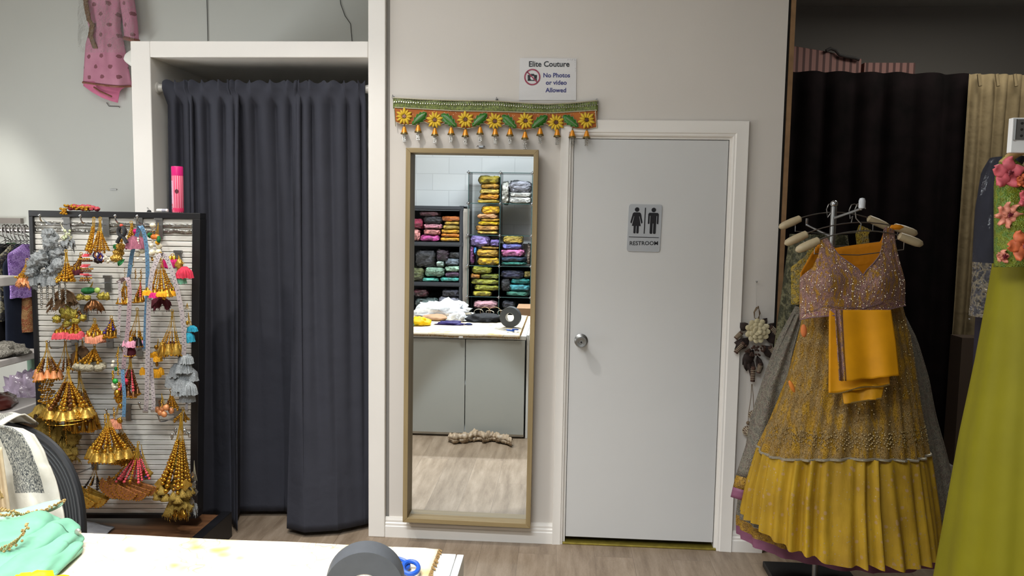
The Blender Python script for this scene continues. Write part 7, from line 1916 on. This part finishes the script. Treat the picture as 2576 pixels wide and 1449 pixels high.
# second outfit behind : net overskirt with purple and gold hem
Y2 = YG + .16
Lb = [(770, 2002), (850, 1958), (950, 1922), (1050, 1890), (1130, 1876), (1220, 1864), (1300, 1856), (1400, 1858)]
Rb = [(770, 2262), (850, 2300), (950, 2330), (1050, 2350), (1130, 2370), (1220, 2388), (1300, 2398), (1400, 2406)]
sk2 = thing('net_overskirt', 'smoky grey sequinned net skirt with mauve and gold hem, behind the yellow skirt', 'skirt', (at(2110, 1380, Y2).x, Y2, at(2110, 1380, Y2).z))
NET = sequin('grey_net', '#69655a', '#7f7a6a', '#71645a', 240, .22, 40, .6, .6); GHEM = sequin('gold_hem', '#9a7418', '#a9822a', '#80602a', 200, .2, 40); PHEM = cloth('mauve_hem', '#7f4f66', .5)
def s2(y, w): return skirt(y, w, 7.7, .08, .25, 22, .7, Y2, Lb, Rb)
def hemy(w): return 1362 + 14 * math.sin(w) + 10 * max(0, math.cos(w)) - 22 * max(0, -math.cos(w))
obj('net_layer', MB().grid(lambda u, v: s2(770 + (hemy(2 * PI * u) - 46 - 770) * v, 2 * PI * u), 140, 30, closed=True), NET, sk2, angle=180)
obj('gold_border', MB().grid(lambda u, v: s2(hemy(2 * PI * u) - 46 + 26 * v, 2 * PI * u) + Vector((0, -.003, 0)), 140, 3, closed=True), GHEM, sk2, angle=180)
obj('mauve_border', MB().grid(lambda u, v: s2(hemy(2 * PI * u) - 20 + 22 * v, 2 * PI * u) + Vector((0, -.003, 0)), 140, 3, closed=True), PHEM, sk2, angle=180)
def ndr(u, v):
    y = 790 + 460 * v
    lx = lerp_keys([(790, 1998), (880, 1956), (960, 1922), (1090, 1886), (1200, 1850), (1250, 1838)], y)
    x = lx + (20 + 90 * v) * u
    return at(x, y + 34 * u * v, Y2 - .10 - .05 * u + .014 * math.sin(u * 9 + v * 3))
for nm_, v0, v1, mm in (('net_drape', 0, .88, NET), ('drape_gold_border', .88, .945, GHEM), ('drape_mauve_border', .945, 1.0, PHEM)):
    obj(nm_, MB().grid(lambda u, v: ndr(u, v0 + (v1 - v0) * v), 20, 24 if v0 == 0 else 3), mm, sk2, thick=.002, angle=180)
# second blouse behind, seen left of the first
b2b = gp_(2010, 790, -.04)
b2 = thing('second_blouse', 'yellow and grey embroidered blouse mostly hidden behind the sequinned one', 'blouse', b2b)
def b2f(u, v):
    x = 1990 + 190 * u; y0 = lerp_keys([(1990, 672), (2000, 664), (2030, 640), (2042, 600), (2056, 598), (2064, 640), (2120, 670), (2180, 640)], x)
    return gp_(x, y0 + (766 - y0) * v, -.02 + .04 * math.sin(PI * u) + .004 * nz(u * 9, v * 5))
obj('front_panel', MB().grid(b2f, 50, 16), sequin('yellow_grey_embroidery', '#8f7a1c', '#6b6444', '#a3882a', 150, .35, 30), b2, thick=.004, angle=180)
obj('strap', MB().ribbon([gp_(2176, 572, .0), gp_(2168, 590, .01), gp_(2172, 622, .0)], .05, .004), sequin('strap_emb', '#8f7a1c', '#6b6444', '#a3882a', 150, .35, 30), b2, angle=60)
o = gp_(2250, 572, .17)
obj('shoulder_knot', MB().ball(gp_(2256, 571, .17), .014, 12, 8, (1.8, .8, .7), .4, 3), ORL, chl)
# dark olive garment on the rear hanger
ob = gp_(2000, 1000, -.22)
def olv(u, v):
    w = 2 * PI * u; y = 590 + 420 * v; cx_ = 2060; hw = (70 + 60 * v) * gs * 1.06
    c = at(cx_, y, YG + .42)
    return Vector((c.x + hw * math.cos(w) * (1 + .05 * math.sin(w * 9)), YG + .42 + .09 * math.sin(w), c.z))
solo('olive_garment', MB().grid(olv, 60, 20, closed=True), sequin('dark_olive', '#2f3018', '#3a3a22', '#6d6a4c', 130, .10, 20), 'dark olive beaded garment on the rear hanger, deep behind the yellow outfits', 'garment', ob, angle=180)

# ================================================================== LIME GOWN at the right edge
YN = 2.25
def np_(px, py, d=0): return at(px, py, YN - d)
LIMEC = cloth('lime_satin', '#746d08', .6, wrinkle=.2, wscale=6, var=.06)
gown = thing('lime_gown', 'long lime green gown with floral sequinned bodice at the right edge', 'gown', (np_(2600, 1449).x, YN, .14))
gcx = np_(2610, 700).x
def gsk(u, v):
    w = 2 * PI * u
    z = np_(2505, 664).z; z = z + (.14 - z) * v
    y_ = 664 + 930 * v
    lx = lerp_keys([(664, 2508), (760, 2492), (850, 2476), (1000, 2444), (1150, 2420), (1300, 2396), (1449, 2368), (1600, 2346)], y_)
    hw = gcx - at(lx, min(y_, 1449), YN).x
    if y_ > 1449: hw *= 1 + (y_ - 1449) / 1449 * .25
    ph = w * 11 + 1.5 * nz(math.cos(w) * 2, math.sin(w) * 2, 4)
    k = 1 + (.02 + .10 * v) * math.sin(ph) * .6
    return Vector((gcx + hw * math.cos(w) * (1 if math.cos(w) > -.6 else 1) * (1 + (k - 1) * .6), YN - (.10 + .22 * v) * math.sin(w) * k, z))
obj('skirt', MB().grid(gsk, 180, 40, closed=True), LIMEC, gown, angle=180)
LSEQ = sequin('lime_sequins', '#646c0c', '#737d14', '#55762a', 260, .4, 30, .5, .45)
def bod(u, v):
    x = 2502 + 212 * u; y0 = lerp_keys([(2502, 470), (2508, 420), (2524, 392), (2545, 396), (2576, 420), (2640, 440), (2690, 396), (2714, 470)], x)
    y = y0 + (672 - y0) * v; xx = (x - 2608) / 108
    return np_(x, y, .03 + .10 * math.sqrt(max(0, 1 - xx * xx)) * min(1, .3 + v * 1.2) + .004 * nz(u * 9, v * 7))
obj('bodice', MB().grid(bod, 60, 30), LSEQ, gown, thick=.005, angle=180)
FPK = mat('pink_applique', '#d2606a', .55, var=.25, vscale=40); FSA = mat('salmon_applique', '#d98a72', .55, var=.3, vscale=40); FOR = mat('orange_applique', '#c9663c', .55, var=.3, vscale=40)
for fx, fy, R0, m_, np2, rot in ((2534, 436, 38, FPK, 5, .3), (2533, 541, 30, FSA, 8, .1), (2570, 617, 36, FOR, 5, .7), (2520, 645, 16, FSA, 5, .2), (2590, 500, 30, FPK, 6, .5), (2572, 455, 18, FOR, 5, .1)):
    sN = YN / FPX; c_ = np_(fx, fy, 0)
    uu = (fx - 2502) / 212
    dd_ = min((abs(bod(uu, q / 20).z - np_(fx, fy).z), q) for q in range(21))[1] / 20; c_ = at(fx, fy, bod(uu, dd_).y - .012)
    fm2 = MB()
    for i in range(np2):
        w = 2 * PI * i / np2 + rot; d = Vector((math.cos(w), 0, math.sin(w))); tn2 = Vector((-d.z, 0, d.x)); wd = 1.35 / np2 * 3.0
        fm2.grid(lambda u, v: c_ + d * R0 * sN * v + tn2 * R0 * sN * (u - .5) * wd * math.sin(PI * min(1, .12 + v * .80)) + Vector((0, -.012 * math.sin(PI * u) * v - .004 + .004 * math.sin(v * 9 + i), 0)), 6, 6)
    fo = obj('applique_flower', fm2, m_, gown, thick=.0015, angle=180)
    cm2 = MB()
    for i in range(9): cm2.ball(c_ + Vector((.007 * math.cos(i * 2.4) * (i / 9), -.016, .007 * math.sin(i * 2.4) * (i / 9))), .003, 6, 4)
    obj('flower_beads', cm2, mat('dark_red_bead', '#6a1f2a', .3, .3), fo)
# wooden hanger of the gown
hL, hC, hR = np_(2520, 412, .05), np_(2610, 372, .05), np_(2700, 412, .05)
wh = thing('wooden_hanger', 'pale wooden hanger inside the neck of the lime gown', 'hanger', hC)
m_ = MB(); pth = [hL.lerp(hC, i / 6) + Vector((0, 0, .012 * math.sin(PI * i / 6))) for i in range(7)] + [hC.lerp(hR, i / 6) + Vector((0, 0, .012 * math.sin(PI * i / 6))) for i in range(1, 7)]
obj('hanger_bar', m_.tube(pth, [.010] + [.012] * 11 + [.010], 10), wood('beech', '#a9854f', '#c4a06a', 0), wh)
obj('hook', MB().tube([hC, hC + Vector((0, 0, .05)), hC + Vector((.02, 0, .075)), hC + Vector((.0, 0, .10)), hC + Vector((-.02, 0, .085))], .0022, 6), HWIRE, wh)
# navy garment in clear cover behind the gown
nv = thing('navy_garment', 'navy embroidered garment in a clear cover behind the lime gown', 'garment', (np_(2490, 1000, -.25).x, YN + .25, np_(2490, 1030, -.25).z))
YV = YN + .25
NVC = cloth('navy_cloth', '#23242e', .7); NVE = sequin('navy_embroidery', '#2a2a30', '#7a705a', '#3c3a40', 120, .3, 40)
def nslv(u, v):
    y = 396 + 400 * v; lx = lerp_keys([(396, 2502), (430, 2482), (520, 2466), (650, 2456), (796, 2448)], y); w = 2 * PI * u
    c = at(lx + 34, y, YV); hw = 34 * YV / FPX
    return Vector((c.x + hw * math.cos(w), YV - .06 * math.sin(w) * (1 + .15 * math.sin(w * 5 + v * 6)), c.z))
obj('sleeve', MB().grid(lambda u, v: nslv(u, v * .66), 24, 20, closed=True), NVC, nv, angle=180)
obj('embroidered_cuff', MB().grid(lambda u, v: nslv(u, .66 + .34 * v), 24, 10, closed=True), NVE, nv, angle=180)
def nbody(u, v):
    y = 430 + 600 * v; w = 2 * PI * u; c = at(2590, y, YV + .05); l_ = at(lerp_keys([(430, 2500), (700, 2470), (800, 2452), (900, 2446), (1040, 2440)], y) + 16, y, YV + .05)
    return Vector((c.x + (c.x - l_.x) * math.cos(w) * (1 + .03 * math.sin(w * 12)), YV + .07 - .08 * math.sin(w), c.z))
obj('body', MB().grid(nbody, 60, 24, closed=True), cloth('aubergine_cloth', '#1f1a26', .7), nv, angle=180)
def ncov(u, v):
    y = 388 + 420 * v; lx = lerp_keys([(388, 2508), (400, 2490), (470, 2470), (600, 2446), (800, 2436)], y)
    return at(lx + 90 * u + 3 * nz(v * 9, u * 3), y, YV - .09 - .02 * nz(u * 3, v * 5))
obj('clear_cover', MB().grid(ncov, 12, 30), FILM2, nv, angle=180)
# white hinged panel at the right edge
hp = np_(2545, 340, .25); YH = YN - .10
x0 = at(2545, 340, YH).x; z0 = at(2545, 384, YH).z; z1 = at(2552, 296, YH).z
wpn = thing('hinged_panel', 'white panel with a steel hinge above the lime gown at the right edge', 'panel', (x0, YH, z0))
obj('panel', MB().box(x0, x0 + .35, YH, YH + .02, z0, z1), LAM, wpn, smooth=False, bevel=.002)
hz0 = at(2552, 352, YH).z; hz1 = at(2552, 300, YH).z
obj('hinge', MB().box(x0 + .006, x0 + .034, YH - .0025, YH, hz0, hz1).tube([(x0 + .006, YH - .003, hz0), (x0 + .006, YH - .003, hz1)], .0035, 8), STEEL, wpn, smooth=False)
for zz in (.2, .5, .8):
    obj('screw', MB().ball((x0 + .023, YH - .003, hz0 + (hz1 - hz0) * zz), .0035, 8, 5), DARK, wpn)
